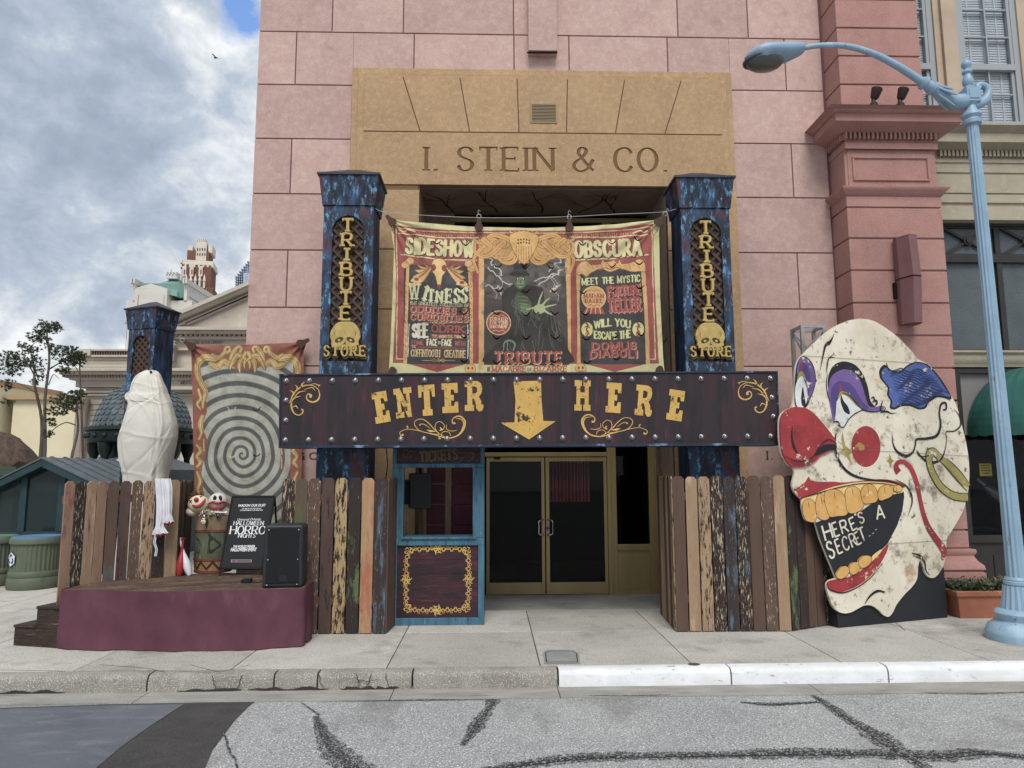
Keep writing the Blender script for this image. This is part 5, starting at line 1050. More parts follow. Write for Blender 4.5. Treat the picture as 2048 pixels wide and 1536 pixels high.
# ================================================================== SPIRAL BANNER
SBY = 9.85; fsb = FY(SBY); nx, ny = 270, 360
s_, t_ = np.meshgrid(np.linspace(0, 1, nx), np.linspace(0, 1, ny))
Lx = np.interp(t_, [0, .04, .3, .6, 1], [376, 383, 385, 388, 392]); Rx = np.interp(t_, [0, .05, .3, .6, 1], [614, 608, 607, 604, 596]); Ty = np.interp(s_, [0, .04, .3, .6, .9, 1], [685, 690, 690, 689, 685, 681]); By = np.interp(s_, [0, 1], [1100, 1096])
PXY = np.stack([(Lx + (Rx - Lx) * s_).ravel(), (Ty + (By - Ty) * t_).ravel()], 1); cv = Canvas(PXY, (156, 82, 66))
C3 = lambda x, y: (360 + x * .2278, 660 + y * .2278); PC = lambda *p: [C3(*q) for q in p]
win = cr(PC((190, 300), (260, 270), (330, 320), (430, 310), (520, 350), (640, 350), (740, 310), (860, 320), (900, 280), (985, 280), (990, 400), (960, 600), (975, 900), (970, 1250), (960, 1500), (950, 1900), (210, 1900), (215, 1500), (190, 1250), (245, 1000), (200, 850), (240, 700), (225, 600), (245, 520), (190, 420)), 4, True)
mk_in = np.zeros(len(PXY), bool); mk_in[cv._in(win)] = True
dx, dy = PXY[:, 0] - 484, PXY[:, 1] - 909
ang = np.arctan2(-dy, dx); rr = np.hypot(dx * 1.04, dy * .98) * (1 + .025 * np.sin(ang * 2 + 1) + .012 * np.sin(ang * 5))
ph = (rr / 11.6) ** .80 - ang / (2 * np.pi); fr_ = ph - np.floor(ph)
bandc = np.array(lin((84, 90, 92))); basec = np.array(lin((176, 176, 162)))
edge = np.clip((np.abs(fr_ - .5) - .275) / .05, 0, 1)[:, None]
cols = basec * (1 - edge) + bandc * edge
cv.C[mk_in] = cols[mk_in]
GO = (196, 160, 84); GD = (120, 84, 44)
for sg_ in (1, -1):
    mx = lambda pts: [(2 * 494.5 - x, y) if sg_ < 0 else (x, y) for x, y in pts]
    for pts, wd in ((PC((300, 250), (220, 240), (160, 290), (150, 380), (190, 470), (225, 540), (205, 620), (200, 680)), [12, 14, 13, 11, 12, 9, 8, 5]), (PC((160, 520), (180, 600), (150, 650), (185, 700)), [5, 7, 6, 3]), (PC((195, 760), (180, 830), (190, 900), (170, 960)), [8, 10, 7, 4]), (PC((150, 1010), (185, 1060), (150, 1110), (180, 1160), (150, 1200)), [4, 8, 6, 8, 4]), (PC((150, 1250), (180, 1330), (160, 1400), (190, 1500), (160, 1600)), [5, 8, 6, 9, 4]),
                    (PC((270, 300), (330, 320), (380, 270), (440, 300), (490, 230), (560, 230)), [9, 13, 9, 13, 10, 8]), (PC((280, 210), (330, 240), (390, 200), (400, 160), (430, 150), (440, 180), (420, 195)), [4, 9, 8, 6, 5, 5, 6]), (PC((440, 260), (470, 200), (510, 150), (540, 160), (530, 190)), [5, 10, 7, 5, 6]), (PC((560, 250), (530, 280), (520, 330), (525, 370)), [9, 10, 7, 2]), (PC((580, 200), (560, 240), (590, 270)), [7, 8, 4]), (PC((460, 290), (445, 320), (440, 345)), [7, 6, 2]), (PC((570, 280), (565, 310), (570, 335)), [6, 5, 2])):
        q = cr(mx(pts), 5); cv.stroke(q, [w + 1.6 for w in wd], GD); cv.stroke(q, wd, GO); cv.stroke(q, 1.1, (228, 200, 130)); cv.stroke([(x + 2.4, y + 1.5) for x, y in q], .8, GD)
for x, y in ((880, 1160), (200, 1010), (880, 1040)): cv.stroke(PC((x + 10, y - 60), (x + 12, y + 60)), 5, (150, 92, 66)); cv.stroke(PC((x + 10, y - 50), (x + 12, y + 50)), 2.4, (200, 180, 150))
for x, y in ((455, 690), (670, 690), (450, 1100), (670, 1090)): q = C3(x, y); cv.slit(cr([(q[0] - 9, q[1] - 4), (q[0] - 4, q[1] + 3), (q[0] + 4, q[1] + 3), (q[0] + 9, q[1] - 4)], 4), [.2, 1.0, 1.0, .2])
uu = s_.ravel(); vv = t_.ravel(); dd = wrinkle(uu, vv, 9, .010)
for cx0 in (0, 1):
    a = np.arctan2(vv * 1.3, np.abs(uu - cx0) + 1e-6); rr2 = np.hypot(vv * 1.3, uu - cx0); dd += .018 * np.sin(a * 13) * np.exp(-rr2 * 3.5) * np.minimum(1, rr2 * 12)
sbn = thing('spiral_banner', 'cloth banner painted with a large grey spiral inside a gold frame', 'banner', tuple(gy(494, 950, SBY)))
cloth_build('cloth', cv, PXY, nx, ny, fsb, dd, mk('spiral_cloth', (255, 255, 255), (196, 192, 182), sc=6, lo=.4, hi=.75, rough=.9, bump=.06, bsc=150, attr='Col', spec=.15), sbn)
tab(fsb, 383, 692, 55, sbn, 1.1); tab(fsb, 607, 687, -62, sbn, 1.1)
# ================================================================== FENCES
def pk(n_, a, b=None, lay=()):
    dk_ = lambda c: tuple(x * .9 for x in c)
    lay = [(c, s * 1.7 if d > 9 else s, (t[0] * .75, t[1] * .75, t[2] * .9), lo - .018, hi - .002, d + 3) for c, s, t, lo, hi, d in lay] + [((58, 46, 40), 5, (3, 3, .35), .62, .80, 9)]
    return mk(n_, dk_(a), dk_(b), sc=2.2, st=(5, 5, .6), rough=.85, bump=.2, bsc=30, bst=(6, 6, .4), layers=lay)
ST = (7, 7, .8)
PK = dict(
    tan=pk('tan_picket', (178, 146, 112), (164, 132, 100), [((70, 52, 44), 11, ST, .66, .70, 10), ((190, 160, 128), 4, (4, 4, .5), .58, .7, 6)]),
    tanred=pk('pinkish_picket', (170, 136, 110), (158, 122, 98), [((136, 76, 70), 3.5, (3, 3, .7), .57, .66, 8), ((60, 44, 38), 14, ST, .68, .72, 10)]),
    tandk=pk('tan_flecked_picket', (184, 152, 116), (170, 138, 104), [((48, 34, 32), 8, (5, 5, .6), .57, .60, 12), ((120, 80, 60), 3, (3, 3, .6), .62, .75, 8)]),
    cream=pk('cream_chipped_picket', (196, 166, 116), (182, 152, 104), [((44, 33, 33), 7, (4, 4, .6), .555, .58, 12)]),
    dkcream=pk('dark_chipped_picket', (50, 40, 40), (62, 48, 46), [((196, 176, 138), 10, (6, 6, .7), .60, .63, 12), ((70, 92, 110), 3, (3, 3, .6), .66, .74, 8)]),
    dk=pk('dark_brown_picket', (56, 44, 42), (68, 52, 48), [((150, 138, 116), 13, ST, .66, .69, 12)]),
    dkgreen=pk('dark_green_picket', (54, 44, 42), (60, 50, 46), [((86, 108, 62), 2.6, (3, 3, .9), .58, .63, 8), ((170, 160, 130), 13, ST, .68, .71, 12)]),
    dkblue=pk('dark_blue_picket', (58, 48, 48), (70, 58, 56), [((84, 104, 122), 4, (4, 4, .7), .57, .66, 9), ((190, 180, 160), 13, ST, .67, .70, 12)]),
    brown=pk('brown_picket', (106, 82, 68), (96, 72, 60), [((60, 44, 40), 12, ST, .66, .70, 10)]),
    brown2=pk('brown_chipped_picket', (108, 84, 70), (98, 76, 64), [((206, 182, 140), 11, (6, 6, .7), .635, .66, 12)]),
    browndk=pk('brown_stained_picket', (100, 76, 68), (88, 66, 60), [((48, 36, 34), 4.5, (4, 4, .6), .6, .66, 10), ((80, 90, 96), 3, (3, 3, .8), .66, .75, 6)]),
    olive=pk('olive_brown_picket', (98, 86, 66), (106, 88, 72), [((88, 98, 60), 2, (2, 2, .7), .58, .72, 6), ((50, 40, 36), 13, ST, .67, .70, 10)]),
    bluetop=pk('bluish_brown_picket', (104, 80, 66), (92, 70, 58), [((84, 104, 104), 2, (2, 2, .8), .6, .72, 7)]),
    orange=pk('orange_streaked_picket', (196, 158, 112), (186, 134, 96), [((168, 100, 72), 3, (3, 3, .6), .55, .68, 8), ((68, 88, 96), 5, (5, 5, .6), .63, .67, 9)]))
m_rail = mk('orange_rail', (142, 84, 50), (120, 68, 42), sc=6, rough=.8, bump=.1)
def fence(label, path, cols, top=1.8, back=None, z0=.0, pitch=.151):
    t = thing('picket_fence', label, 'fence', (path[0][0], path[0][1], 0), 'worn picket fences'); k = 0; rl = MB()
    for seg, (p, q) in enumerate(zip(path, path[1:])):
        p = Vector((*p, 0)); q = Vector((*q, 0)); ln = (q - p).length; n_ = max(1, round(ln / pitch)); pit = ln / n_; ang = math.atan2(q.y - p.y, q.x - p.x)
        fr = Fr(p, ang)
        for i in range(n_):
            if k >= len(cols): break
            c = pit * (i + .5); hw = pit * .454; zt_ = top + random.uniform(-.008, .006); mb = MB(); tl = random.uniform(-.004, .004)
            mb.prism(fr, [(c - hw, z0 + .01), (c + hw, z0 + .01), (c + hw + tl, zt_ - .035), (c + hw - .032 + tl, zt_), (c - hw + .032 + tl, zt_), (c - hw + tl, zt_ - .035)], -.009 + random.uniform(-.002, .002), .009)
            mb.build('picket', PK[cols[k]], t, bev=.003); k += 1
        for z in (.33, 1.52): rl.fbox(fr, .01, ln - .01, z, z + .085, -.048, -.012)
    rl.build('rail', m_rail, t); return t
g2 = lambda x, y, z=0: tuple(gz(x, y, z)[:2])
pA = g2(553, 1268.5); pB = g2(771, 1268)
fence('low fence of worn pickets between the stage and the blue ticket booth', [pA, pB, (pB[0] + .06, pB[1] + .62)], ['dkcream', 'olive', 'brown2', 'browndk', 'cream', 'dkgreen', 'orange', 'dkblue', 'brown', 'brown', 'browndk', 'brown'], 1.79)
qA = g2(1353, 1264); qB = g2(1584, 1263); qC = g2(1322, 1228); qD = g2(1668, 1249)
fence('low fence of worn pickets right of the glass doors, running behind the big clown face', [qC, qA, qB, qD], ['brown', 'tan', 'tan', 'brown', 'tan', 'browndk', 'tandk', 'brown', 'tan', 'tandk', 'dkcream', 'dkblue', 'dkcream', 'brown', 'brown2', 'tan', 'dkgreen', 'dk', 'brown', 'brown', 'dkcream', 'tan', 'brown'], 1.8)
ZS = .61
lf = [(-4.757, 8.15), g2(203, 1164, ZS), g2(300, 1157, ZS), g2(352, 1152, ZS), (-3.99, 9.72)]
fence('curved low fence of worn pickets behind the stage, with a white garment hung over it', lf, ['tanred', 'dkcream', 'tan', 'tanred', 'bluetop', 'browndk', 'brown2', 'tandk', 'dk', 'tan', 'dk', 'olive', 'dk', 'brown', 'brown', 'dk', 'brown', 'dk', 'browndk', 'brown', 'dk', 'brown'], 1.77, pitch=.122)
# ================================================================== TICKET BOOTH
TY = 9.0; ft = FY(TY); tb = thing('ticket_booth', 'blue-framed wooden ticket booth with a gold-bordered maroon front panel', 'booth', (-.66, TY, 0))
m_bt = mk('teal_worn_paint', (52, 94, 118), (66, 116, 138), sc=4, st=(3, 3, .5), rough=.6, bump=.15, bsc=30, bst=(4, 4, .4), layers=[((38, 58, 72), 5, (4, 4, .5), .55, .68, 9), ((112, 158, 172), 10, (6, 6, .6), .64, .72, 10)])
m_maroonp = mk('maroon_panel', (46, 32, 38), (74, 32, 44), sc=2, st=(.6, 1, 3), lo=.4, hi=.7, rough=.55, bump=.12, bsc=20, bst=(.5, 1, 6), layers=[((108, 44, 58), 5, (.7, 1, 7), .60, .68, 10), ((32, 27, 31), 2.4, (.8, 1, 2), .52, .68, 8)])
T = lambda x, y: ft.uv(x, y); xa = T(782, 1100)[0]; xb = T(968.5, 1100)[0]; pw = .145
zH1, zH0 = T(880, 880)[1], T(880, 935)[1]; zc1, zc0 = T(880, 1076)[1], T(880, 1091)[1]; zr = T(875, 1236)[1]
mb = MB()
mb.fbox(ft, xa, xa + pw, zc1 + .002, zH0 - .002, -.09, 0); mb.fbox(ft, xb - pw, xb, zc1 + .002, zH0 - .002, -.09, 0)
mb.fbox(ft, xa, xb, zH0, zH0 + .05, -.09, .008); mb.fbox(ft, xa, xa + .05, zH0 + .05, zH1 + .1, -.09, .005); mb.fbox(ft, xb - .05, xb, zH0 + .05, zH1 + .1, -.09, .005)
mb.fbox(ft, xa, xb, zc0, zc1, -.09, .006); mb.fbox(ft, xa, xa + .075, zr, zc0, -.09, .003); mb.fbox(ft, xb - .075, xb, zr, zc0, -.09, .003); mb.fbox(ft, xa, xb, 0, zr, -.09, .005)
mb.fbox(ft, xb - .09, xb, 0, zH1 + .1, -1.0, -.091); mb.build('booth_frame', m_bt, tb, bev=.005)
mb = MB(); mb.fbox(ft, xa + .12, xb - .1, zc1 - .012, zc1 + .012, -.35, .03); mb.build('counter', m_bt, tb, bev=.004)
mb = MB(); n_ = 5
for i in range(n_): z0_, z1_ = zr + (zc0 - zr) * i / n_, zr + (zc0 - zr) * (i + 1) / n_; mb.fbox(ft, xa + .07, xb - .07, z0_ + .001, z1_ - .001, -.05, -.022)
fp_ = mb.build('front_panel', m_maroonp, tb)
mb = MB(); mb.fbox(ft, xa + .045, xb - .045, zH0 + .045, zH1 + .1, -.05, -.02); hp = mb.build('header_panel', m_maroonp, tb)
mb = MB(); ob2 = mk('faded_gold', (112, 96, 66), (84, 70, 52), sc=10, rough=.7, bump=0)
Z2 = lambda x, y: T(760 + x * .2604, 880 + y * .2604); k2 = Z2(310, 170); k3 = Z2(595, 146)
fh = Fr((0, TY + .02, 0)); text_mesh(mb, fh, 'TICKETS', k2, k3, .13, dict(wv=.24, wh=.16, sf=.14, sh=.12, gap=.3), .001, .003)
for pts, wd in (([(250, 110), (235, 128), (205, 135), (178, 118), (180, 85), (205, 72), (215, 85)], [2, 4, 6, 7, 6, 5, 7]), ([(205, 115), (235, 85), (262, 92), (285, 75)], [3, 5, 4, 2]), ([(545, 160), (580, 175), (615, 165), (640, 135), (670, 115)], [3, 5, 6, 5, 3]), ([(655, 155), (690, 160), (715, 135), (718, 105), (695, 98), (668, 112)], [3, 6, 7, 6, 5, 3]), ([(300, 75), (325, 62), (340, 78)], [3, 5, 3]), ([(600, 150), (625, 135), (640, 150)], [3, 5, 3])):
    mb.strip(fh, cr([Z2(*p) for p in pts], 5), [w * .0018 for w in wd], .001, .0035)
mb.build('lettering', ob2, hp)
# filigree border
mb = MB(); fg2 = Fr((0, TY + .022, 0)); cxp, cyp = (T(812, 1160)[0] + T(937, 1160)[0]) / 2, (T(875, 1098)[1] + T(875, 1221)[1]) / 2; hw = (T(937, 1160)[0] - T(812, 1160)[0]) / 2; hh = (T(875, 1098)[1] - T(875, 1221)[1]) / 2
def rr_path(n_=360, r_=.12):
    out = []; per = [(hw - r_, hh, -1, 0), ]
    for i in range(n_):
        a = 2 * math.pi * i / n_; c_, s2 = math.cos(a), math.sin(a); e = .28
        out.append((math.copysign(abs(c_) ** e, c_) * hw, math.copysign(abs(s2) ** e, s2) * hh))
    return np.array(out)
rp = rr_path(); seg = np.linalg.norm(np.roll(rp, -1, 0) - rp, axis=1); cum = np.concatenate([[0], np.cumsum(seg)]); tot = cum[-1]
def on(sv):
    sv = sv % tot; x = np.interp(sv, cum, np.append(rp[:, 0], rp[0, 0])); y = np.interp(sv, cum, np.append(rp[:, 1], rp[0, 1])); return np.array((x, y))
def off(sv, d):
    p = on(sv); t = on(sv + .01) - on(sv - .01); t /= np.linalg.norm(t) + 1e-9; return (cxp + p[0] + t[1] * d, cyp + p[1] - t[0] * d)
NV = 28
for ph_, lay in ((0, .003), (math.pi, .0036)):
    mb.strip(fg2, [off(tot * i / 500, .024 * math.sin(NV * math.pi * i / 500 * 2 / 1 + ph_) * (.7 + .3 * math.sin(i * .35))) for i in range(500)], .0085, .001, lay, True)
for i in range(NV * 2):
    s0 = tot * i / (NV * 2); sg_ = 1 if i % 2 else -1
    mb.strip(fg2, cr([off(s0, sg_ * .01), off(s0 + .02, sg_ * .034), off(s0 + .04, sg_ * .03), off(s0 + .036, sg_ * .018)], 4), [.003, .006, .005, .007], .001, .0042)
for sv in (0, tot * .25, tot * .5, tot * .75):
    c_ = off(sv, 0)
    for k in range(6): a = k * math.pi / 3; mb.strip(fg2, cr([c_, (c_[0] + .05 * math.cos(a), c_[1] + .05 * math.sin(a)), (c_[0] + .075 * math.cos(a + .3), c_[1] + .075 * math.sin(a + .3))], 4), [.012, .014, .003], .001, .005 + k * .0003)
    mb.strip(fg2, circ(c_[0], c_[1], .045, .045, 20), .007, .001, .0072, True)
for sx_, sy_ in ((-1, -1), (1, -1), (1, 1), (-1, 1)):
    c_ = (cxp + sx_ * hw * .93, cyp + sy_ * hh * .93)
    for k in range(5): a = k * 1.256 + .3; mb.strip(fg2, cr([(c_[0] + .02 * math.cos(a), c_[1] + .02 * math.sin(a)), (c_[0] + .05 * math.cos(a + .5), c_[1] + .05 * math.sin(a + .5)), (c_[0] + .045 * math.cos(a + 1.2), c_[1] + .045 * math.sin(a + 1.2))], 4), [.006, .011, .006], .001, .0078 + k * .0003)
mb.build('gold_border', m_gs2, fp_)
# back wall of the booth, post and hanging loudspeaker
fk2 = Fr((0, TY + .95, 0)); u = lambda x, y=1000: fk2.uv(x, y)[0]
mb = MB()
for i in range(9): mb.fbox(fk2, u(853), u(952), .3 + i * .28, .3 + (i + 1) * .28 - .006, -.03, random.uniform(-.002, .002))
mb.build('back_wall', mk('dark_red_planks', (92, 34, 48), (56, 26, 36), sc=2, st=(.6, 1, 2), rough=.7, bump=.1), tb)
mb = MB(); mb.fbox(fk2, u(891), u(903), 0, 2.8, .005, .06); mb.fbox(fk2, u(838), u(846), 0, 2.8, -.05, .0); mb.build('back_post', mk('bare_timber', (128, 108, 80), (112, 92, 68), sc=8, st=(3, 3, .4), bump=.1), tb)
fsk = Fr((0, TY + .55, 0), R(10)); a = fsk.uv(819, 1017); b = fsk.uv(864, 946)
m_spk = mk('black_cabinet', (24, 26, 29), (30, 32, 36), sc=20, rough=.6, bump=.1, bsc=200)
bs = thing('booth_speaker', 'black loudspeaker box hanging inside the window of the ticket booth', 'speaker', tuple(fsk.P(*a)))
mb = MB(); mb.prism(fsk, [(a[0], a[1]), (b[0], a[1] - .01), (b[0], b[1]), (a[0], b[1])], -.3, 0); mb.build('cabinet', m_spk, bs, bev=.012)
mb = MB(); mb.fbox(fsk, a[0] - .06, a[0], a[1] + .05, b[1] - .1, -.2, -.04); mb.tube([fsk.P((a[0] + b[0]) / 2, b[1], -.12), fsk.P((a[0] + b[0]) / 2, b[1] + .5, -.12)], .02); mb.build('bracket', m_black, bs)
mb = MB(); mb.tube(cr([fsk.P(*fsk.uv(x, y), .0) for x, y in ((772, 892), (775, 930), (771, 960), (767, 1000))], 5), .006, 6); tag(mb.build('cable', m_black, loc=tuple(gy(770, 950, 9.5))), 'thin black cable hanging down beside the ticket booth', 'cable')
# ================================================================== STAGE
st1, st2, st3, st4 = g2(118, 1297), g2(370, 1303), g2(600, 1294), g2(623, 1272)
ZT = gy(370, 1183, st2[1]).z
poly = cr([st1, ((st1[0] + st2[0]) / 2, (st1[1] + st2[1]) / 2 - .04), st2, ((st2[0] + st3[0]) / 2, (st2[1] + st3[1]) / 2 - .02), st3], 6) + [(st3[0] + .02, st3[1] + .04), st4, (st4[0] - .02, pA[1] - .02), (pA[0], pA[1] + .05), (-2.75, 9.1), (-3.5, 9.3), (st1[0] - .0, st1[1] + .55)]
def clip(poly, n, d):
    out = []
    for i in range(len(poly)):
        p, q = poly[i - 1], poly[i]; a = p[0] * n[0] + p[1] * n[1] - d; b = q[0] * n[0] + q[1] * n[1] - d
        if a * b < 0: f = a / (a - b); out.append((p[0] + (q[0] - p[0]) * f, p[1] + (q[1] - p[1]) * f))
        if b <= 0: out.append(q)
    return out
stg = thing('stage', 'low corner stage with dark plank floor and plum cloth skirt', 'stage', (-3.3, 8.2, 0))
m_plank = mk('stage_planks', (104, 82, 66), (74, 58, 50), sc=3, st=(1, 1, 1), rough=.75, bump=.2, bsc=30, island=.6, layers=[((150, 120, 92), 12, (1.2, 5, 1), .58, .66, 9), ((48, 38, 36), 6, (1, 5, 1), .58, .7, 9)])
an = R(24); nn_ = (-math.sin(an), math.cos(an)); ds = [p[0] * nn_[0] + p[1] * nn_[1] for p in poly]; d = min(ds); mb = MB()
while d < max(ds):
    c_ = clip(clip(poly, nn_, d + .062), (-nn_[0], -nn_[1]), -d - .003)
    if len(c_) > 2:
        n_ = len(c_); mb.add([(x, y, ZT) for x, y in c_] + [(x, y, ZT - .03) for x, y in c_], [tuple(range(n_))] + [(i, i + n_, (i + 1) % n_ + n_, (i + 1) % n_) for i in range(n_)])
    d += .066
mb.build('floor_planks', m_plank, stg)
mb = MB(); mb.add([(x, y, ZT - .02) for x, y in poly], [tuple(range(len(poly)))]); mb.build('platform', m_dark, stg)
path = [(st1[0], st1[1] + .5)] + poly[:-5]
P2 = []; 
for p, q in zip(path, path[1:]):
    n_ = max(1, int(math.dist(p, q) / .025)); P2 += [lerp2(p, q, i / n_) for i in range(n_)]
P2.append(path[-1]); nz = 16; vs = []; m_ = len(P2); random.seed(2)
ph_ = [random.uniform(0, 6) for _ in range(8)]
for j in range(nz + 1):
    v = j / nz
    for i, (x, y) in enumerate(P2):
        s0 = i * .025; t = (P2[min(i + 1, m_ - 1)][0] - P2[max(i - 1, 0)][0], P2[min(i + 1, m_ - 1)][1] - P2[max(i - 1, 0)][1]); l_ = math.hypot(*t) + 1e-9; nv = (t[1] / l_, -t[0] / l_)
        a_ = v * (.016 * math.sin(s0 * 9 + ph_[0] + v) + .010 * math.sin(s0 * 19 + ph_[1] - v * 3) + .018 * math.sin(s0 * 3.4 + ph_[2]) + .006 * math.sin(s0 * 37 + v * 4)) + .004 * math.sin(s0 * 5 - v * 9 + ph_[3]) + .012 * v + .014
        vs.append((x + nv[0] * a_, y + nv[1] * a_, ZT + .004 - v * (ZT - .005)))
mb = MB(); mb.add(vs, [(j * m_ + i, j * m_ + i + 1, (j + 1) * m_ + i + 1, (j + 1) * m_ + i) for j in range(nz) for i in range(m_ - 1)])
mb.build('skirt', mk('plum_cloth', (104, 64, 78), (92, 56, 69), sc=2.5, rough=.95, bump=.33, bsc=4.5, bst=(1, 1, .5), spec=.1, layers=[((112, 74, 88), 3, (1, 1, .5), .58, .75, 7)]), stg, smooth=180)
s0 = g2(26, 1291); s1 = g2(117, 1297); m_step = mk('burnt_wood_step', (60, 46, 38), (44, 36, 32), sc=4, st=(.7, .7, 4), rough=.8, bump=.25, bsc=14, bst=(.6, .6, 8), layers=[((128, 98, 62), 9, (.5, .5, 6), .60, .68, 10), ((28, 23, 21), 6, (.6, .6, 5), .56, .66, 9)])
sang = math.atan2(s1[1] - s0[1], s1[0] - s0[0]); fst = Fr((*s0, 0), sang); wst = math.dist(s0, s1) - .01; stp = thing('wooden_steps', 'two dark burnt-wood steps at the left end of the stage', 'steps', (*s0, 0))
h1 = ZT * .36; h2 = ZT * .70; um = fst.uv(72, 1250)[0]
mb = MB(); mb.fbox(fst, 0, wst, 0, h1 - .032, -.75, 0); mb.fbox(fst, -.008, um - .003, h1 - .03, h1, -.76, .008); mb.build('lower_step', m_step, stp, bev=.006)
mb = MB(); mb.fbox(fst, um, wst, h1 - .03, h2 - .032, -.75, .001); mb.fbox(fst, um - .008, wst, h2 - .03, h2, -.76, .009); mb.build('upper_step', m_step, stp, bev=.006)
# ================================================================== CLOWN CUT-OUT
fc = Fr((4.106, 8.72, 0), math.atan2(.53, 1.66)); fcF = Fr(fc.P(0, 0, .13), math.atan2(.53, 1.66)); CZ = lambda x, y: fcF.uv(1540 + x * .4234, 620 + y * .4232)
cl = thing('clown_cutout', 'huge painted plywood clown face with red nose, gold teeth and HERE\'S A SECRET', 'cutout', (4.9, 9.1, 0))
WST = lambda amt: [((200, 188, 160), 1.4, (1, 1, 1), .5, .7, 8), ((128, 114, 96), 3.0, (1, 1, 1), .585, .69, 14), ((156, 116, 74), 1.9, (1, 1, 1), .63, .74, 13), ((92, 84, 76), 11, (1, 1, 1), .62, .68, 14)]
m_cream = mk('cream_paint', (222, 214, 194), (212, 202, 180), sc=2.5, rough=.6, bump=.05, bsc=40, layers=WST(0))
def cp(n_, a, b, w_=.0): return mk(n_, a, b, sc=3, rough=.55, bump=.04, bsc=40, layers=[(tuple(x * .72 for x in a), 2.2, (1, 1, 1), .5, .7, 9), ((206, 192, 168), 6, (1, 1, 1), .635 - w_, .66 - w_, 14), ((70, 58, 54), 12, (1, 1, 1), .66, .72, 13)])
m_cred = cp('clown_red', (168, 44, 50), (148, 40, 46)); m_cred2 = cp('clown_dark_red', (140, 34, 42), (120, 34, 40)); m_cblk = cp('clown_black', (34, 33, 38), (28, 28, 32)); m_cpur = cp('clown_purple', (116, 88, 152), (106, 80, 142), .01); m_cvio = cp('clown_violet', (82, 66, 132), (74, 60, 120))
m_cblu = cp('clown_blue', (74, 98, 166), (66, 88, 150), .01); m_cgol = cp('clown_olive_gold', (160, 146, 72), (146, 132, 62)); m_tooth = mk('gold_teeth', (216, 168, 84), (200, 146, 62), sc=5, rough=.5, bump=.05, layers=[((140, 92, 40), 9, (1, 1, 1), .64, .74, 10), ((224, 208, 160), 6, (1, 1, 1), .62, .7, 9)])
m_gum = mk('pale_gum', (226, 200, 128), (214, 186, 110), sc=5, bump=.03); m_eyew = cp('eye_white', (222, 224, 222), (204, 206, 204)); m_mouth = mk('mouth_black', (30, 32, 38), (36, 38, 44), sc=3, rough=.6, bump=.04)
D0 = .13; LV = [0]
def lay(): LV[0] += 1; return D0 + .0006 + LV[0] * .0004
CI = [0]
def cpoly(name, pts, mat, parent=None, n=5, closed=True, thick=0):
    if name in ('mouth', 'nose', 'far_eye_rim', 'near_eye_rim', 'hair_outline', 'cheek', 'upper_lip', 'gold_star'): LV[0] = 0
    d = lay(); q = [CZ(*p) for p in (cr(pts, n, True) if n else pts)]; mb = MB()
    mb.prism(fc, q, D0 + .0002, d + thick) if thick else mb.sheet(fc, q, d)
    return mb.build(name, mat, parent or cl)
def cline(mb, pts, ws, n=6, d=None):
    CI[0] = (CI[0] + 1) % 7; d = d or D0 + .0072 + CI[0] * .0002
    mb.strip(fc, cr([CZ(*p) for p in pts], n), [w * .0033 for w in ws], d, d)
outl = cr([(430, 40), (485, 50), (540, 80), (600, 125), (660, 185), (700, 232), (745, 255), (790, 305), (840, 380), (880, 450), (905, 540), (925, 620), (938, 700), (942, 780), (935, 860), (915, 940), (885, 1000), (852, 1055), (835, 1085), (833, 1130), (825, 1190), (805, 1235), (780, 1263), (755, 1265), (735, 1245), (722, 1205), (708, 1186), (700, 1215), (695, 1270), (670, 1310), (640, 1340), (600, 1390), (580, 1430), (560, 1450), (535, 1440), (510, 1415), (480, 1397), (445, 1397), (415, 1412), (380, 1430), (340, 1432), (300, 1405), (277, 1350), (268, 1300), (280, 1278)], 4) + \
    [(312, 1268), (272, 1170), (236, 1080), (215, 1006)] + cr([(200, 1005), (168, 990), (152, 935), (150, 900), (133, 880), (112, 855), (106, 820), (116, 775), (110, 742)], 4) + \
    cr([(90, 735), (60, 690), (48, 640), (43, 560), (48, 505), (72, 475), (104, 460)], 4) + cr([(112, 420), (118, 380), (120, 300), (127, 255), (150, 218), (200, 168), (260, 112), (320, 72), (380, 47)], 4)
mb = MB(); mb.prism(fc, [CZ(*p) for p in outl], D0 - .03, D0); mb.build('face_panel', m_cream, cl)
mb = MB(); z_ = lambda x, y: CZ(x, y); b0, b1, b2, b3 = fc.uv(1664, 1251), fc.uv(1881, 1225.5), z_(800, 1240), z_(700, 1190)
mb.prism(fc, [(b0[0], .004), (b1[0], .004), (b1[0], b2[1] + .05), (b3[0], b3[1] + .1), (z_(330, 1400)[0], z_(330, 1400)[1]), (b0[0], z_(298, 1400)[1])], -.14, D0 - .032); mb.build('base_board', m_mouth, cl)
mb = MB(); [mb.bar(fc.P(u, .2, -.24), fc.P(u, 2.2, .06), .06) for u in (b0[0] + .35, b0[0] + .8)]; mb.build('back_brace', m_rail, cl)
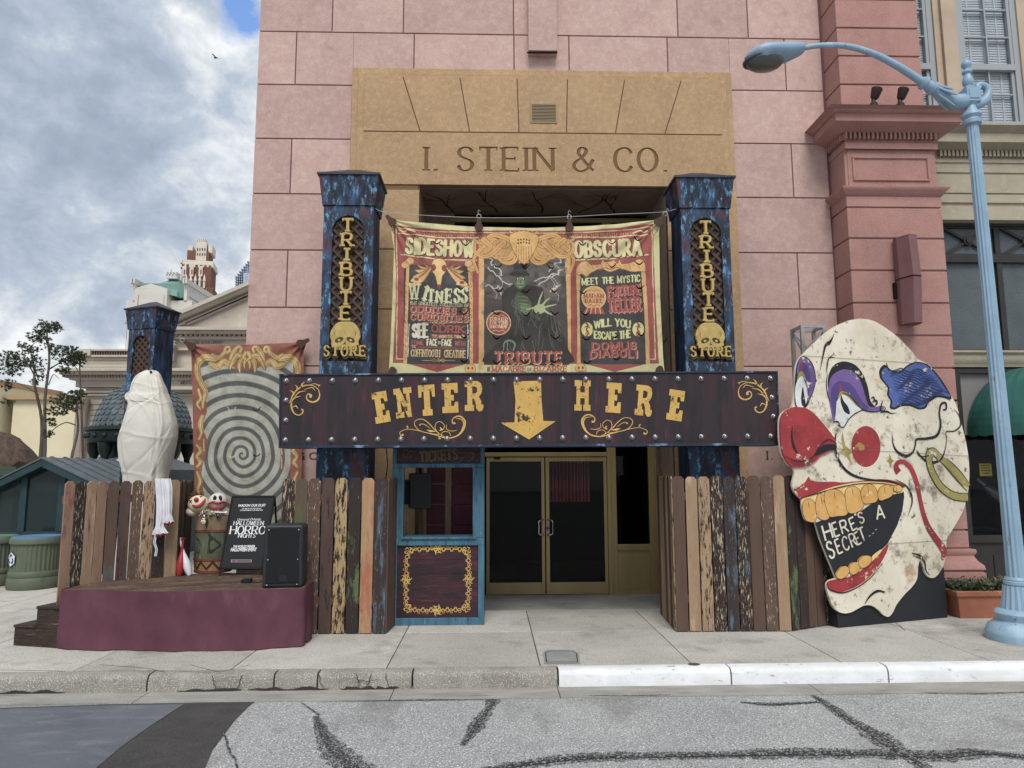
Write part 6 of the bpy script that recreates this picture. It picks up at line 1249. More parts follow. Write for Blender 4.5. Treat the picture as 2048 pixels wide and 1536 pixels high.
# seams between plywood sheets
m_seam = mk('seam_line', (110, 100, 86), bump=0)
for p, q in (((150, 216), (790, 258)), ((300, 655), (935, 690)), ((560, 1105), (835, 1088))): mb = MB(); cline(mb, [p, q], [1.4, 1.4], 1); mb.build('panel_seam', m_seam, cl)
cpoly('mouth', [(213, 1005), (300, 975), (360, 955), (430, 950), (500, 900), (560, 875), (630, 845), (634, 880), (625, 950), (600, 1020), (555, 1105), (500, 1160), (430, 1210), (370, 1245), (312, 1268), (272, 1170), (236, 1080)], m_mouth, n=0)
cpoly('gum', [(152, 892), (220, 865), (300, 835), (430, 812), (540, 815), (632, 835), (625, 862), (540, 880), (430, 915), (300, 945), (190, 960), (152, 930)], m_gum, n=3)
for q in ([(170, 893), (195, 895), (212, 920), (218, 970), (212, 1000), (190, 1003), (165, 990), (152, 950), (154, 910)], [(222, 872), (240, 868), (258, 885), (275, 930), (280, 975), (262, 993), (238, 990), (220, 970), (212, 920)], [(275, 850), (305, 847), (335, 860), (362, 905), (368, 945), (355, 970), (315, 975), (282, 978), (268, 950), (254, 900), (257, 862)], [(365, 838), (395, 833), (418, 850), (432, 890), (440, 925), (420, 950), (385, 962), (362, 950), (354, 900), (352, 860)], [(440, 830), (470, 822), (495, 840), (507, 875), (500, 905), (470, 914), (445, 916), (432, 900), (425, 860)], [(515, 838), (545, 825), (570, 830), (580, 858), (570, 880), (545, 893), (515, 900), (505, 870)], [(585, 830), (605, 827), (620, 840), (616, 856), (595, 860), (580, 850)]):
    o = cpoly('upper_tooth', q, m_tooth, n=4, thick=.006); mb = MB(); pp = cr(q + q[:1], 4); d = lay() + .006; mb.strip(fc, [CZ(*p) for p in pp], .006, d, d); c0_ = np.mean(q, 0); top_ = min(p[1] for p in q)
    cline(mb, [(c0_[0] - 8, top_ + 8), (c0_[0] - 4, top_ + 30), (c0_[0] - 2, top_ + 48)], [1, 2.5, 1], 3, d); mb.build('tooth_outline', m_cblk, o)
for q in ([(318, 1230), (335, 1212), (358, 1210), (372, 1228), (360, 1255), (335, 1270), (314, 1266), (308, 1248)], [(372, 1205), (395, 1190), (415, 1197), (420, 1220), (405, 1245), (382, 1250), (370, 1232)], [(418, 1175), (440, 1160), (468, 1162), (477, 1182), (462, 1205), (435, 1220), (418, 1210), (412, 1190)]):
    o = cpoly('lower_tooth', q, m_tooth, n=4, thick=.006); mb = MB(); d = lay() + .006; mb.strip(fc, [CZ(*p) for p in cr(q + q[:1], 4)], .006, d, d); mb.build('tooth_outline', m_cblk, o)
cpoly('lower_gum', [(478, 1165), (500, 1145), (524, 1130), (520, 1145), (495, 1172), (470, 1195)], m_gum, n=2)
cpoly('upper_lip', [(182, 788), (196, 806), (240, 812), (300, 811), (345, 815), (430, 807), (530, 799), (600, 811), (640, 836), (600, 829), (520, 817), (430, 816), (350, 830), (280, 846), (200, 872), (152, 895), (134, 890), (128, 862), (112, 848), (132, 838), (165, 814)], m_cred, n=4)
lo_ = cpoly('lower_lip', [(270, 1285), (312, 1272), (360, 1265), (420, 1237), (480, 1190), (530, 1135), (558, 1106), (552, 1140), (520, 1200), (470, 1260), (410, 1305), (350, 1330), (300, 1333), (275, 1315)], m_cred, n=4)
cpoly('nose', [(104, 460), (160, 463), (200, 488), (240, 530), (280, 580), (305, 620), (306, 655), (270, 672), (235, 690), (210, 715), (170, 738), (125, 745), (90, 735), (60, 690), (48, 640), (43, 560), (48, 505), (72, 475)], m_cred, n=4, thick=.02)
LV[0] += 54
nz_ = cpoly('nostril', [(205, 690), (220, 660), (250, 638), (285, 633), (308, 640), (304, 660), (270, 664), (235, 680)], m_cblk, n=4)
mb = MB()
cline(mb, [(100, 545), (97, 600), (108, 650), (135, 695)], [1, 9, 12, 2], d=D0 + .0225); cline(mb, [(70, 690), (110, 712), (160, 712), (200, 690), (228, 645), (270, 612), (308, 632)], [2, 4, 4, 4, 4, 5, 3], d=D0 + .0229); mb.build('nose_lines', m_cblk, cl)
mb = MB(); cline(mb, [(62, 690), (95, 715), (130, 726), (180, 716), (210, 696), (230, 650), (262, 622), (300, 625)], [6, 16, 20, 18, 12, 10, 10, 4], d=D0 + .0219); mb.build('nose_stripe', m_cred2, cl)
# eyes
cpoly('far_eye_rim', [(150, 219), (182, 228), (208, 270), (217, 330), (207, 380), (190, 422), (168, 462), (120, 456), (116, 380), (120, 300), (128, 250)], m_cblk, n=4)
cpoly('far_eyeshadow', [(152, 224), (180, 234), (205, 275), (213, 330), (203, 380), (187, 420), (176, 430), (170, 350), (150, 300), (128, 300), (132, 250)], m_cpur, n=4); cpoly('far_eyeshadow_inner', [(150, 240), (172, 262), (190, 310), (188, 370), (178, 410), (172, 350), (158, 305), (136, 290)], m_cvio, n=4)
cpoly('far_eyelid', [(148, 288), (162, 305), (172, 335), (150, 318), (132, 330), (126, 345), (132, 305)], m_cgol, n=3)
e = cpoly('far_eye', [(148, 312), (162, 335), (175, 380), (174, 425), (160, 458), (128, 458), (118, 400), (124, 345)], m_eyew, n=4); cpoly('far_pupil', [(154, 362), (161, 400), (168, 440), (163, 458), (150, 448), (146, 415)], m_cblk, n=4)
cpoly('near_eye_rim', [(274, 370), (276, 310), (300, 262), (345, 243), (400, 258), (440, 305), (462, 365), (475, 430), (500, 462), (470, 470), (430, 475), (300, 420)], m_cblk, n=4)
cpoly('near_eyeshadow', [(274, 400), (280, 340), (302, 302), (350, 280), (400, 298), (432, 348), (452, 415), (474, 458), (530, 452), (537, 468), (500, 480), (450, 474), (410, 440), (370, 400), (330, 395), (314, 430), (310, 490), (300, 535), (284, 460)], m_cpur, n=4)
cpoly('near_eyeshadow_inner', [(286, 420), (292, 370), (322, 338), (370, 343), (405, 378), (432, 428), (466, 464), (430, 468), (395, 432), (352, 395), (322, 402), (313, 440), (306, 505), (292, 460)], m_cvio, n=4)
for x, y in ((330, 345), (146, 240)): cpoly('eye_spike', [(x, y), (x + 10, y + 42), (x - 5, y + 44)], m_cred, n=0)
e = cpoly('near_eye', [(340, 393), (375, 410), (410, 450), (437, 470), (400, 488), (370, 515), (345, 552), (318, 540), (311, 480), (320, 420)], m_eyew, n=4); cpoly('near_eyelid', [(340, 384), (372, 398), (412, 440), (440, 470), (405, 452), (372, 416), (340, 400), (320, 425), (325, 398)], m_cgol, n=3); cpoly('near_pupil', [(335, 402), (347, 430), (368, 458), (376, 492), (352, 482), (338, 452), (332, 425)], m_cblk, n=4)
mb = MB(); cline(mb, [(440, 470), (400, 490), (370, 517), (345, 554), (318, 542)], [3, 4, 4, 4, 3]); cline(mb, [(298, 530), (318, 528), (330, 545)], [3, 6, 3]); cline(mb, [(340, 390), (375, 406), (412, 446), (440, 472), (490, 482), (535, 474)], [2, 4, 5, 5, 4, 2]); cline(mb, [(476, 418), (486, 412), (492, 425), (482, 436)], [3, 6, 8, 4]); cline(mb, [(492, 432), (500, 428), (503, 440), (494, 452)], [4, 8, 9, 4]); cline(mb, [(530, 428), (520, 470), (535, 480), (545, 460)], [3, 8, 8, 2]); cline(mb, [(520, 484), (550, 480), (570, 488), (600, 486)], [3, 8, 4, 1])
mb.build('eye_lines', m_cblk, cl)
# hair
cpoly('hair_outline', [(516, 285), (540, 258), (572, 283), (610, 290), (650, 260), (690, 245), (742, 256), (792, 305), (835, 368), (858, 420), (820, 415), (785, 413), (754, 434), (735, 464), (702, 470), (660, 455), (620, 456), (590, 470), (566, 464), (568, 430), (552, 400), (556, 372), (540, 348), (520, 322)], m_cblk, n=4)
hr = cpoly('hair', [(530, 290), (548, 272), (575, 292), (612, 298), (652, 268), (692, 251), (738, 262), (786, 310), (828, 372), (850, 408), (818, 404), (780, 404), (748, 424), (728, 456), (702, 460), (662, 445), (620, 444), (590, 460), (575, 455), (577, 430), (562, 402), (566, 374), (550, 348), (530, 320)], m_cblu, n=4)
mb = MB()
for k in range(17):
    y = 282 + k * 10.5; x0 = 555 + k * 4; x1 = min(845, 750 + k * 13); pts = [(x0 + (x1 - x0) * i / 9, y + 9 * math.sin(i * 1.7 + k) + (i * .6)) for i in range(10)]
    pts = [p for p in pts if p[1] < (452 if p[0] < 730 else 440 - (p[0] - 730) * .4) and p[1] > 262 + max(0, (p[0] - 735)) * 1.15]
    if len(pts) > 2: cline(mb, pts, [1, 3, 4, 3, 4, 2], 4)
mb.build('hair_strands', mk('hair_navy', (44, 54, 98), bump=0), hr)
# cheek, stars, tear, earring
cpoly('cheek', circ(453, 645, 69, 97, 40), m_cred, n=0)
cpoly('gold_patch', [(395, 660), (420, 625), (445, 640), (440, 665)], mk('mustard_scuff', (170, 122, 56), (150, 60, 50), sc=12, lo=.45, hi=.55, bump=0), n=2)
for q in ([(341, 572), (356, 640), (390, 672), (374, 688), (389, 737), (362, 694), (330, 674), (344, 655), (336, 610)], [(565, 678), (574, 704), (586, 713), (576, 722), (571, 748), (561, 722), (550, 714), (560, 704)]): cpoly('gold_star', q, m_cgol, n=0)
mb = MB(); cline(mb, [(606, 768), (594, 745), (602, 722), (630, 718), (665, 750), (692, 820), (706, 890), (722, 960), (748, 1030), (785, 1085), (818, 1135), (812, 1180)], [30, 26, 18, 17, 22, 23, 20, 22, 26, 30, 34, 10], 5); mb.build('red_streak', m_cred, cl)
mb = MB(); cline(mb, [(800, 705), (770, 668), (748, 676), (752, 730), (775, 790), (815, 845), (870, 880), (932, 886)], [22, 24, 26, 28, 30, 30, 32, 34], 5); cline(mb, [(812, 705), (850, 740), (890, 785), (934, 838)], [26, 30, 32, 34], 5); mb.build('earring', m_cgol, cl); mb = MB()
for pts in ([(812, 690), (772, 652), (737, 668), (738, 732), (762, 796), (805, 858), (865, 896), (934, 905)], [(790, 706), (768, 690), (764, 720), (788, 782), (825, 832), (875, 862), (932, 866)], [(798, 712), (836, 752), (876, 800), (930, 856)], [(830, 700), (866, 730), (905, 772), (936, 815)]): cline(mb, pts, [2.5, 4, 4, 2.5], 5, D0 + .0088)
mb.build('earring_outline', m_cblk, cl)
mb = MB()
for pts, ws in (([(302, 112), (285, 145), (262, 165), (250, 210), (235, 285)], [1, 8, 10, 7, 1]), ([(295, 135), (280, 160), (265, 168)], [1, 5, 2]), ([(302, 205), (275, 232), (268, 265), (265, 300)], [1, 5, 6, 1]), ([(285, 225), (305, 222)], [4, 1]),
                ([(318, 560), (306, 610), (312, 680), (345, 745), (400, 785), (480, 803), (560, 808), (632, 836)], [1, 8, 10, 11, 10, 7, 5, 3]), ([(272, 300), (265, 340), (270, 395), (282, 430)], [2, 4, 4, 2]), ([(575, 572), (578, 625), (598, 668), (640, 690), (672, 672), (684, 640), (690, 612), (735, 608), (785, 594), (804, 545), (798, 490), (806, 446), (828, 440), (830, 468), (815, 472)], [1, 5, 10, 12, 8, 7, 8, 10, 12, 10, 8, 9, 9, 8, 5]),
                ([(690, 660), (720, 702), (760, 722), (805, 705), (825, 660), (832, 610), (830, 575), (868, 572), (898, 545), (892, 500), (868, 468)], [2, 8, 12, 9, 4, 3, 4, 5, 7, 5, 1]), ([(885, 490), (902, 520), (898, 545)], [2, 5, 4]), ([(690, 668), (705, 690), (742, 690), (770, 676)], [3, 5, 5, 2]),
                ([(590, 800), (640, 830), (665, 870), (668, 915), (648, 975)], [2, 6, 8, 6, 1]), ([(655, 800), (662, 850), (658, 880)], [1, 3, 2]), ([(668, 1148), (705, 1160), (728, 1190), (735, 1230), (752, 1252)], [3, 8, 8, 5, 2]), ([(672, 1160), (700, 1170), (715, 1180)], [2, 4, 2]), ([(446, 1388), (470, 1352), (505, 1328), (545, 1332)], [2, 8, 10, 2]), ([(515, 1325), (540, 1340)], [4, 1]),
                ([(112, 855), (118, 845), (135, 838)], [2, 4, 2]), ([(755, 430), (790, 408), (830, 415), (850, 428)], [3, 6, 6, 2]), ([(548, 250), (560, 280), (600, 292)], [3, 6, 2]), ([(745, 665), (790, 680)], [4, 2]), ([(762, 700), (790, 790), (850, 855), (930, 870)], [2, 2.5, 2.5, 2]), ([(268, 1290), (280, 1320), (340, 1336), (410, 1310), (475, 1262), (530, 1195)], [2, 5, 5, 4, 4, 2]), ([(135, 892), (190, 876), (280, 850), (350, 833), (430, 820), (530, 820), (630, 838)], [2, 4, 4, 4, 3, 3, 2])):
    cline(mb, pts, ws, 5)
mb.build('black_linework', m_cblk, cl)
mb = MB(); bl = [(262, 1092), (300, 1078), (340, 1058), (385, 1040), (428, 1012)]; d_ = D0 + .0072
hw_ = dict(wv=.16, wh=.15, gap=.3)
for ch, (x0, y0, x1, y1), h in (('H', (262, 1090, 296, 1076), 68), ('E', (306, 1072, 328, 1062), 60), ('R', (342, 1058, 370, 1046), 56), ('E', (388, 1042, 410, 1030), 54), ("'", (412, 1012, 420, 1008), 52), ('S', (424, 1010, 446, 1000), 48), ('A', (504, 990, 540, 984), 62),
                               ('S', (282, 1176, 308, 1164), 72), ('E', (322, 1152, 342, 1142), 62), ('C', (350, 1138, 374, 1128), 58), ('R', (388, 1122, 410, 1110), 58), ('E', (414, 1110, 432, 1098), 54), ('T', (430, 1098, 456, 1084), 60), ('.', (466, 1070, 472, 1067), 40), ('.', (482, 1058, 488, 1055), 40), ('.', (496, 1040, 502, 1037), 40)):
    text_mesh(mb, fc, ch, CZ(x0, y0), CZ(x1, y1), h * .0027, dict(wv=.15, wh=.14, gap=.3) if ch != '.' else dict(wv=.16, wh=.16, gap=.3), d_ - .0005, d_)
mb.build('lettering', m_cream, cl)
# ================================================================== TRUSS
ftx = FY(9.0); a = ftx.uv(1606, 700)[0]; b = ftx.uv(1650, 700)[0]; zt3 = ftx.uv(1630, 650)[1]
m_alu = mk('aluminium', (170, 172, 174), (150, 152, 156), sc=6, rough=.35, metal=.6, bump=.02); mb = MB(); wt = b - a
P4 = [(a, 9.0), (b, 9.0), (b, 9.0 + wt), (a, 9.0 + wt)]
for x, y in P4: mb.box(x - .022, x + .022, y - .022, y + .022, 0, zt3)
for z in (zt3 - .02, zt3 - 1.0, zt3 - 2.0):
    for (x, y), (x2, y2) in zip(P4, P4[1:] + P4[:1]): mb.bar((x, y, z), (x2, y2, z), .04, .036)
z = zt3 - .05; k = 0
while z > .3:
    for i, ((x, y), (x2, y2)) in enumerate(zip(P4, P4[1:] + P4[:1])):
        p, q = ((x, y, z), (x2, y2, z - .32)) if (k + i) % 2 else ((x2, y2, z), (x, y, z - .32)); mb.bar(p, q, .018)
    z -= .32; k += 1
tag(mb.build('truss_tower', m_alu, loc=(a, 9.0, 0)), 'square silver aluminium truss tower standing behind the clown face', 'truss')
# ================================================================== STREET LAMP
LY = 7.95; fL = FY(LY); lx = gy(2046, 1288, LY).x; lz = lambda y: fL.uv(2000, y)[1]
sl2 = thing('street_lamp', 'pale blue cast-iron street lamp with curved arm and glass lamp head', 'street lamp', (lx, LY, 0))
m_lb = mk('pale_blue_paint', (136, 168, 192), (126, 158, 182), sc=3, rough=.4, bump=.04, bsc=30, layers=[((164, 188, 204), 4, (1, 1, .4), .55, .75, 7), ((98, 120, 136), 9, (1, 1, .3), .64, .70, 12), ((206, 212, 212), 5, (1, 1, .5), .69, .71, 11)])
m_lb2 = m_lb; C0 = (lx, LY, 0)
mb = MB(); mb.lathe([(.345, 0), (.35, .07), (.34, .1), (.335, .105), (.32, .15), (.28, .18), (.225, .21), (.23, .24), (.25, .27), (.25, .29), (.225, .32), (.19, .335)], C0, 32); mb.build('base', m_lb, sl2, smooth=True)
mb = MB(); mb.lathe([(.18, .33), (.172, .38), (.15, .5), (.143, .585)], C0, 72, .07, 18); mb.lathe([(.12, .585), (.132, .6), (.132, .63), (.12, .64), (.125, .65), (.11, .68)], C0, 28); mb.build('fluted_collar', m_lb, sl2, smooth=True)
zt4 = lz(252); mb = MB(); mb.lathe([(.098, .66), (.092, 1.1), (.086, 2), (.075, 3.6), (.066, zt4)], C0, 96, .13, 12); mb.build('pole', m_lb, sl2, smooth=60)
zz = lambda y: lz(y) - 0; mb = MB()
mb.lathe([(.076, zz(252)), (.1, zz(250)), (.105, zz(244)), (.085, zz(240)), (.11, zz(234)), (.105, zz(229)), (.065, zz(222)), (.06, zz(214)), (.085, zz(209))], C0, 24); mb.build('pole_collar', m_lb, sl2, smooth=True)
mb = MB(); mb.box(lx - .085, lx + .085, LY - .085, LY + .085, zz(209), zz(181)); mb.box(lx - .06, lx + .06, LY - .094, LY - .084, zz(204), zz(186)); mb.build('hub_block', m_lb, sl2, bev=.01)
mb = MB(); mb.lathe([(.055, zz(181)), (.06, zz(177)), (.04, zz(174)), (.055, zz(170)), (.064, zz(164)), (.05, zz(157)), (.035, zz(150)), (.055, zz(147)), (.055, zz(144)), (.03, zz(140)), (.035, zz(137)), (.055, zz(133)), (.055, zz(129)), (.035, zz(123)), (.008, zz(119))], C0, 18); mb.build('finial', m_lb, sl2, smooth=True)
KS = (fL.uv(1939, 195)[0] - lx) / fL.uv(1939, 195)[1]
pL = lambda x, y, dy=0: Vector((fL.uv(x, y)[0] - KS * fL.uv(x, y)[1], LY + dy, fL.uv(x, y)[1]))
mb = MB(); armp = cr([pL(1602, 97), pL(1640, 91), (pL(1690, 92)), pL(1740, 105), pL(1790, 129), pL(1845, 164)], 6); mb.tube(armp, [.03, .033, .04, .048], 14); mb.build('arm', m_lb, sl2, smooth=True)
mb = MB(); sp2 = cr([pL(1842, 162), pL(1870, 180), pL(1895, 196), pL(1915, 204), pL(1930, 202)], 5); mb.tube(sp2, [.062, .064, .075, .095, .09], 16)
for x, y, r_ in ((1848, 166, .082), (1866, 177, .082)): a_, b_ = pL(x - 3, y - 2), pL(x + 3, y + 2); mb.tube([a_, b_], r_, 16)
for k in range(6): a_ = k * 1.05; mb.tube(cr([pL(1872, 182) + Vector((0, .07 * math.cos(a_), .07 * math.sin(a_))), pL(1888, 192) + Vector((0, .095 * math.cos(a_), .095 * math.sin(a_))), pL(1905, 200) + Vector((-.02, .12 * math.cos(a_), .12 * math.sin(a_)))], 3), [.014, .022, .008], 6)
mb.build('arm_socket', m_lb, sl2, smooth=True)
mb = MB(); mb.tube(cr([pL(1946, 212), pL(1962, 206), pL(1973, 196), pL(1976, 183), pL(1970, 173), pL(1959, 170), pL(1954, 175), pL(1958, 179)], 5), [.06, .056, .048, .04, .036, .042], 12); mb.build('scroll', m_lb, sl2, smooth=True)
# cobra head
hp0, hp1 = pL(1606, 97), pL(1490, 113); ax_ = (hp1 - hp0); mb = MB(); prof = [(0, .075, .075), (.04, .1, .09), (.25, .16, .12), (.5, .22, .14), (.72, .25, .14), (.88, .2, .11), (.97, .1, .06), (1, .02, .01)]; n = 20; vs = []
for t_, wy, hz in prof:
    c_ = hp0 + ax_ * t_ + Vector((0, 0, -.02 * t_))
    for k in range(n): a_ = 2 * math.pi * k / n; up = math.sin(a_); vs.append((c_.x, c_.y + wy * math.cos(a_), c_.z + (hz * .8 if up > 0 else hz * .8) * up - .03 * math.sin(t_ * 3.1)))
mb.add(vs, [(i * n + k, i * n + (k + 1) % n, (i + 1) * n + (k + 1) % n, (i + 1) * n + k) for i in range(len(prof) - 1) for k in range(n)] + [tuple(range(n - 1, -1, -1))]); hd_ = mb.build('lamp_housing', m_lb, sl2, smooth=60)
mb = MB(); lc = hp0 + ax_ * .68 + Vector((0, 0, -.085)); mb.ball(lc, .235, .18, .13, 20, 12); mb.build('lens', glass('lamp_lens', (96, 94, 84), .12, .25, .5), hd_, smooth=True)
mb = MB(); mb.tube([(lc.x + .242 * math.cos(a), lc.y + .188 * math.sin(a), lc.z + .002 + .03 * math.cos(a)) for a in np.linspace(0, 6.283, 25)], .016, 6); mb.build('lens_rim', mk('rim_dark', (70, 84, 94), rough=.5, bump=0), hd_, smooth=True)
for o_ in [sl2] + list(sl2.children_recursive):                # the post leans slightly towards the building
    if o_.type == 'MESH':
        for v in o_.data.vertices: v.co.x += KS * v.co.z
# ================================================================== PLANTER
p0 = gy(1921, 1236, 9.1); p0.z = 0; pw_ = .84; pl_ = thing('planter', 'terracotta trough planter on the pavement beside the street lamp', 'planter', (p0.x, p0.y, 0)); m_ter = mk('terracotta', (160, 98, 70), (146, 86, 60), sc=4, rough=.85, bump=.08, bsc=60, layers=[((176, 122, 96), 3, (1, 1, 1.5), .62, .78, 8), ((112, 66, 48), 6, (1, 1, .5), .66, .76, 8)])
mb = MB(); vs = []
for e, z in ((0, 0), (.0, .02), (.035, .27), (.06, .275), (.065, .33), (.055, .345), (.03, .345), (.025, .29)):
    vs += [(p0.x - e, p0.y - e, z), (p0.x + pw_ + e, p0.y - e, z), (p0.x + pw_ + e, p0.y + .3 + e, z), (p0.x - e, p0.y + .3 + e, z)]
mb.add(vs, [(i * 4 + k, i * 4 + (k + 1) % 4, (i + 1) * 4 + (k + 1) % 4, (i + 1) * 4 + k) for i in range(7) for k in range(4)] + [(3, 2, 1, 0)]); mb.build('trough', m_ter, pl_, bev=.008)
mb = MB(); mb.add([(p0.x, p0.y, .29), (p0.x + pw_, p0.y, .29), (p0.x + pw_, p0.y + .3, .29), (p0.x, p0.y + .3, .29)], [(0, 1, 2, 3)]); mb.build('soil', m_dark, pl_)
mb = MB(); fl_ = MB(); random.seed(21)
for i in range(330):
    x, y = p0.x + random.uniform(-.02, pw_ + .02), p0.y + random.uniform(-.02, .32); hgt = random.uniform(.1, .2); tx, ty = random.uniform(-.08, .08), random.uniform(-.08, .08)
    for k in range(12):
        t_ = .15 + .85 * k / 12; a_ = random.uniform(0, 6.28); l_ = random.uniform(.025, .05); c_ = Vector((x + tx * t_, y + ty * t_, .28 + hgt * t_)); d_ = Vector((math.cos(a_), math.sin(a_), random.uniform(.1, .9))) * l_; s2 = Vector((-math.sin(a_), math.cos(a_), 0)) * .008
        mb.add([c_ - s2, c_ + d_ * .6 - s2, c_ + d_, c_ + d_ * .6 + s2, c_ + s2], [(0, 1, 2, 3, 4)])
    if random.random() < .05:
        c_ = Vector((x + tx, y + ty, .29 + hgt)); [fl_.ball(c_ + Vector((random.uniform(-.02, .02), random.uniform(-.02, .02), random.uniform(0, .02))), .009, None, None, 6, 4) for _ in range(5)]
fp2 = thing('flowering_plants', 'low green bushy plants with small mauve flowers filling the terracotta trough', 'plants', (p0.x, p0.y, .28))
mb.build('foliage', mk('planter_leaves', (74, 90, 58), (98, 112, 78), sc=12, rough=.7, bump=0, island=.5), fp2); fl_.build('flowers', mk('mauve_flower', (126, 60, 88), bump=0), fp2)
# ================================================================== STAGE PROPS
# loudspeaker
c = gz(566, 1176, ZT); fS = Fr((c.x, c.y, 0), R(6)); a = fS.uv(523, 1176)[0]; b = fS.uv(604, 1176)[0]; zt5 = fS.uv(565, 1050)[1]; w2 = (b - a) / 2; mu = (a + b) / 2
ls = thing('stage_speaker', 'black moulded loudspeaker standing on the right corner of the stage', 'speaker', (c.x, c.y, ZT))
def spk_poly(e): h_ = zt5 - ZT; return [(mu - w2 + e, ZT + .012 + e), (mu + w2 - e, ZT + .012 + e), (mu + w2 - e, ZT + h_ * .3), (mu + w2 * .93 - e, ZT + h_ * .6), (mu + w2 * .98 - e, zt5 - .04), (mu + w2 * .9 - e, zt5 - e), (mu, zt5 + .012 - e), (mu - w2 * .9 + e, zt5 - e), (mu - w2 * .98 + e, zt5 - .04), (mu - w2 * .93 + e, ZT + h_ * .6), (mu - w2 + e, ZT + h_ * .3)]
mb = MB(); mb.prism(fS, [(mu - w2, ZT + .004), (mu + w2, ZT + .004), (mu + w2 * .98, zt5 - .03), (mu + w2 * .88, zt5), (mu - w2 * .88, zt5), (mu - w2 * .98, zt5 - .03)], -.36, 0); mb.build('cabinet', mk('speaker_plastic', (34, 37, 42), (42, 46, 52), sc=6, rough=.5, bump=.06, bsc=150), ls, bev=.022)
mb = MB(); mb.prism(fS, spk_poly(.035), -.01, .006); mb.build('grille', mk('speaker_grille', (16, 18, 21), (22, 24, 27), sc=30, rough=.65, bump=.3, bsc=240), ls, bev=.008)
mb = MB(); mb.fbox(fS, mu - .03, mu + .05, ZT + .07, ZT + .14, .006, .009); mb.strip(fS, [(mu - .025, ZT + .1), (mu - .012, ZT + .115)], .006, .0095, .0095); mb.build('badge', mk('badge_dark', (34, 36, 40), rough=.4, bump=0), ls)
mb = MB()
for du in (-.78, .78):
    for v in (.05, .45, .92): q = fS.P(mu + du * w2 * .95, ZT + (zt5 - ZT) * v, .006); mb.ball(q, .007, .004, .007, 8, 5)
mb.build('grille_screws', m_ring, ls)
c = gz(494, 1166, ZT); ad = thing('power_adapter', 'small black power adapter lying on the stage floor left of the loudspeaker', 'adapter', tuple(c)); mb = MB(); mb.box(c.x - .05, c.x + .045, c.y - .02, c.y + .05, ZT + .002, ZT + .05); mb.box(c.x - .075, c.x - .055, c.y, c.y + .03, ZT + .002, ZT + .035); mb.build('body', m_spk, ad, bev=.006)
mb = MB(); mb.tube(cr([(c.x + .05, c.y + .01, ZT + .02), (c.x + .1, c.y - .02, ZT + .008), (c.x + .16, c.y + .02, ZT + .008), (c.x + .22, c.y + .12, ZT + .008)], 4), .005, 6); mb.build('cord', m_black, ad)
# A-frame sign
FONTC = {}
def bfont(mb, fr, s, a, b, h, d, shear=0, bold=0):
    cu = bpy.data.curves.new('t', 'FONT'); cu.body = s; cu.size = 1; cu.shear = shear; cu.offset = bold; o = bpy.data.objects.new('t', cu); COL.objects.link(o)
    dg = bpy.context.evaluated_depsgraph_get(); me = bpy.data.meshes.new_from_object(o.evaluated_get(dg)); vs = np.array([tuple(v.co) for v in me.vertices]); fs = [tuple(p.vertices) for p in me.polygons]
    bpy.data.objects.remove(o); bpy.data.curves.remove(cu); bpy.data.meshes.remove(me)
    x0, x1 = vs[:, 0].min(), vs[:, 0].max(); a = np.array(a); b = np.array(b); t = (b - a); n_ = np.array((-t[1], t[0])) / np.linalg.norm(t); cap = .72
    mb.add([fr.P(*(a + t * ((v[0] - x0) / (x1 - x0)) + n_ * v[1] / cap * h), d) for v in vs], fs)
c = gz(437, 1152, ZT); fA = Fr((c.x, c.y, ZT), R(3), R(24)); Z4 = lambda x, y: fA.uv(240 + x * .24737, 940 + y * .24737)
af = thing('easel_sign', 'black leaning A-frame sign reading PARDON OUR DUST behind the loudspeaker', 'sign', (c.x, c.y, ZT))
q0, q1, q2, q3 = fA.uv(441, 1136), fA.uv(523.5, 1137), fA.uv(549, 993), fA.uv(465, 993)
m_sgb = mk('sign_black', (27, 28, 33), (23, 25, 29), sc=4, rough=.6, bump=.01, spec=.2); mb = MB(); mb.prism(fA, [q0, q1, q2, q3], -.02, 0); mb.build('panel', m_sgb, af, bev=.003)
mb = MB(); fr4 = .022
for p, q in ((q0, q3), (q1, q2), (q0, q1), (q3, q2)): mb.strip(fA, [p, q], fr4, -.024, .006 + random.uniform(0, .0008))
for p, q in ((q0, q3), (q1, q2)): dvec = np.array(p) - np.array(q); dvec /= np.linalg.norm(dvec); mb.bar(fA.P(*p, -.01), fA.P(*(np.array(p) + dvec * .11), -.01), .02)
for p in (q3, q2): tp = fA.P(*p, -.02); mb.bar(tp, Vector((tp.x, tp.y + .28, ZT + .01)), .02)
mb.build('frame', m_black, af)
m_wt = mk('white_print', (226, 228, 230), bump=0); mb = MB()
bfont(mb, fA, 'PARDON OUR DUST', Z4(955, 298), Z4(1178, 294), .034, .0015, .15, .02); bfont(mb, fA, 'WE ARE IN THE PROCESS OF', Z4(985, 317), Z4(1142, 315), .015, .0015, .15, .015); bfont(mb, fA, 'TRANSFORMING OUR PARK FOR', Z4(968, 331), Z4(1153, 329), .015, .0015, .15, .015)
bfont(mb, fA, 'Universal Orlando', Z4(950, 410), Z4(1138, 406), .032, .0015, .12)
sf_ = dict(wv=.15, wh=.07, sf=.07, sh=.05, gap=.2)
for tx, x0, y0, x1, y1, h in (('HALLOWEEN', 918, 446, 1158, 446, .054), ('HORROR', 888, 518, 1225, 518, .105), ('NIGHTS', 955, 547, 1092, 547, .054)): text_mesh(mb, fA, tx, Z4(x0, y0), Z4(x1, y1), h, sf_, .0008, .0015)
bfont(mb, fA, "THE WORLD'S PREMIER", Z4(915, 628), Z4(1090, 626), .03, .0015, .15, .03); bfont(mb, fA, 'HALLOWEEN EVENT', Z4(893, 657), Z4(1103, 656), .044, .0015, .15, .03)
mb.build('lettering', m_wt, af)
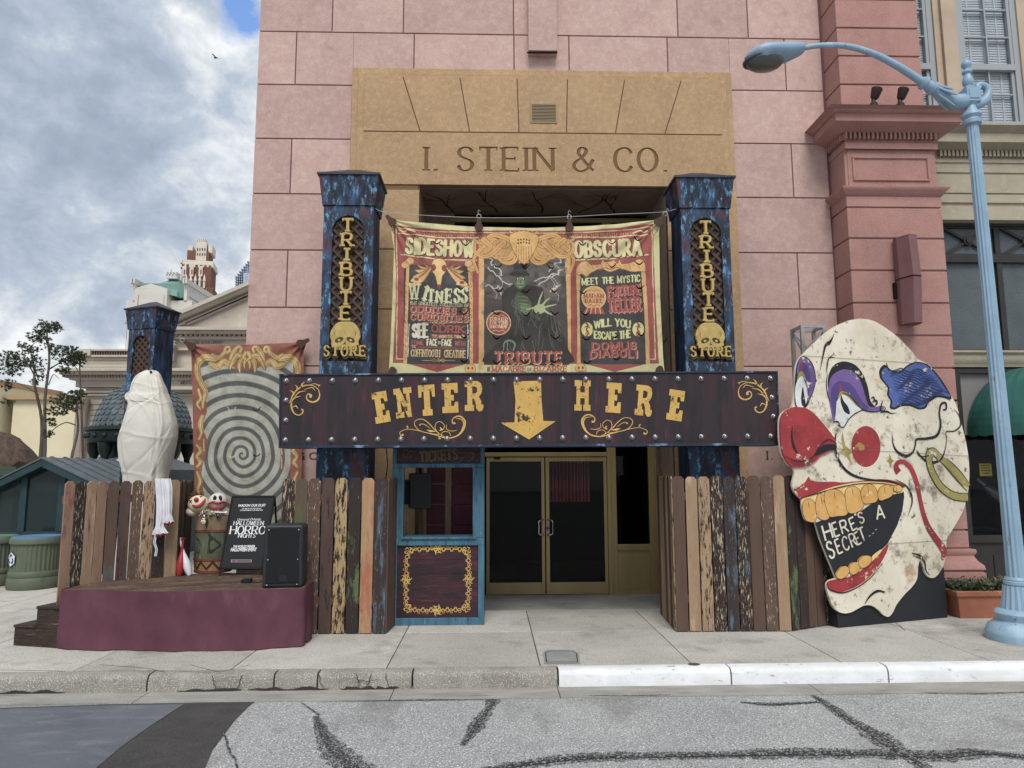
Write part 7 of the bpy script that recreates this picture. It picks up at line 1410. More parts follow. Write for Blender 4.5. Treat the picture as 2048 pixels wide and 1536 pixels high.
mb = MB(); mb.sheet(fA, [Z4(897, 746), Z4(1063, 746), Z4(1065, 725), Z4(899, 725)], .0012); mb.build('small_label', mk('grey_label', (150, 150, 152), bump=0), af)
mb = MB(); mb.sheet(fA, [Z4(903, 742), Z4(940, 742), Z4(941, 729), Z4(904, 729)], .002); mb.sheet(fA, [Z4(944, 742), Z4(1058, 742), Z4(1059, 729), Z4(945, 729)], .002); mb.build('label_print', mk('label_red', (96, 50, 54), bump=0), af)
# barrel
c = gz(411, 1148, ZT); BR = .24; bc = (c.x + .0, c.y + BR, ZT); bh = gy(411, 1032, c.y + BR - .1).z - ZT
ba = thing('painted_barrel', 'painted wooden barrel with tan, green and orange bands on the stage', 'barrel', bc); rb = lambda t: BR * (.90 + .10 * math.sin(math.pi * min(1, max(0, t))))
m_b1 = mk('barrel_tan', (134, 112, 84), (112, 92, 70), sc=5, st=(2, 2, .6), rough=.8, bump=.15, layers=[((70, 56, 46), 8, (3, 3, .6), .6, .7, 9)]); m_b2 = mk('barrel_green', (88, 98, 74), (74, 84, 62), sc=4, st=(2, 2, .6), rough=.8, bump=.15, layers=[((140, 132, 100), 8, (3, 3, .6), .62, .7, 10), ((52, 50, 42), 6, (3, 3, .6), .62, .72, 9)]); m_b3 = mk('barrel_orange', (158, 114, 66), (140, 98, 56), sc=5, st=(2, 2, .6), rough=.8, bump=.15, layers=[((92, 68, 46), 8, (3, 3, .6), .62, .7, 9)])
for nm, t0, t1, mm in (('lower_staves', 0, .24, m_b3), ('middle_staves', .245, .74, m_b2), ('upper_staves', .745, 1, m_b1)):
    mb = MB(); mb.lathe([(rb(t0 + (t1 - t0) * i / 8), bh * (t0 + (t1 - t0) * i / 8)) for i in range(9)], bc, 36); mb.build(nm, mm, ba, smooth=True)
m_hoop = mk('barrel_hoop', (122, 62, 50), (104, 54, 46), sc=8, rough=.6, bump=.1)
for t_ in (.03, .243, .742):
    mb = MB(); z = bh * t_; mb.lathe([(rb(t_) - .01, z - .016), (rb(t_) + .008, z - .014), (rb(t_) + .008, z + .014), (rb(t_) - .01, z + .016)], bc, 36); mb.build('hoop', m_hoop, ba, smooth=True)
class Cy:
    def P(s, u, v, d=0): a = -math.pi / 2 + u + .45 * 0; r_ = rb(v / bh) + d; return Vector((bc[0] + r_ * math.cos(a), bc[1] + r_ * math.sin(a), bc[2] + v))
cy = Cy(); mb = MB(); zg = [(u, bh * (.08 if i % 2 else .2)) for i, u in enumerate(np.linspace(-1.6, 1.6, 11))]; zg2 = []
for p, q in zip(zg, zg[1:]): zg2 += [lerp2(p, q, k / 5) for k in range(5)]
mb.strip(cy, zg2, [.035] * 2, .003, .003)
hat = [(-.35 + 0, .0), ]
for pts in ([(.05, .34), (.1, .68), (.7, .5), (.05, .34)], [(-.75, .62), (-.45, .58), (-.35, .5), (-.45, .35), (-.7, .4)], [(-.55, .4), (-.52, .58)]):
    q = [];
    for p, r_ in zip(pts, pts[1:]): q += [lerp2((p[0], p[1] * bh), (r_[0], r_[1] * bh), k / 6) for k in range(6)]
    mb.strip(cy, q, .022, .003, .0032)
for y in np.linspace(.37, .64, 14): w_ = .62 * (1 - abs(y - .5) / .19) ; mb.strip(cy, [(.1, y * bh), (.1 + max(.05, .55 * (1 - abs(y - .5) * 4.6)), y * bh)], .016, .0025, .0025 + .0001 * (y * 10 % 3))
mb.strip(cy, circ(.09, .7 * bh, .06, .02, 12), .02, .0036, .0036, True)
dm = [(.02, .78), (.12, .9), (.02, .99), (-.12, .9)]
mb.add([cy.P(u - .1, v * bh, .003) for u, v in dm], [(0, 1, 2, 3)]); mb.build('painted_motifs', mk('barrel_black', (44, 42, 40), bump=0), ba)
# clown masks on the barrel
def sph(cc, r_, px_, py_, d=0, sq=(1, 1, 1)):
    rd = ray(px_, py_).normalized(); o = Vector((0, 0, H)); k = o - cc; bq = k.dot(rd); disc = bq * bq - (k.dot(k) - r_ * r_); t = -bq - math.sqrt(max(disc, 0)); return cc + (o + rd * t - cc) * ((r_ + d) / r_)
ytop = bc[1] - .1; m_mc = mk('mask_cream', (222, 210, 182), (208, 194, 164), sc=6, rough=.5, bump=.05, layers=[((120, 104, 84), 8, (1, 1, 1), .66, .76, 10)]); m_mr = mk('mask_red', (176, 34, 40), (150, 30, 36), sc=6, rough=.4, bump=.02); m_mk = mk('mask_black', (22, 20, 20), rough=.4, bump=0)
h1c = gy(397, 1009, ytop); r1 = .128; zb1 = ZT + bh
km = thing('clown_mask', 'smiling cream clown head with red nose and brown hair lying on the barrel', 'mask', (h1c.x, h1c.y, zb1))
mb = MB(); mb.ball(h1c, r1, r1, r1 * .92, 20, 14); mb.ball(h1c + Vector((-.07, -.02, -.09)), .075, .07, .06, 14, 8); mb.build('head', m_mc, km, smooth=True)
mb = MB(); mb.ball(sph(h1c, r1, 393, 1000, .012), .03, .03, .028, 12, 8); mb.build('nose', m_mr, km, smooth=True)
mb = MB(); mo = [sph(h1c, r1, x, y, .004) for x, y in cr([(385, 1010), (392, 1013), (400, 1011), (407, 1004), (410, 998)], 4)]; mb.tube(mo, [.008, .02, .022, .018, .008], 8); mb.build('mouth', m_mr, km, smooth=True)
mb = MB(); mb.tube([sph(h1c, r1, 379, 1000, .003), sph(h1c, r1, 384, 1006, .003)], .005, 6); mb.tube([sph(h1c, r1, 384, 1000, .003), sph(h1c, r1, 379, 1006, .003)], .005, 6); mb.tube([sph(h1c, r1, 388, 1012, .01), sph(h1c, r1, 398, 1013.5, .012), sph(h1c, r1, 407, 1006, .01)], .006, 6); mb.tube([sph(h1c, r1, 400, 994, .003), sph(h1c, r1, 404, 992, .003)], .006, 6); mb.build('eyes', m_mk, km)
mb = MB(); random.seed(31)
for i in range(150):
    a_ = random.uniform(1.2, 4.0); el = random.uniform(-.2, 1.2); d_ = Vector((math.cos(a_) * math.cos(el), abs(math.sin(a_)) * .6 * math.cos(el), math.sin(el))); p = h1c + d_ * r1; q = p + d_ * .03 + Vector((random.uniform(-.03, .01), random.uniform(-.02, .02), random.uniform(-.03, .03))); mb.tube(cr([p, (p + q) / 2 + Vector((0, 0, .012)), q], 3), [.006, .008, .003], 5)
mb.build('hair', mk('mask_hair', (96, 58, 36), (78, 46, 30), sc=20, bump=0), km)
h2c = gy(436, 1004, ytop + .02); r2 = .118; k2_ = thing('skull_mask', 'white round mask with hollow black eyes and big red lips on the barrel', 'mask', (h2c.x, h2c.y, zb1))
mb = MB(); mb.ball(h2c, r2, r2, r2, 20, 14); mb.build('head', mk('mask_white', (206, 204, 196), (190, 186, 176), sc=6, rough=.5, bump=.05), k2_, smooth=True)
mb = MB()
for x in (429.5, 440.5): p = sph(h2c, r2, x, 997, -.004); mb.ball(p, .024, .012, .042, 12, 8)
mb.build('eyes', m_mk, k2_, smooth=True); mb = MB(); 
for pts, r_ in (([(418, 1008), (427, 1004), (436, 1006), (446, 1004), (451, 1007)], .014), ([(418, 1010), (427, 1015), (437, 1016), (447, 1012), (451, 1008)], .015)): mb.tube([sph(h2c, r2, x, y, .014) for x, y in cr(pts, 4)], [.006, r_, r_ + .003, r_, .006], 8)
mb.build('lips', m_mr, k2_, smooth=True)
# ruffled collar cloth, small white bone-like club on the barrel top
mb = MB(); cc_ = gy(420, 1024, ytop - .1); random.seed(4)
g_ = [(cc_.x - .12 + .26 * i / 18, cc_.y + .05 * math.sin(i * 1.1), zb1 + .02 + .035 * abs(math.sin(i * .9))) for i in range(19)]; vs = []
for j in range(7): vs += [(x + .012 * math.sin(i + j), y - .055 + j * .022, z + .015 * math.sin(j * 1.9 + i * 1.3) + (.02 if 0 < j < 6 else -.02)) for i, (x, y, z) in enumerate(g_)]
mb.add(vs, [(j * 19 + i, j * 19 + i + 1, (j + 1) * 19 + i + 1, (j + 1) * 19 + i) for j in range(6) for i in range(18)]); mb.cur = 0
vs2 = [(g_[5][0] + .035 * (k % 2) + .01 * j * (k % 2), g_[5][1] - .085 - .012 * j, zb1 + .03 - j * .035) for j in range(4) for k in range(2)]; mb.add(vs2, [(j * 2, j * 2 + 1, j * 2 + 3, j * 2 + 2) for j in range(3)])
tag(mb.build('checked_collar', mk('checked_cloth', (206, 196, 172), (70, 50, 46), sc=46, lo=.48, hi=.54, det=1, rough=.9, bump=.05), loc=(cc_.x, cc_.y, zb1)), 'crumpled checked collar cloth lying on the barrel under the clown masks', 'cloth')
mb = MB(); a_ = gy(430, 1024.5, ytop - .16); b_ = gy(452, 1025, ytop - .16); mb.tube([a_, lerp2 and a_.lerp(b_, .3), a_.lerp(b_, .85), b_], [.012, .009, .009, .012], 8); mb.ball(b_, .019, .016, .016, 10, 6)
tag(mb.build('white_baton', mk('white_plastic', (226, 226, 222), rough=.4, bump=0), smooth=True, loc=tuple(a_)), 'short white baton with a round knob resting on the barrel top', 'baton')
# juggling clubs
def club(x0, y0, x1, y1, dy, mat, lab):
    a = gz(x0, y0, ZT); b = gy(x1, y1, a.y + dy); d = b - a; mb = MB(); mb.tube([a + d * t for t in (0, .03, .12, .25, .36, .5, .62, .8, .95)], [.022, .028, .04, .05, .047, .032, .02, .014, .013], 14)
    cs = thing('juggling_club', lab, 'juggling club', tuple(a), 'juggling clubs on the stage'); mb.build('body', mat, cs, smooth=True); mb = MB(); mb.tube([a + d * .94, a + d * .96, a + d * .99, b], [.016, .023, .023, .012], 12); mb.build('knob', mat, cs, smooth=True)
club(358, 1152, 367, 1075, .1, mk('club_red', (170, 30, 36), (150, 26, 32), sc=5, rough=.35, bump=.01), 'glossy red juggling club leaning on the barrel behind the white one')
club(379, 1151, 359, 1076, .06, mk('club_white', (222, 224, 228), (208, 210, 214), sc=5, rough=.35, bump=.01), 'glossy white juggling club crossed in front of the red one')
# white garment on the fence
YG = gz(326, 1156, ZT).y - .07; fG = Fr((0, YG, 0)); wg = thing('white_garment', 'white frilled pantaloons with red hems hung over the pickets behind the stage', 'garment', tuple(fG.P(*fG.uv(325, 958))))
m_wg = mk('white_satin', (222, 224, 228), (206, 208, 214), sc=8, rough=.5, bump=.08, bsc=30, bst=(1, 1, .3)); m_rt = mk('red_trim', (140, 26, 44), bump=0)
def leg_(le, ri, nfold, dep, ph):
    le = cr(le, 8); ri = cr(ri, 8); m_ = len(le); n_ = 40; vs = []
    for j in range(m_):
        l_ = fG.uv(*le[j]); r_ = fG.uv(*ri[j]); fl = j / (m_ - 1)
        for i in range(n_ + 1): t = i / n_; vs.append(fG.P(l_[0] + (r_[0] - l_[0]) * t, l_[1] + (r_[1] - l_[1]) * t + .008 * math.sin(t * 20 + ph) * (fl > .97), .03 * math.sin(math.pi * t) + dep * math.sin(t * nfold + ph + .7 * math.sin(fl * 5)) * (1 if fl < .8 else 1 + (fl - .8) * 6) + ph * .01))
    return vs, m_, n_ + 1
for k, (le, ri, nf, dp, ph) in enumerate((([(310, 957), (312, 985), (313, 1015), (312, 1040), (311, 1052), (306, 1062), (303, 1070)], [(328, 957), (331, 985), (333, 1015), (332, 1040), (329, 1052), (333, 1060), (338, 1066)], 22, .010, 0), ([(326, 957), (330, 975), (332, 995), (333, 1015), (333, 1030), (332, 1038), (330, 1045)], [(342, 957), (345, 975), (345, 995), (345, 1015), (344, 1028), (346, 1036), (348, 1044)], 16, .010, 1.5))):
    vs, m_, n_ = leg_(le, ri, nf, dp, ph); mb = MB(); mb.add(vs, [(j * n_ + i, j * n_ + i + 1, (j + 1) * n_ + i + 1, (j + 1) * n_ + i) for j in range(m_ - 1) for i in range(n_ - 1)]); o = mb.build('trouser_leg', m_wg, wg, smooth=180)
    mb = MB(); last = vs[-n_:]; mb.add([tuple(v) for v in last] + [(v[0], v[1] - .003, v[2] - .025) for v in last], [(i, i + 1, n_ + i + 1, n_ + i) for i in range(n_ - 1)]); mb.build('hem', m_rt, o)
mb = MB()
for x in (312, 315): mb.tube(cr([fG.P(*fG.uv(x, 1068), .02), fG.P(*fG.uv(x - 2, 1085), .03), fG.P(*fG.uv(x + 1, 1098), .02), fG.P(*fG.uv(x - 1, 1112), .02)], 4), .006, 6)
mb.build('drawstring', m_wg, wg)
# tarp-covered figure
YT = 9.6; fT = FY(YT); rows = [(741, 294, 309), (744, 288, 315), (750, 278, 320), (758, 271, 323), (768, 267, 327), (778, 265, 331), (786, 263, 333), (791, 257, 335), (799, 255, 338), (806, 260, 341), (814, 260, 343), (830, 256, 347), (850, 251, 351), (868, 246, 351), (882, 243, 349), (900, 243, 345), (920, 245, 340), (940, 249, 335), (955, 251, 333), (990, 252, 332), (1040, 246, 336), (1100, 240, 340), (1180, 236, 344)]
n_ = 200; vs = []; random.seed(12); rr_ = cr([(a, b, c) for a, b, c in rows], 8)
ridge = lambda t, w_: math.exp(-(((t + .5) % 1 - .5) / w_) ** 2)
for j, (y, xl_, xr2) in enumerate(rr_):
    l_, r_ = fT.uv(xl_, y), fT.uv(xr2, y); hw = (r_[0] - l_[0]) / 2; cxx = (l_[0] + r_[0]) / 2; z = max(l_[1], .004); fl = j / len(rr_)
    for k in range(n_):
        a_ = 2 * math.pi * k / n_; e = .75; ca, sa = math.cos(a_), math.sin(a_)
        q = .07 * ridge(a_ / 6.283 * 3 + .12 * math.sin(fl * 5), .1) + .05 * ridge(a_ / 6.283 * 4 + .35 + fl * .35, .07) - .05 * ridge(a_ / 6.283 * 5 + .1 - fl * .5, .09) + .012 * ridge(fl * 5 + .12 * math.sin(a_ * 2), .05) + .012 * ridge(fl * 2.3 + a_ * .42, .03) + .012 * ridge(fl * 1.7 - a_ * .33, .03)
        q += .4 * (.035 * ridge(a_ / 6.283 * 2 + .62 + fl * .9, .02) + .03 * ridge(a_ / 6.283 * 2 + .1 - fl * 1.3, .018) + .03 * ridge(a_ / 6.283 * 3 + .4 + fl * .2, .022) - .03 * ridge(fl * 3.1 + .5 * math.sin(a_ + 1), .03))
        q *= min(1, fl * 6)
        vs.append((cxx + hw * math.copysign(abs(ca) ** e, ca) * (1 + q * .25), YT + hw * .75 * math.copysign(abs(sa) ** e, sa) * (1 + q * 2.6), z + .006 * math.sin(a_ * 5 + fl * 20)))
m_ = len(rr_); mb = MB(); mb.add(vs, [(j * n_ + k, j * n_ + (k + 1) % n_, (j + 1) * n_ + (k + 1) % n_, (j + 1) * n_ + k) for j in range(m_ - 1) for k in range(n_)] + [tuple(range(n_))])
tp = thing('covered_figure', 'tall lumpy prop wrapped in an off-white tarpaulin behind the stage fence', 'covered prop', tuple(fT.P(*fT.uv(297, 1180)))); mb.build('tarpaulin', mk('tarpaulin', (206, 202, 190), (192, 188, 176), sc=3, rough=.65, bump=.33, bsc=7, bst=(1, 1, .6), layers=[((216, 212, 202), 4, (1, 1, 2), .6, .7, 6)]), tp, smooth=180)
mb = MB(); mb.ball(fT.P(*fT.uv(309, 746), .1), .018, None, None, 8, 5); mb.build('tie_knot', m_black, tp)
# ================================================================== BACKGROUND, LEFT
def zof(px_, py_, Y): return gy(px_, py_, Y).z
# bins
def bin_(px_, Y, lab, lidcol, emblem):
    c = gy(px_, 1175, Y); c.z = 0; r0 = .375; h = zof(px_, 1074, Y - .3); t = thing('recycling_bin', lab, 'bin', tuple(c), 'ribbed round bins on the plaza')
    mg = mk('bin_green_' + lidcol, (92, 102, 84), (84, 94, 76), sc=4, rough=.6, bump=.04, layers=[((70, 78, 62), 5, (1, 1, .5), .62, .78, 7)])
    mb = MB(); mb.lathe([(r0, .0), (r0 * 1.03, .03), (r0 * 1.02, .17), (r0 * .98, .19), (r0 * 1.0, .2), (r0 * 1.0, .27), (r0 * .96, .29)], c, 40); mb.build('base_ring', mg, t, smooth=True)
    mb = MB(); mb.lathe([(r0 * .955, .28), (r0 * .955, h - .12)], c, 132, .05, 33); mb.build('ribbed_body', mg, t, smooth=60)
    mb = MB(); mb.lathe([(r0 * .97, h - .13), (r0 * 1.02, h - .11), (r0 * 1.02, h - .05), (r0 * .99, h - .03)], c, 40); mb.build('rim', mg, t, smooth=True)
    mb = MB(); mb.lathe([(r0 * .97, h - .04), (r0 * .96, h - .005), (r0 * .8, h), (r0 * .3, h - .06), (.02, h - .08)], c, 40); mb.build('lid', mk('bin_lid_' + lidcol, (86, 122, 160) if lidcol == 'blue' else (96, 124, 96), rough=.5, bump=.02), t, smooth=True)
    if emblem:
        class Cb:
            def P(s, u, v, d=0): a = -math.pi / 2 + u / r0; r_ = r0 * .96 + .006 + d; return Vector((c.x + r_ * math.cos(a), c.y + r_ * math.sin(a), v))
        cb_ = Cb(); u0 = -.22; v0 = h * .58; mb = MB()
        def disc(rad, d, n=6, rot=90): 
            ring = [(u0 + rad * math.cos(R(rot + 360 * k / n)), v0 + rad * math.sin(R(rot + 360 * k / n))) for k in range(n)]
            for k in range(n): mb.add([cb_.P(u0, v0, d), cb_.P(*ring[k], d), cb_.P(*ring[(k + 1) % n], d)], [(0, 1, 2)])
        disc(.125, .003); mb.build('emblem_border', mk('emblem_navy', (38, 56, 92), bump=0), t); mb = MB(); disc(.112, .006); mb.build('emblem', mk('emblem_white', (220, 224, 226), bump=0), t)
        mb = MB()
        for k in range(3):
            a = R(90 + 120 * k); c_ = lambda rr_, da: (u0 + rr_ * math.cos(a + R(da)), v0 + rr_ * math.sin(a + R(da)))
            mb.strip(cb_, [c_(.06, -38), c_(.075, -5), c_(.062, 28)], .032, .009, .009); mb.strip(cb_, [c_(.05, 26), c_(.066, 52)], [.065, .0], .0095, .0095)
        mb.build('recycling_arrows', mk('emblem_blue', (44, 76, 132), bump=0), t)
bin_(67, 12.25, 'ribbed green bin with blue lid and white recycling emblem, left of the fence', 'blue', True)
bin_(-22, 12.6, 'ribbed green bin with green lid, cut by the left photo edge', 'green', False)
# green gabled kiosk
m_kg = mk('dark_teal_paint', (36, 66, 72), (30, 56, 62), sc=4, rough=.5, bump=.03); m_kglass = glass('kiosk_glass', (40, 56, 56), .05, .35, .5); m_roofm = mk('grey_metal_roof', (92, 100, 104), (78, 86, 90), sc=3, st=(4, 1, 1), rough=.5, bump=.05)
YK2 = 13.6; fk3 = FY(YK2); K = lambda x, y: fk3.uv(x, y)
ks = thing('gabled_kiosk', 'dark teal gabled kiosk with glazed front behind the ribbed bins', 'kiosk', tuple(gy(97, 1140, YK2)))
xl0, xr0 = K(-12, 1000)[0], K(206, 1000)[0]; zE = K(97, 976)[1]; pk0 = K(97, 921)
mb = MB(); wpol = [(xl0, 0), (xr0, 0), (xr0, zE), (pk0[0], pk0[1] - .05), (xl0, zE)]
for (a, b, c_, d_) in ((xl0, xr0, 0, K(0, 1064)[1]),): mb.fbox(fk3, a, b, c_, d_, -.1, 0)
z0_, = (K(0, 1064)[1],)
for x in (-12, 46, 122, 206): u_ = K(x, 1000)[0]; zt_ = zE + (pk0[1] - zE) * (1 - abs(u_ - pk0[0]) / (xr0 - pk0[0] if u_ > pk0[0] else pk0[0] - xl0)) - .02; mb.fbox(fk3, u_ - .06, u_ + .06, z0_, max(zt_, z0_ + .3) - .02, -.08, .01)
mb.build('wall_frame', m_kg, ks, bev=.005)
mb = MB(); mb.prism(fk3, [(xl0, z0_), (xr0, z0_), (xr0, zE), (pk0[0], pk0[1] - .06), (xl0, zE)], -.05, -.03); mb.build('glazing', m_kglass, ks)
mb = MB(); mb.box(xl0, xr0, YK2 + .9, YK2 + 3, 0, zE); mb.build('interior', mk('kiosk_inside', (70, 84, 74), (50, 60, 56), sc=2, bump=0), ks)
mb = MB(); ov = .22
for sg_, xe in ((-1, xl0 - ov), (1, xr0 + ov)):
    q = [(pk0[0], pk0[1] + .03), (xe, zE - .07), (xe, zE - .19), (pk0[0], pk0[1] - .12)]; mb.prism(fk3, q, -.02, .2)
mb.build('fascia', m_kg, ks, bev=.006)
mb = MB()
for sg_, xe in ((-1, xl0 - ov), (1, xr0 + ov)):
    mb.hexa([(pk0[0], YK2 - .22, pk0[1] + .03), (xe, YK2 - .22, zE - .06), (xe, YK2 + 3.2, zE - .06), (pk0[0], YK2 + 3.2, pk0[1] + .03), (pk0[0], YK2 - .22, pk0[1] + .06), (xe, YK2 - .22, zE - .03), (xe, YK2 + 3.2, zE - .03), (pk0[0], YK2 + 3.2, pk0[1] + .06)])
    for k in range(8): y = YK2 + .1 + k * .42; mb.bar((pk0[0], y, pk0[1] + .07), (xe, y, zE - .02), .05, .03)
mb.build('roof', m_roofm, ks)
mb = MB(); c = K(112, 1020); mb.ball(fk3.P(c[0], c[1], -.5), .14, None, None, 14, 10); mb.build('globe_lamp', mk('globe', (190, 196, 190), rough=.3, bump=0), ks, smooth=True)
# lean-to roof with white gable behind
Yq = 16.0; fq2 = FY(Yq); Q = lambda x, y: fq2.uv(x, y); k3_ = thing('market_stall', 'low grey-roofed stall with a white gable panel behind the pickets', 'stall', tuple(gy(220, 1090, Yq)))
mb = MB(); a = [Q(165, 940), Q(190, 925), Q(245, 912), Q(330, 940)]; mb.prism(fq2, [(a[0][0], a[0][1]), (a[3][0], a[0][1]), (a[3][0], a[3][1]), (a[2][0], a[2][1]), (a[1][0], a[1][1])], -2.5, 0); mb.build('roof', m_roofm, k3_)
mb = MB(); mb.prism(fq2, [Q(206, 934), Q(243, 938), Q(243, 915)], .0, .02); mb.build('gable_panel', mk('white_panel', (222, 224, 224), bump=0), k3_)
mb = MB(); mb.fbox(fq2, a[0][0], a[3][0], 0, a[0][1] - .005, -2.2, -.2); mb.build('wall', m_kg, k3_)
# thatched hut
ch = gy(-14, 930, 17); mb = MB(); hz0 = zof(0, 926, 17); hz1 = zof(0, 868, 17); rr0 = .95; hh_ = thing('thatched_hut', 'brown thatched hut with a green wall at the left photo edge', 'hut', (ch.x, 17, 0))
mb.lathe([(rr0 * 1.02, hz0 - .1), (rr0 * 1.02, hz0), (rr0 * .8, hz0 + (hz1 - hz0) * .45), (rr0 * .5, hz0 + (hz1 - hz0) * .85), (rr0 * .3, hz1), (.02, hz1 + .05)], (ch.x, 17, 0), 40)
random.seed(6); mb.v = [(x + random.uniform(-.03, .03), y + random.uniform(-.03, .03), z + random.uniform(-.03, .03)) for x, y, z in mb.v]; mb.build('thatch', mk('thatch', (96, 80, 68), (74, 60, 52), sc=12, st=(1, 1, .4), rough=1, bump=.4, bsc=40), hh_)
mb = MB(); mb.box(ch.x - 1.4, ch.x + .98, 16.3, 18.5, 0, hz0 - .12); mb.box(ch.x - 1.4, ch.x + 1.05, 16.2, 18.5, hz0 - .3, hz0 - .1); mb.build('wall', mk('hut_green', (56, 76, 58), bump=.02), hh_, bev=.01)
# domed kiosk
YD = 19.5; cD = gy(286, 860, YD); cD.z = 0; zc_ = zof(286, 858, YD); zb_ = zof(286, 888, YD); rD = 1.27; dk_ = thing('domed_kiosk', 'dark green kiosk with a fish-scale dome behind the tarpaulin-covered figure', 'kiosk', tuple(cD))
m_dkg = mk('bottle_green_iron', (30, 50, 48), (24, 42, 42), sc=5, rough=.5, bump=.05); m_dome = mk('dome_lead', (92, 104, 108), (74, 86, 90), sc=6, rough=.5, bump=.05, island=.35)
mb = MB()
dome = lambda t, e=0: ((rD * .93 + e) * math.cos(t), zc_ + (rD * .98 + e) * math.sin(t))
mb.lathe([dome(t) for t in np.linspace(0, 1.5, 14)], cD, 40); mb.build('dome_shell', m_dkg, dk_, smooth=True); mb = MB()
for j in range(12):
    t0 = 1.42 * j / 12; t1 = t0 + .17; nS = max(8, int(38 * math.cos(t0)))
    for k in range(nS):
        a0 = 2 * math.pi * (k + .5 * (j % 2)) / nS; da = math.pi / nS * .96; pts = []
        for (f, tt, e) in ((-1, t1, .012), (-1, t0 + .06, .03), (-.6, t0 + .015, .035), (0, t0, .036), (.6, t0 + .015, .035), (1, t0 + .06, .03), (1, t1, .012)):
            r_, z = dome(tt, e); pts.append((cD.x + r_ * math.cos(a0 + f * da), cD.y + r_ * math.sin(a0 + f * da), z))
        mb.add(pts, [tuple(range(7))])
mb.build('dome_scales', m_dome, dk_)
mb = MB(); mb.lathe([(rD * 1.0, zb_), (rD * 1.03, zb_ + .05), (rD * 1.03, zc_ - .12), (rD * 1.1, zc_ - .08), (rD * 1.1, zc_), (rD * .95, zc_ + .03)], cD, 40)
for k in range(24): a = 2 * math.pi * k / 24; mb.ball((cD.x + rD * 1.03 * math.cos(a), cD.y + rD * 1.03 * math.sin(a), (zb_ + zc_) / 2 - .02), .07, None, None, 8, 6)
mb.build('cornice', m_dkg, dk_, smooth=True); mb = MB(); mb.lathe([(rD * .7, 0), (rD * .7, zb_)], cD, 24)
for k in range(8): a = 2 * math.pi * (k + .5) / 8; mb.lathe([(.1, 0), (.08, .4), (.08, zb_ - .4), (.16, zb_ - .2), (.18, zb_)], (cD.x + rD * .88 * math.cos(a), cD.y + rD * .88 * math.sin(a), 0), 10)
mb.build('columns', m_dkg, dk_, smooth=True)
# library facade
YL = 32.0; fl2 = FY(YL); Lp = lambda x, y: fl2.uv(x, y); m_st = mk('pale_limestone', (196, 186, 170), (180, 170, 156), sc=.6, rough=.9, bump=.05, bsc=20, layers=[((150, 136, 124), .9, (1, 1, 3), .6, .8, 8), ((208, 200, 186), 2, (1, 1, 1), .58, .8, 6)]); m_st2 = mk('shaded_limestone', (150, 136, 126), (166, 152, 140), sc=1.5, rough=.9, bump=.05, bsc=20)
lb = thing('library_building', 'pale stone library facade with balustrade, columns and a pediment behind the domed kiosk', 'building', tuple(gy(300, 960, YL)))
def lbox(mb, x0, x1, y0, y1, d1, d0=-3): a = Lp(x0, y1); b = Lp(x1, y0); mb.fbox(fl2, a[0], b[0], max(a[1], 0), b[1], d0, d1)
mb = MB()
lbox(mb, 156, 700, 776, 1000, 0)
y = 800
while y < 960: lbox(mb, 180, 360, y, y + 9, .05); y += 10.5
y = 716
while y < 744: lbox(mb, 168, 360, y, y + 5.5, .06); y += 6.4
lbox(mb, 165, 360, 712, 746, .02); lbox(mb, 345, 700, 640, 776, .3); mb.build('wall', m_st, lb)
mb = MB()
for (x0, x1, y0, y1, d) in ((134, 700, 742, 747, .9), (138, 700, 747, 753, .75), (150, 700, 757, 762, .45), (156, 700, 762, 775, .2), (165, 188, 700, 713, .3), (188, 360, 700, 703, .25), (188, 360, 712, 715, .25), (340, 700, 662, 667, .9), (344, 700, 667, 673, .7), (350, 700, 677, 682, .5), (350, 700, 700, 704, .5), (345, 700, 776, 782, .6), (157, 700, 782, 786, .12), (157, 700, 789, 792, .16)): lbox(mb, x0, x1, y0, y1, d)
mb.build('cornices', m_st, lb)
mb = MB(); x = 140
while x < 500:
    lbox(mb, x, x + 3.2, 753, 757.5, .6); x += 6
x = 190
while x < 345: lbox(mb, x, x + 2.6, 703, 712, .12); x += 5
x = 352
while x < 500: lbox(mb, x, x + 5, 672, 677, .62); x += 9.5
mb.build('dentils', m_st2, lb)
mb = MB(); ap = (560, 552); e0 = (340, 647)
for (o0, o1, d) in ((0, 7, .95), (7, 12, .8), (17, 22, .5)): mb.prism(fl2, [Lp(e0[0], e0[1] + o1), Lp(ap[0], ap[1] + o1), Lp(ap[0], ap[1] + o0), Lp(e0[0], e0[1] + o0)], -2, d)
mb.prism(fl2, [Lp(e0[0], 662), Lp(ap[0], 662), Lp(ap[0], ap[1] + 10), Lp(e0[0], e0[1] + 10)], -2, .36); mb.build('pediment', m_st, lb)
mb = MB(); mb.prism(fl2, [Lp(380, 650), Lp(560, 570), Lp(560, 577), Lp(384, 655)], .37, .5); mb.build('pediment_carving', m_st2, lb)
mb = MB(); xcl = Lp(166, 900)[0]; mb.lathe([(.3, 0), (.3, .4), (.25, .5), (.22, Lp(166, 830)[1]), (.3, Lp(166, 806)[1]), (.34, Lp(166, 800)[1])], (xcl, YL - .35, 0), 20, .12, 10); mb.build('column', m_st2, lb, smooth=True)
mb = MB(); xs2 = Lp(357, 690)[0]; zs0, zs1 = Lp(357, 728)[1], Lp(357, 676)[1]; hS = zs1 - zs0; mb.lathe([(.28, 0), (.3, hS * .2), (.22, hS * .5), (.28, hS * .72), (.12, hS * .8), (.15, hS * .9), (.02, hS)], (xs2, YL - .8, zs0), 14, .15, 5); mb.bar((xs2, YL - .9, zs0 + hS * .7), (xs2 + .4, YL - 1.2, zs0 + hS * .5), .12); mb.build('statue', m_st2, lb, smooth=True)
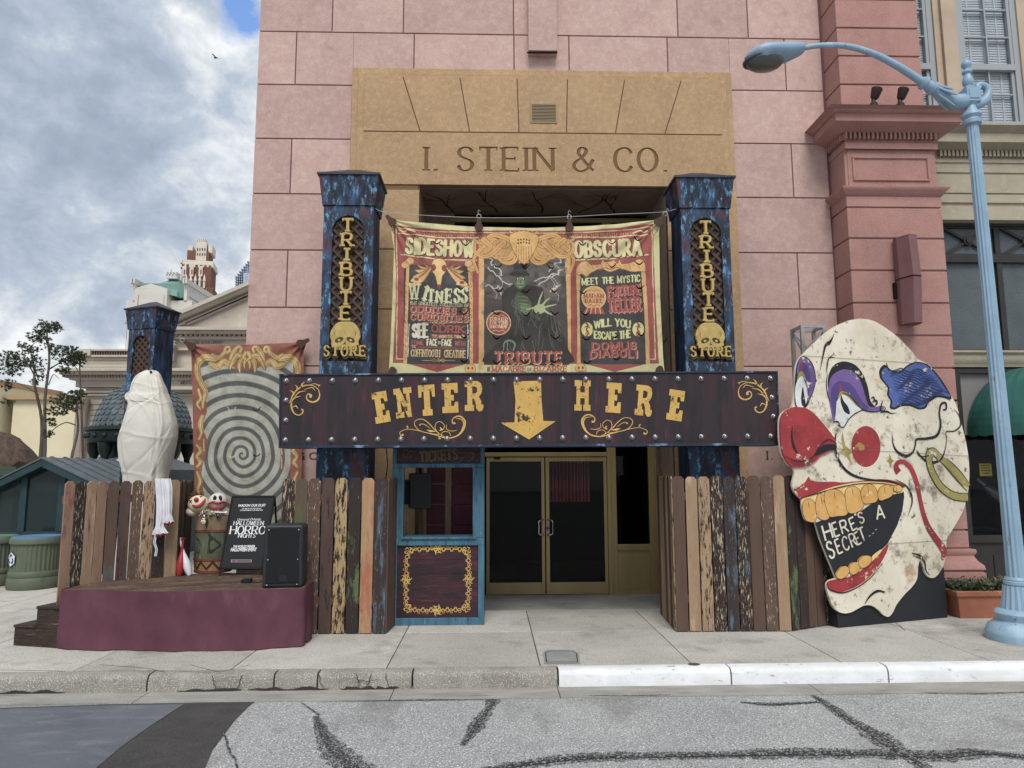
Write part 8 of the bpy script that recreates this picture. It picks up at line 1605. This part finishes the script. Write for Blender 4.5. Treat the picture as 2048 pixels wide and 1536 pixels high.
mb = MB(); sT = dict(wv=.16, wh=.09, sf=.06, gap=.3); fl3 = Fr((0, YL - .3, 0)); T3 = lambda x, y: fl3.uv(x, y); text_mesh(mb, fl3, 'THE ASTOR LIBRARY', T3(389, 688), T3(446, 687), .11, sT, .001, .01); text_mesh(mb, fl3, 'MDCCC', T3(362, 769), T3(388, 768), .15, sT, .001, .01); mb.build('inscription', mk('inscription', (92, 82, 74), bump=0), lb)
# beige building
YB = 46; fB = FY(YB); bb_ = thing('beige_building', 'plain beige building behind the thin trees', 'building', tuple(gy(80, 930, YB))); m_bg = mk('beige_wall', (216, 204, 168), (204, 192, 158), sc=.3, rough=.9, bump=.03)
mb = MB()
for (x0, x1, y0) in ((14, 240, 800), (-200, 13, 772)): a = fB.uv(x0, 960); b = fB.uv(x1, y0); mb.fbox(fB, a[0], b[0], 0, b[1], -6, 0 if x0 > 0 else .8)
mb.build('wall', m_bg, bb_); mb = MB()
for (x0, x1, y0, y1) in ((14, 240, 793, 800), (-200, 15, 762, 773)): a = fB.uv(x0, y1); b = fB.uv(x1, y0); mb.fbox(fB, a[0], b[0], a[1] + .005, b[1], -6, .3 if x0 > 0 else 1.1)
mb.build('coping', mk('tan_coping', (170, 140, 100), bump=0), bb_)
# far towers
YT2 = 58; fW = FY(YT2); Wp = lambda x, y: fW.uv(x, y - 13 if y < 700 else y); wt_ = thing('white_tower', 'white stone tower with a green copper roof behind the library', 'building', tuple(gy(300, 700, YT2)))
m_ws = mk('white_stone', (208, 204, 196), (196, 192, 184), sc=.4, rough=.9, bump=.03); m_cu = mk('copper_roof', (112, 150, 140), (98, 136, 128), sc=.8, st=(6, 1, 1), rough=.7, bump=.03)
def wbox(mb, x0, x1, y0, y1, d1, d0=-6): a = Wp(x0, y1); b = Wp(x1, y0); mb.fbox(fW, a[0], b[0], max(0, a[1]), b[1], d0, d1)
mb = MB(); wbox(mb, 236, 380, 652, 960, 0); wbox(mb, 245, 380, 612, 652, -.4); wbox(mb, 261, 268, 578, 612, -.3); wbox(mb, 364, 372, 578, 612, -.3); wbox(mb, 271, 338, 592, 640, .3); mb.prism(fW, [Wp(271, 592), Wp(338, 592), Wp(305, 582)], -1, .3)
for x in (261, 267, 366, 371): wbox(mb, x, x + 4, 570, 580, .1)
wbox(mb, 316, 338, 551, 560, -1.5, -4); [wbox(mb, x, x + 3, 547, 552, -1.4, -4) for x in (316, 322, 328, 335)]
for x in (319, 341): a = Wp(x, 560); mb.bar(fW.P(a[0], a[1], -2), fW.P(a[0], Wp(x, 538)[1], -2), .12)
mb.build('wall', m_ws, wt_); mb = MB()
ba_ = [Wp(266, 602), Wp(372, 602)]; z1 = Wp(300, 577)[1]
mb.prism(fW, [Wp(266, 604), Wp(371, 604), Wp(368, 576), Wp(274, 575)], -5.5, -.7)
a, b, c_, d_ = Wp(290, 580), Wp(352, 605), Wp(317, 560), Wp(337, 560)
mb.add([fW.P(Wp(288, 590)[0], Wp(288, 590)[1], .0), fW.P(*Wp(354, 606), .0), fW.P(*Wp(354, 606), -6), fW.P(*Wp(288, 590), -6), fW.P(*c_, -2), fW.P(*d_, -2), fW.P(*d_, -4), fW.P(*c_, -4)], [(0, 1, 5, 4), (1, 2, 6, 5), (2, 3, 7, 6), (3, 0, 4, 7), (4, 5, 6, 7)])
mb.build('copper_roof', m_cu, wt_); mb = MB(); wbox(mb, 249, 255, 660, 735, .05, 0); mb.prism(fW, [Wp(249, 661), Wp(255, 661), Wp(252, 656)], 0, .05); wbox(mb, 278, 281, 605, 640, .36, .3); wbox(mb, 330, 332, 605, 640, .36, .3); mb.build('window', m_st2, wt_)
YR = 64; fR = Fr((gy(395, 700, YR).x, YR, 0), R(12)); m_br = mk('red_brick', (126, 84, 66), (112, 74, 58), sc=1.5, rough=.9, bump=.05); br = thing('brick_tower', 'red brick skyscraper with white crown and pinnacles behind the library', 'building', (gy(395, 700, YR).x, YR, 0))
Rp = lambda x, y: fR.uv(x, y); mb = MB(); wm = MB(); dkw = MB()
tiers = [(353, 437, 575, 960, 0), (357, 434, 530, 575, -.5), (363, 427, 518, 530, -.8), (369, 424, 497, 518, -1.0)]
for x0, x1, y0, y1, d in tiers: a = Rp(x0, y1); b = Rp(x1, y0); mb.fbox(fR, a[0], b[0] - (b[0] - a[0]) * .18, max(a[1], 0), b[1], -3.2, d)
mb.build('brick_body', m_br, br)
def rb_(m_, x0, x1, y0, y1, d1, d0=-3): a = Rp(x0, y1); b = Rp(x1, y0); m_.fbox(fR, a[0], b[0], a[1], b[1], d0, d1)
for x0, x1, y0, y1, d in ((371, 381, 484, 500, -1.1), (387, 410, 478, 518, -.95), (390, 406, 472, 480, -1.2), (412, 421, 482, 498, -1.1), (357, 362, 516, 522, -.5), (362, 424, 519, 524, -.6)): rb_(wm, x0, x1, y0, y1, d)
for x in (388, 392, 396, 400, 404): rb_(wm, x, x + 2.2, 469, 474, -1.1, -3)
for x in (364, 372, 381, 390, 399, 408): wm.lathe([(.10, 0), (.10, .62), (.15, .68), (.02, 1.3)], tuple(fR.P(Rp(x, 577)[0], Rp(x, 577)[1], .1)), 6)
for x in (362, 375, 388, 400, 410): rb_(wm, x, x + 3.4, 577, 640, .12, .0)
for x in (365, 380, 398): rb_(wm, x - 3, x + 6, 530 if x != 380 else 527, 550, -.38, -.5)
for x in range(358, 424, 9): rb_(wm, x, x + 4, 526, 532, -.4, -3)
wm.build('white_stonework', mk('tower_white', (214, 204, 190), (200, 188, 172), sc=1, bump=0), br)
m_tw2 = mk('tower_window', (60, 62, 66), rough=.3, bump=0)
for x0, x1, y0, y1, d1, d0 in [(x, x + 3, 560, 568, .02, -.1) for x in (367, 381, 394, 405)] + [(x, x + 2.6, 600, 620, .02, -.1) for x in (367, 381, 394, 405)] + [(x, x + 2.4, 537, 546, -.34, -.4) for x in (366, 381, 385, 399)] + [(x, x + 2, y, y + 5, -.9, -1) for x in (390, 395, 400, 405) for y in (490, 500)]:
    dkw = MB(); rb_(dkw, x0, x1, y0, y1, d1, d0); dkw.build('window', m_tw2, br)
YS = 80; fS2 = FY(YS); gs = thing('grey_skyscraper', 'pale blue-grey stepped skyscraper at the edge of the pink wall', 'building', tuple(gy(485, 600, YS))); mb = MB(); dk2 = MB()
for x0, x1, y0 in ((468, 560, 546), (472, 560, 534), (480, 560, 519), (489, 560, 512)): a = fS2.uv(x0, 960); b = fS2.uv(x1, y0); mb.fbox(fS2, a[0], b[0], 0, b[1], -6, -(x0 - 468) * .06)
mb.build('wall', mk('pale_blue_concrete', (186, 198, 214), (172, 186, 204), sc=.5, bump=0), gs)
for x in range(470, 500, 4):
    for y in range(522, 600, 5):
        if y > 522 + (492 - x) * 1.2: a = fS2.uv(x, y + 3); b = fS2.uv(x + 2, y); dk2.fbox(fS2, a[0], b[0], a[1], b[1], -1.6, .04)
o = dk2.build('window', mk('skyscraper_window', (150, 166, 188), rough=.3, bump=0), gs); o['kind'] = 'stuff'
# ================================================================== TREES
m_bark = mk('grey_bark', (96, 88, 80), (76, 68, 62), sc=8, st=(1, 1, .3), rough=.95, bump=.3, bsc=20); m_need = mk('pine_needles', (58, 72, 44), (82, 94, 58), sc=2, rough=.8, bump=0, island=.7)
def tree(lab, Y, limbs, blobs, seed):
    random.seed(seed); f = FY(Y); P = lambda x, y, d=0: f.P(*f.uv(x, y), d); b = P(*limbs[0][0][0]); t = thing('pine_tree', lab, 'tree', (b.x, b.y, 0), 'thin pine trees by the beige building'); mb = MB(); k = Y / 1420
    for pts, r0, r1 in limbs: mb.tube(cr([P(x, y, random.uniform(-.25, .25) * (i > 0)) for i, (x, y) in enumerate(pts)], 4), [r0 * k, r1 * k], 7)
    lf_ = MB()
    for (x, y, rx, ry, n_) in blobs:
        for i in range(int(n_ * 1.35)):
            a = random.uniform(0, 6.283); q = math.sqrt(random.random()); cx_, cy_ = x + rx * q * math.cos(a), y + ry * q * math.sin(a); c = P(cx_, cy_, random.uniform(-.6, .6) * rx * k * 1.5)
            if random.random() < .12: mb.tube([P(x, y + ry * .6), c], [.5 * k, .2 * k], 4)
            for j in range(20):
                d = Vector((random.gauss(0, 1), random.gauss(0, 1), random.gauss(.25, .8))).normalized() * random.uniform(2.4, 5.2) * k; s2 = d.cross(Vector((random.gauss(0, 1), random.gauss(0, 1), random.gauss(0, 1)))).normalized() * .75 * k
                lf_.add([c - s2, c + s2, c + d], [(0, 1, 2)])
    mb.build('trunk', m_bark, t, smooth=60); lf_.build('crown', m_need, t)
tree('taller thin pine with two bare trunks and clumped needles in front of the beige wall', 27,
     [([(72, 985), (76, 920), (78, 840), (76, 770), (70, 740), (58, 715)], 4.2, 1.2), ([(82, 985), (88, 900), (94, 800), (100, 720), (98, 660), (104, 648)], 4.0, .8), ([(76, 770), (60, 735), (40, 720), (18, 715)], 1.6, .6), ([(96, 740), (120, 720), (140, 708)], 1.5, .5), ([(94, 690), (82, 668), (72, 655)], 1.2, .5), ([(78, 790), (50, 770), (28, 765)], 1.2, .4), ([(97, 770), (110, 750), (122, 758)], 1.0, .4), ([(77, 760), (64, 700), (70, 680)], 1.2, .4), ([(98, 700), (108, 690), (118, 700)], .9, .4)],
     [(98, 655, 22, 12, 75), (74, 672, 14, 14, 60), (112, 652, 10, 8, 22), (60, 700, 18, 10, 36), (30, 718, 28, 14, 105), (20, 740, 18, 12, 50), (16, 770, 12, 12, 24), (66, 724, 20, 14, 55), (112, 700, 16, 12, 42), (140, 704, 18, 12, 60), (125, 722, 14, 8, 24), (85, 750, 12, 14, 18), (68, 765, 9, 6, 14), (18, 805, 10, 7, 16), (120, 740, 14, 8, 16), (46, 690, 9, 7, 12), (90, 685, 12, 12, 20)], 41)
tree('shorter pine with a dark trunk and drooping branches beside the pale stone column', 25,
     [([(142, 985), (146, 920), (150, 860), (153, 815), (158, 785)], 3.4, 1.0), ([(151, 850), (130, 845), (108, 858), (95, 868)], 1.4, .5), ([(153, 820), (130, 812), (112, 818)], 1.2, .5), ([(155, 800), (164, 790), (170, 782)], 1, .4)],
     [(130, 800, 26, 12, 80), (112, 822, 18, 10, 46), (148, 790, 14, 10, 40), (98, 868, 10, 8, 22), (104, 845, 12, 8, 22), (140, 815, 16, 9, 34), (163, 786, 8, 7, 14)], 43)
tree('partly hidden pine whose upper needles show right of the taller tree', 30, [([(168, 985), (164, 880), (160, 760), (156, 716)], 3.0, .9), ([(160, 750), (148, 730), (140, 718)], 1, .4), ([(158, 730), (166, 714), (168, 704)], .9, .4)], [(154, 712, 15, 10, 62), (142, 724, 12, 9, 36), (162, 722, 8, 12, 30), (134, 742, 12, 8, 16)], 47)
# bird
c = gy(432, 116, 70); mb = MB(); mb.tube([c + Vector((-.25, 0, 0)), c + Vector((-.05, 0, .02)), c + Vector((.2, 0, .03))], [.03, .09, .03], 8)
bd = tag(mb.build('bird', mk('bird_dark', (60, 60, 64), bump=0), loc=tuple(c), smooth=True), 'tiny dark bird flying in front of the clouds', 'bird'); mb = MB()
for sg_ in (-1, 1): mb.add([c + Vector((-.08, sg_ * .05, .03)), c + Vector((.1, sg_ * .05, .03)), c + Vector((.12 + sg_ * .3, sg_ * .4, .22)), c + Vector((-.0 + sg_ * .3, sg_ * .4, .2))], [(0, 1, 2, 3)])
mb.build('wing', bd.data.materials[0], bd)
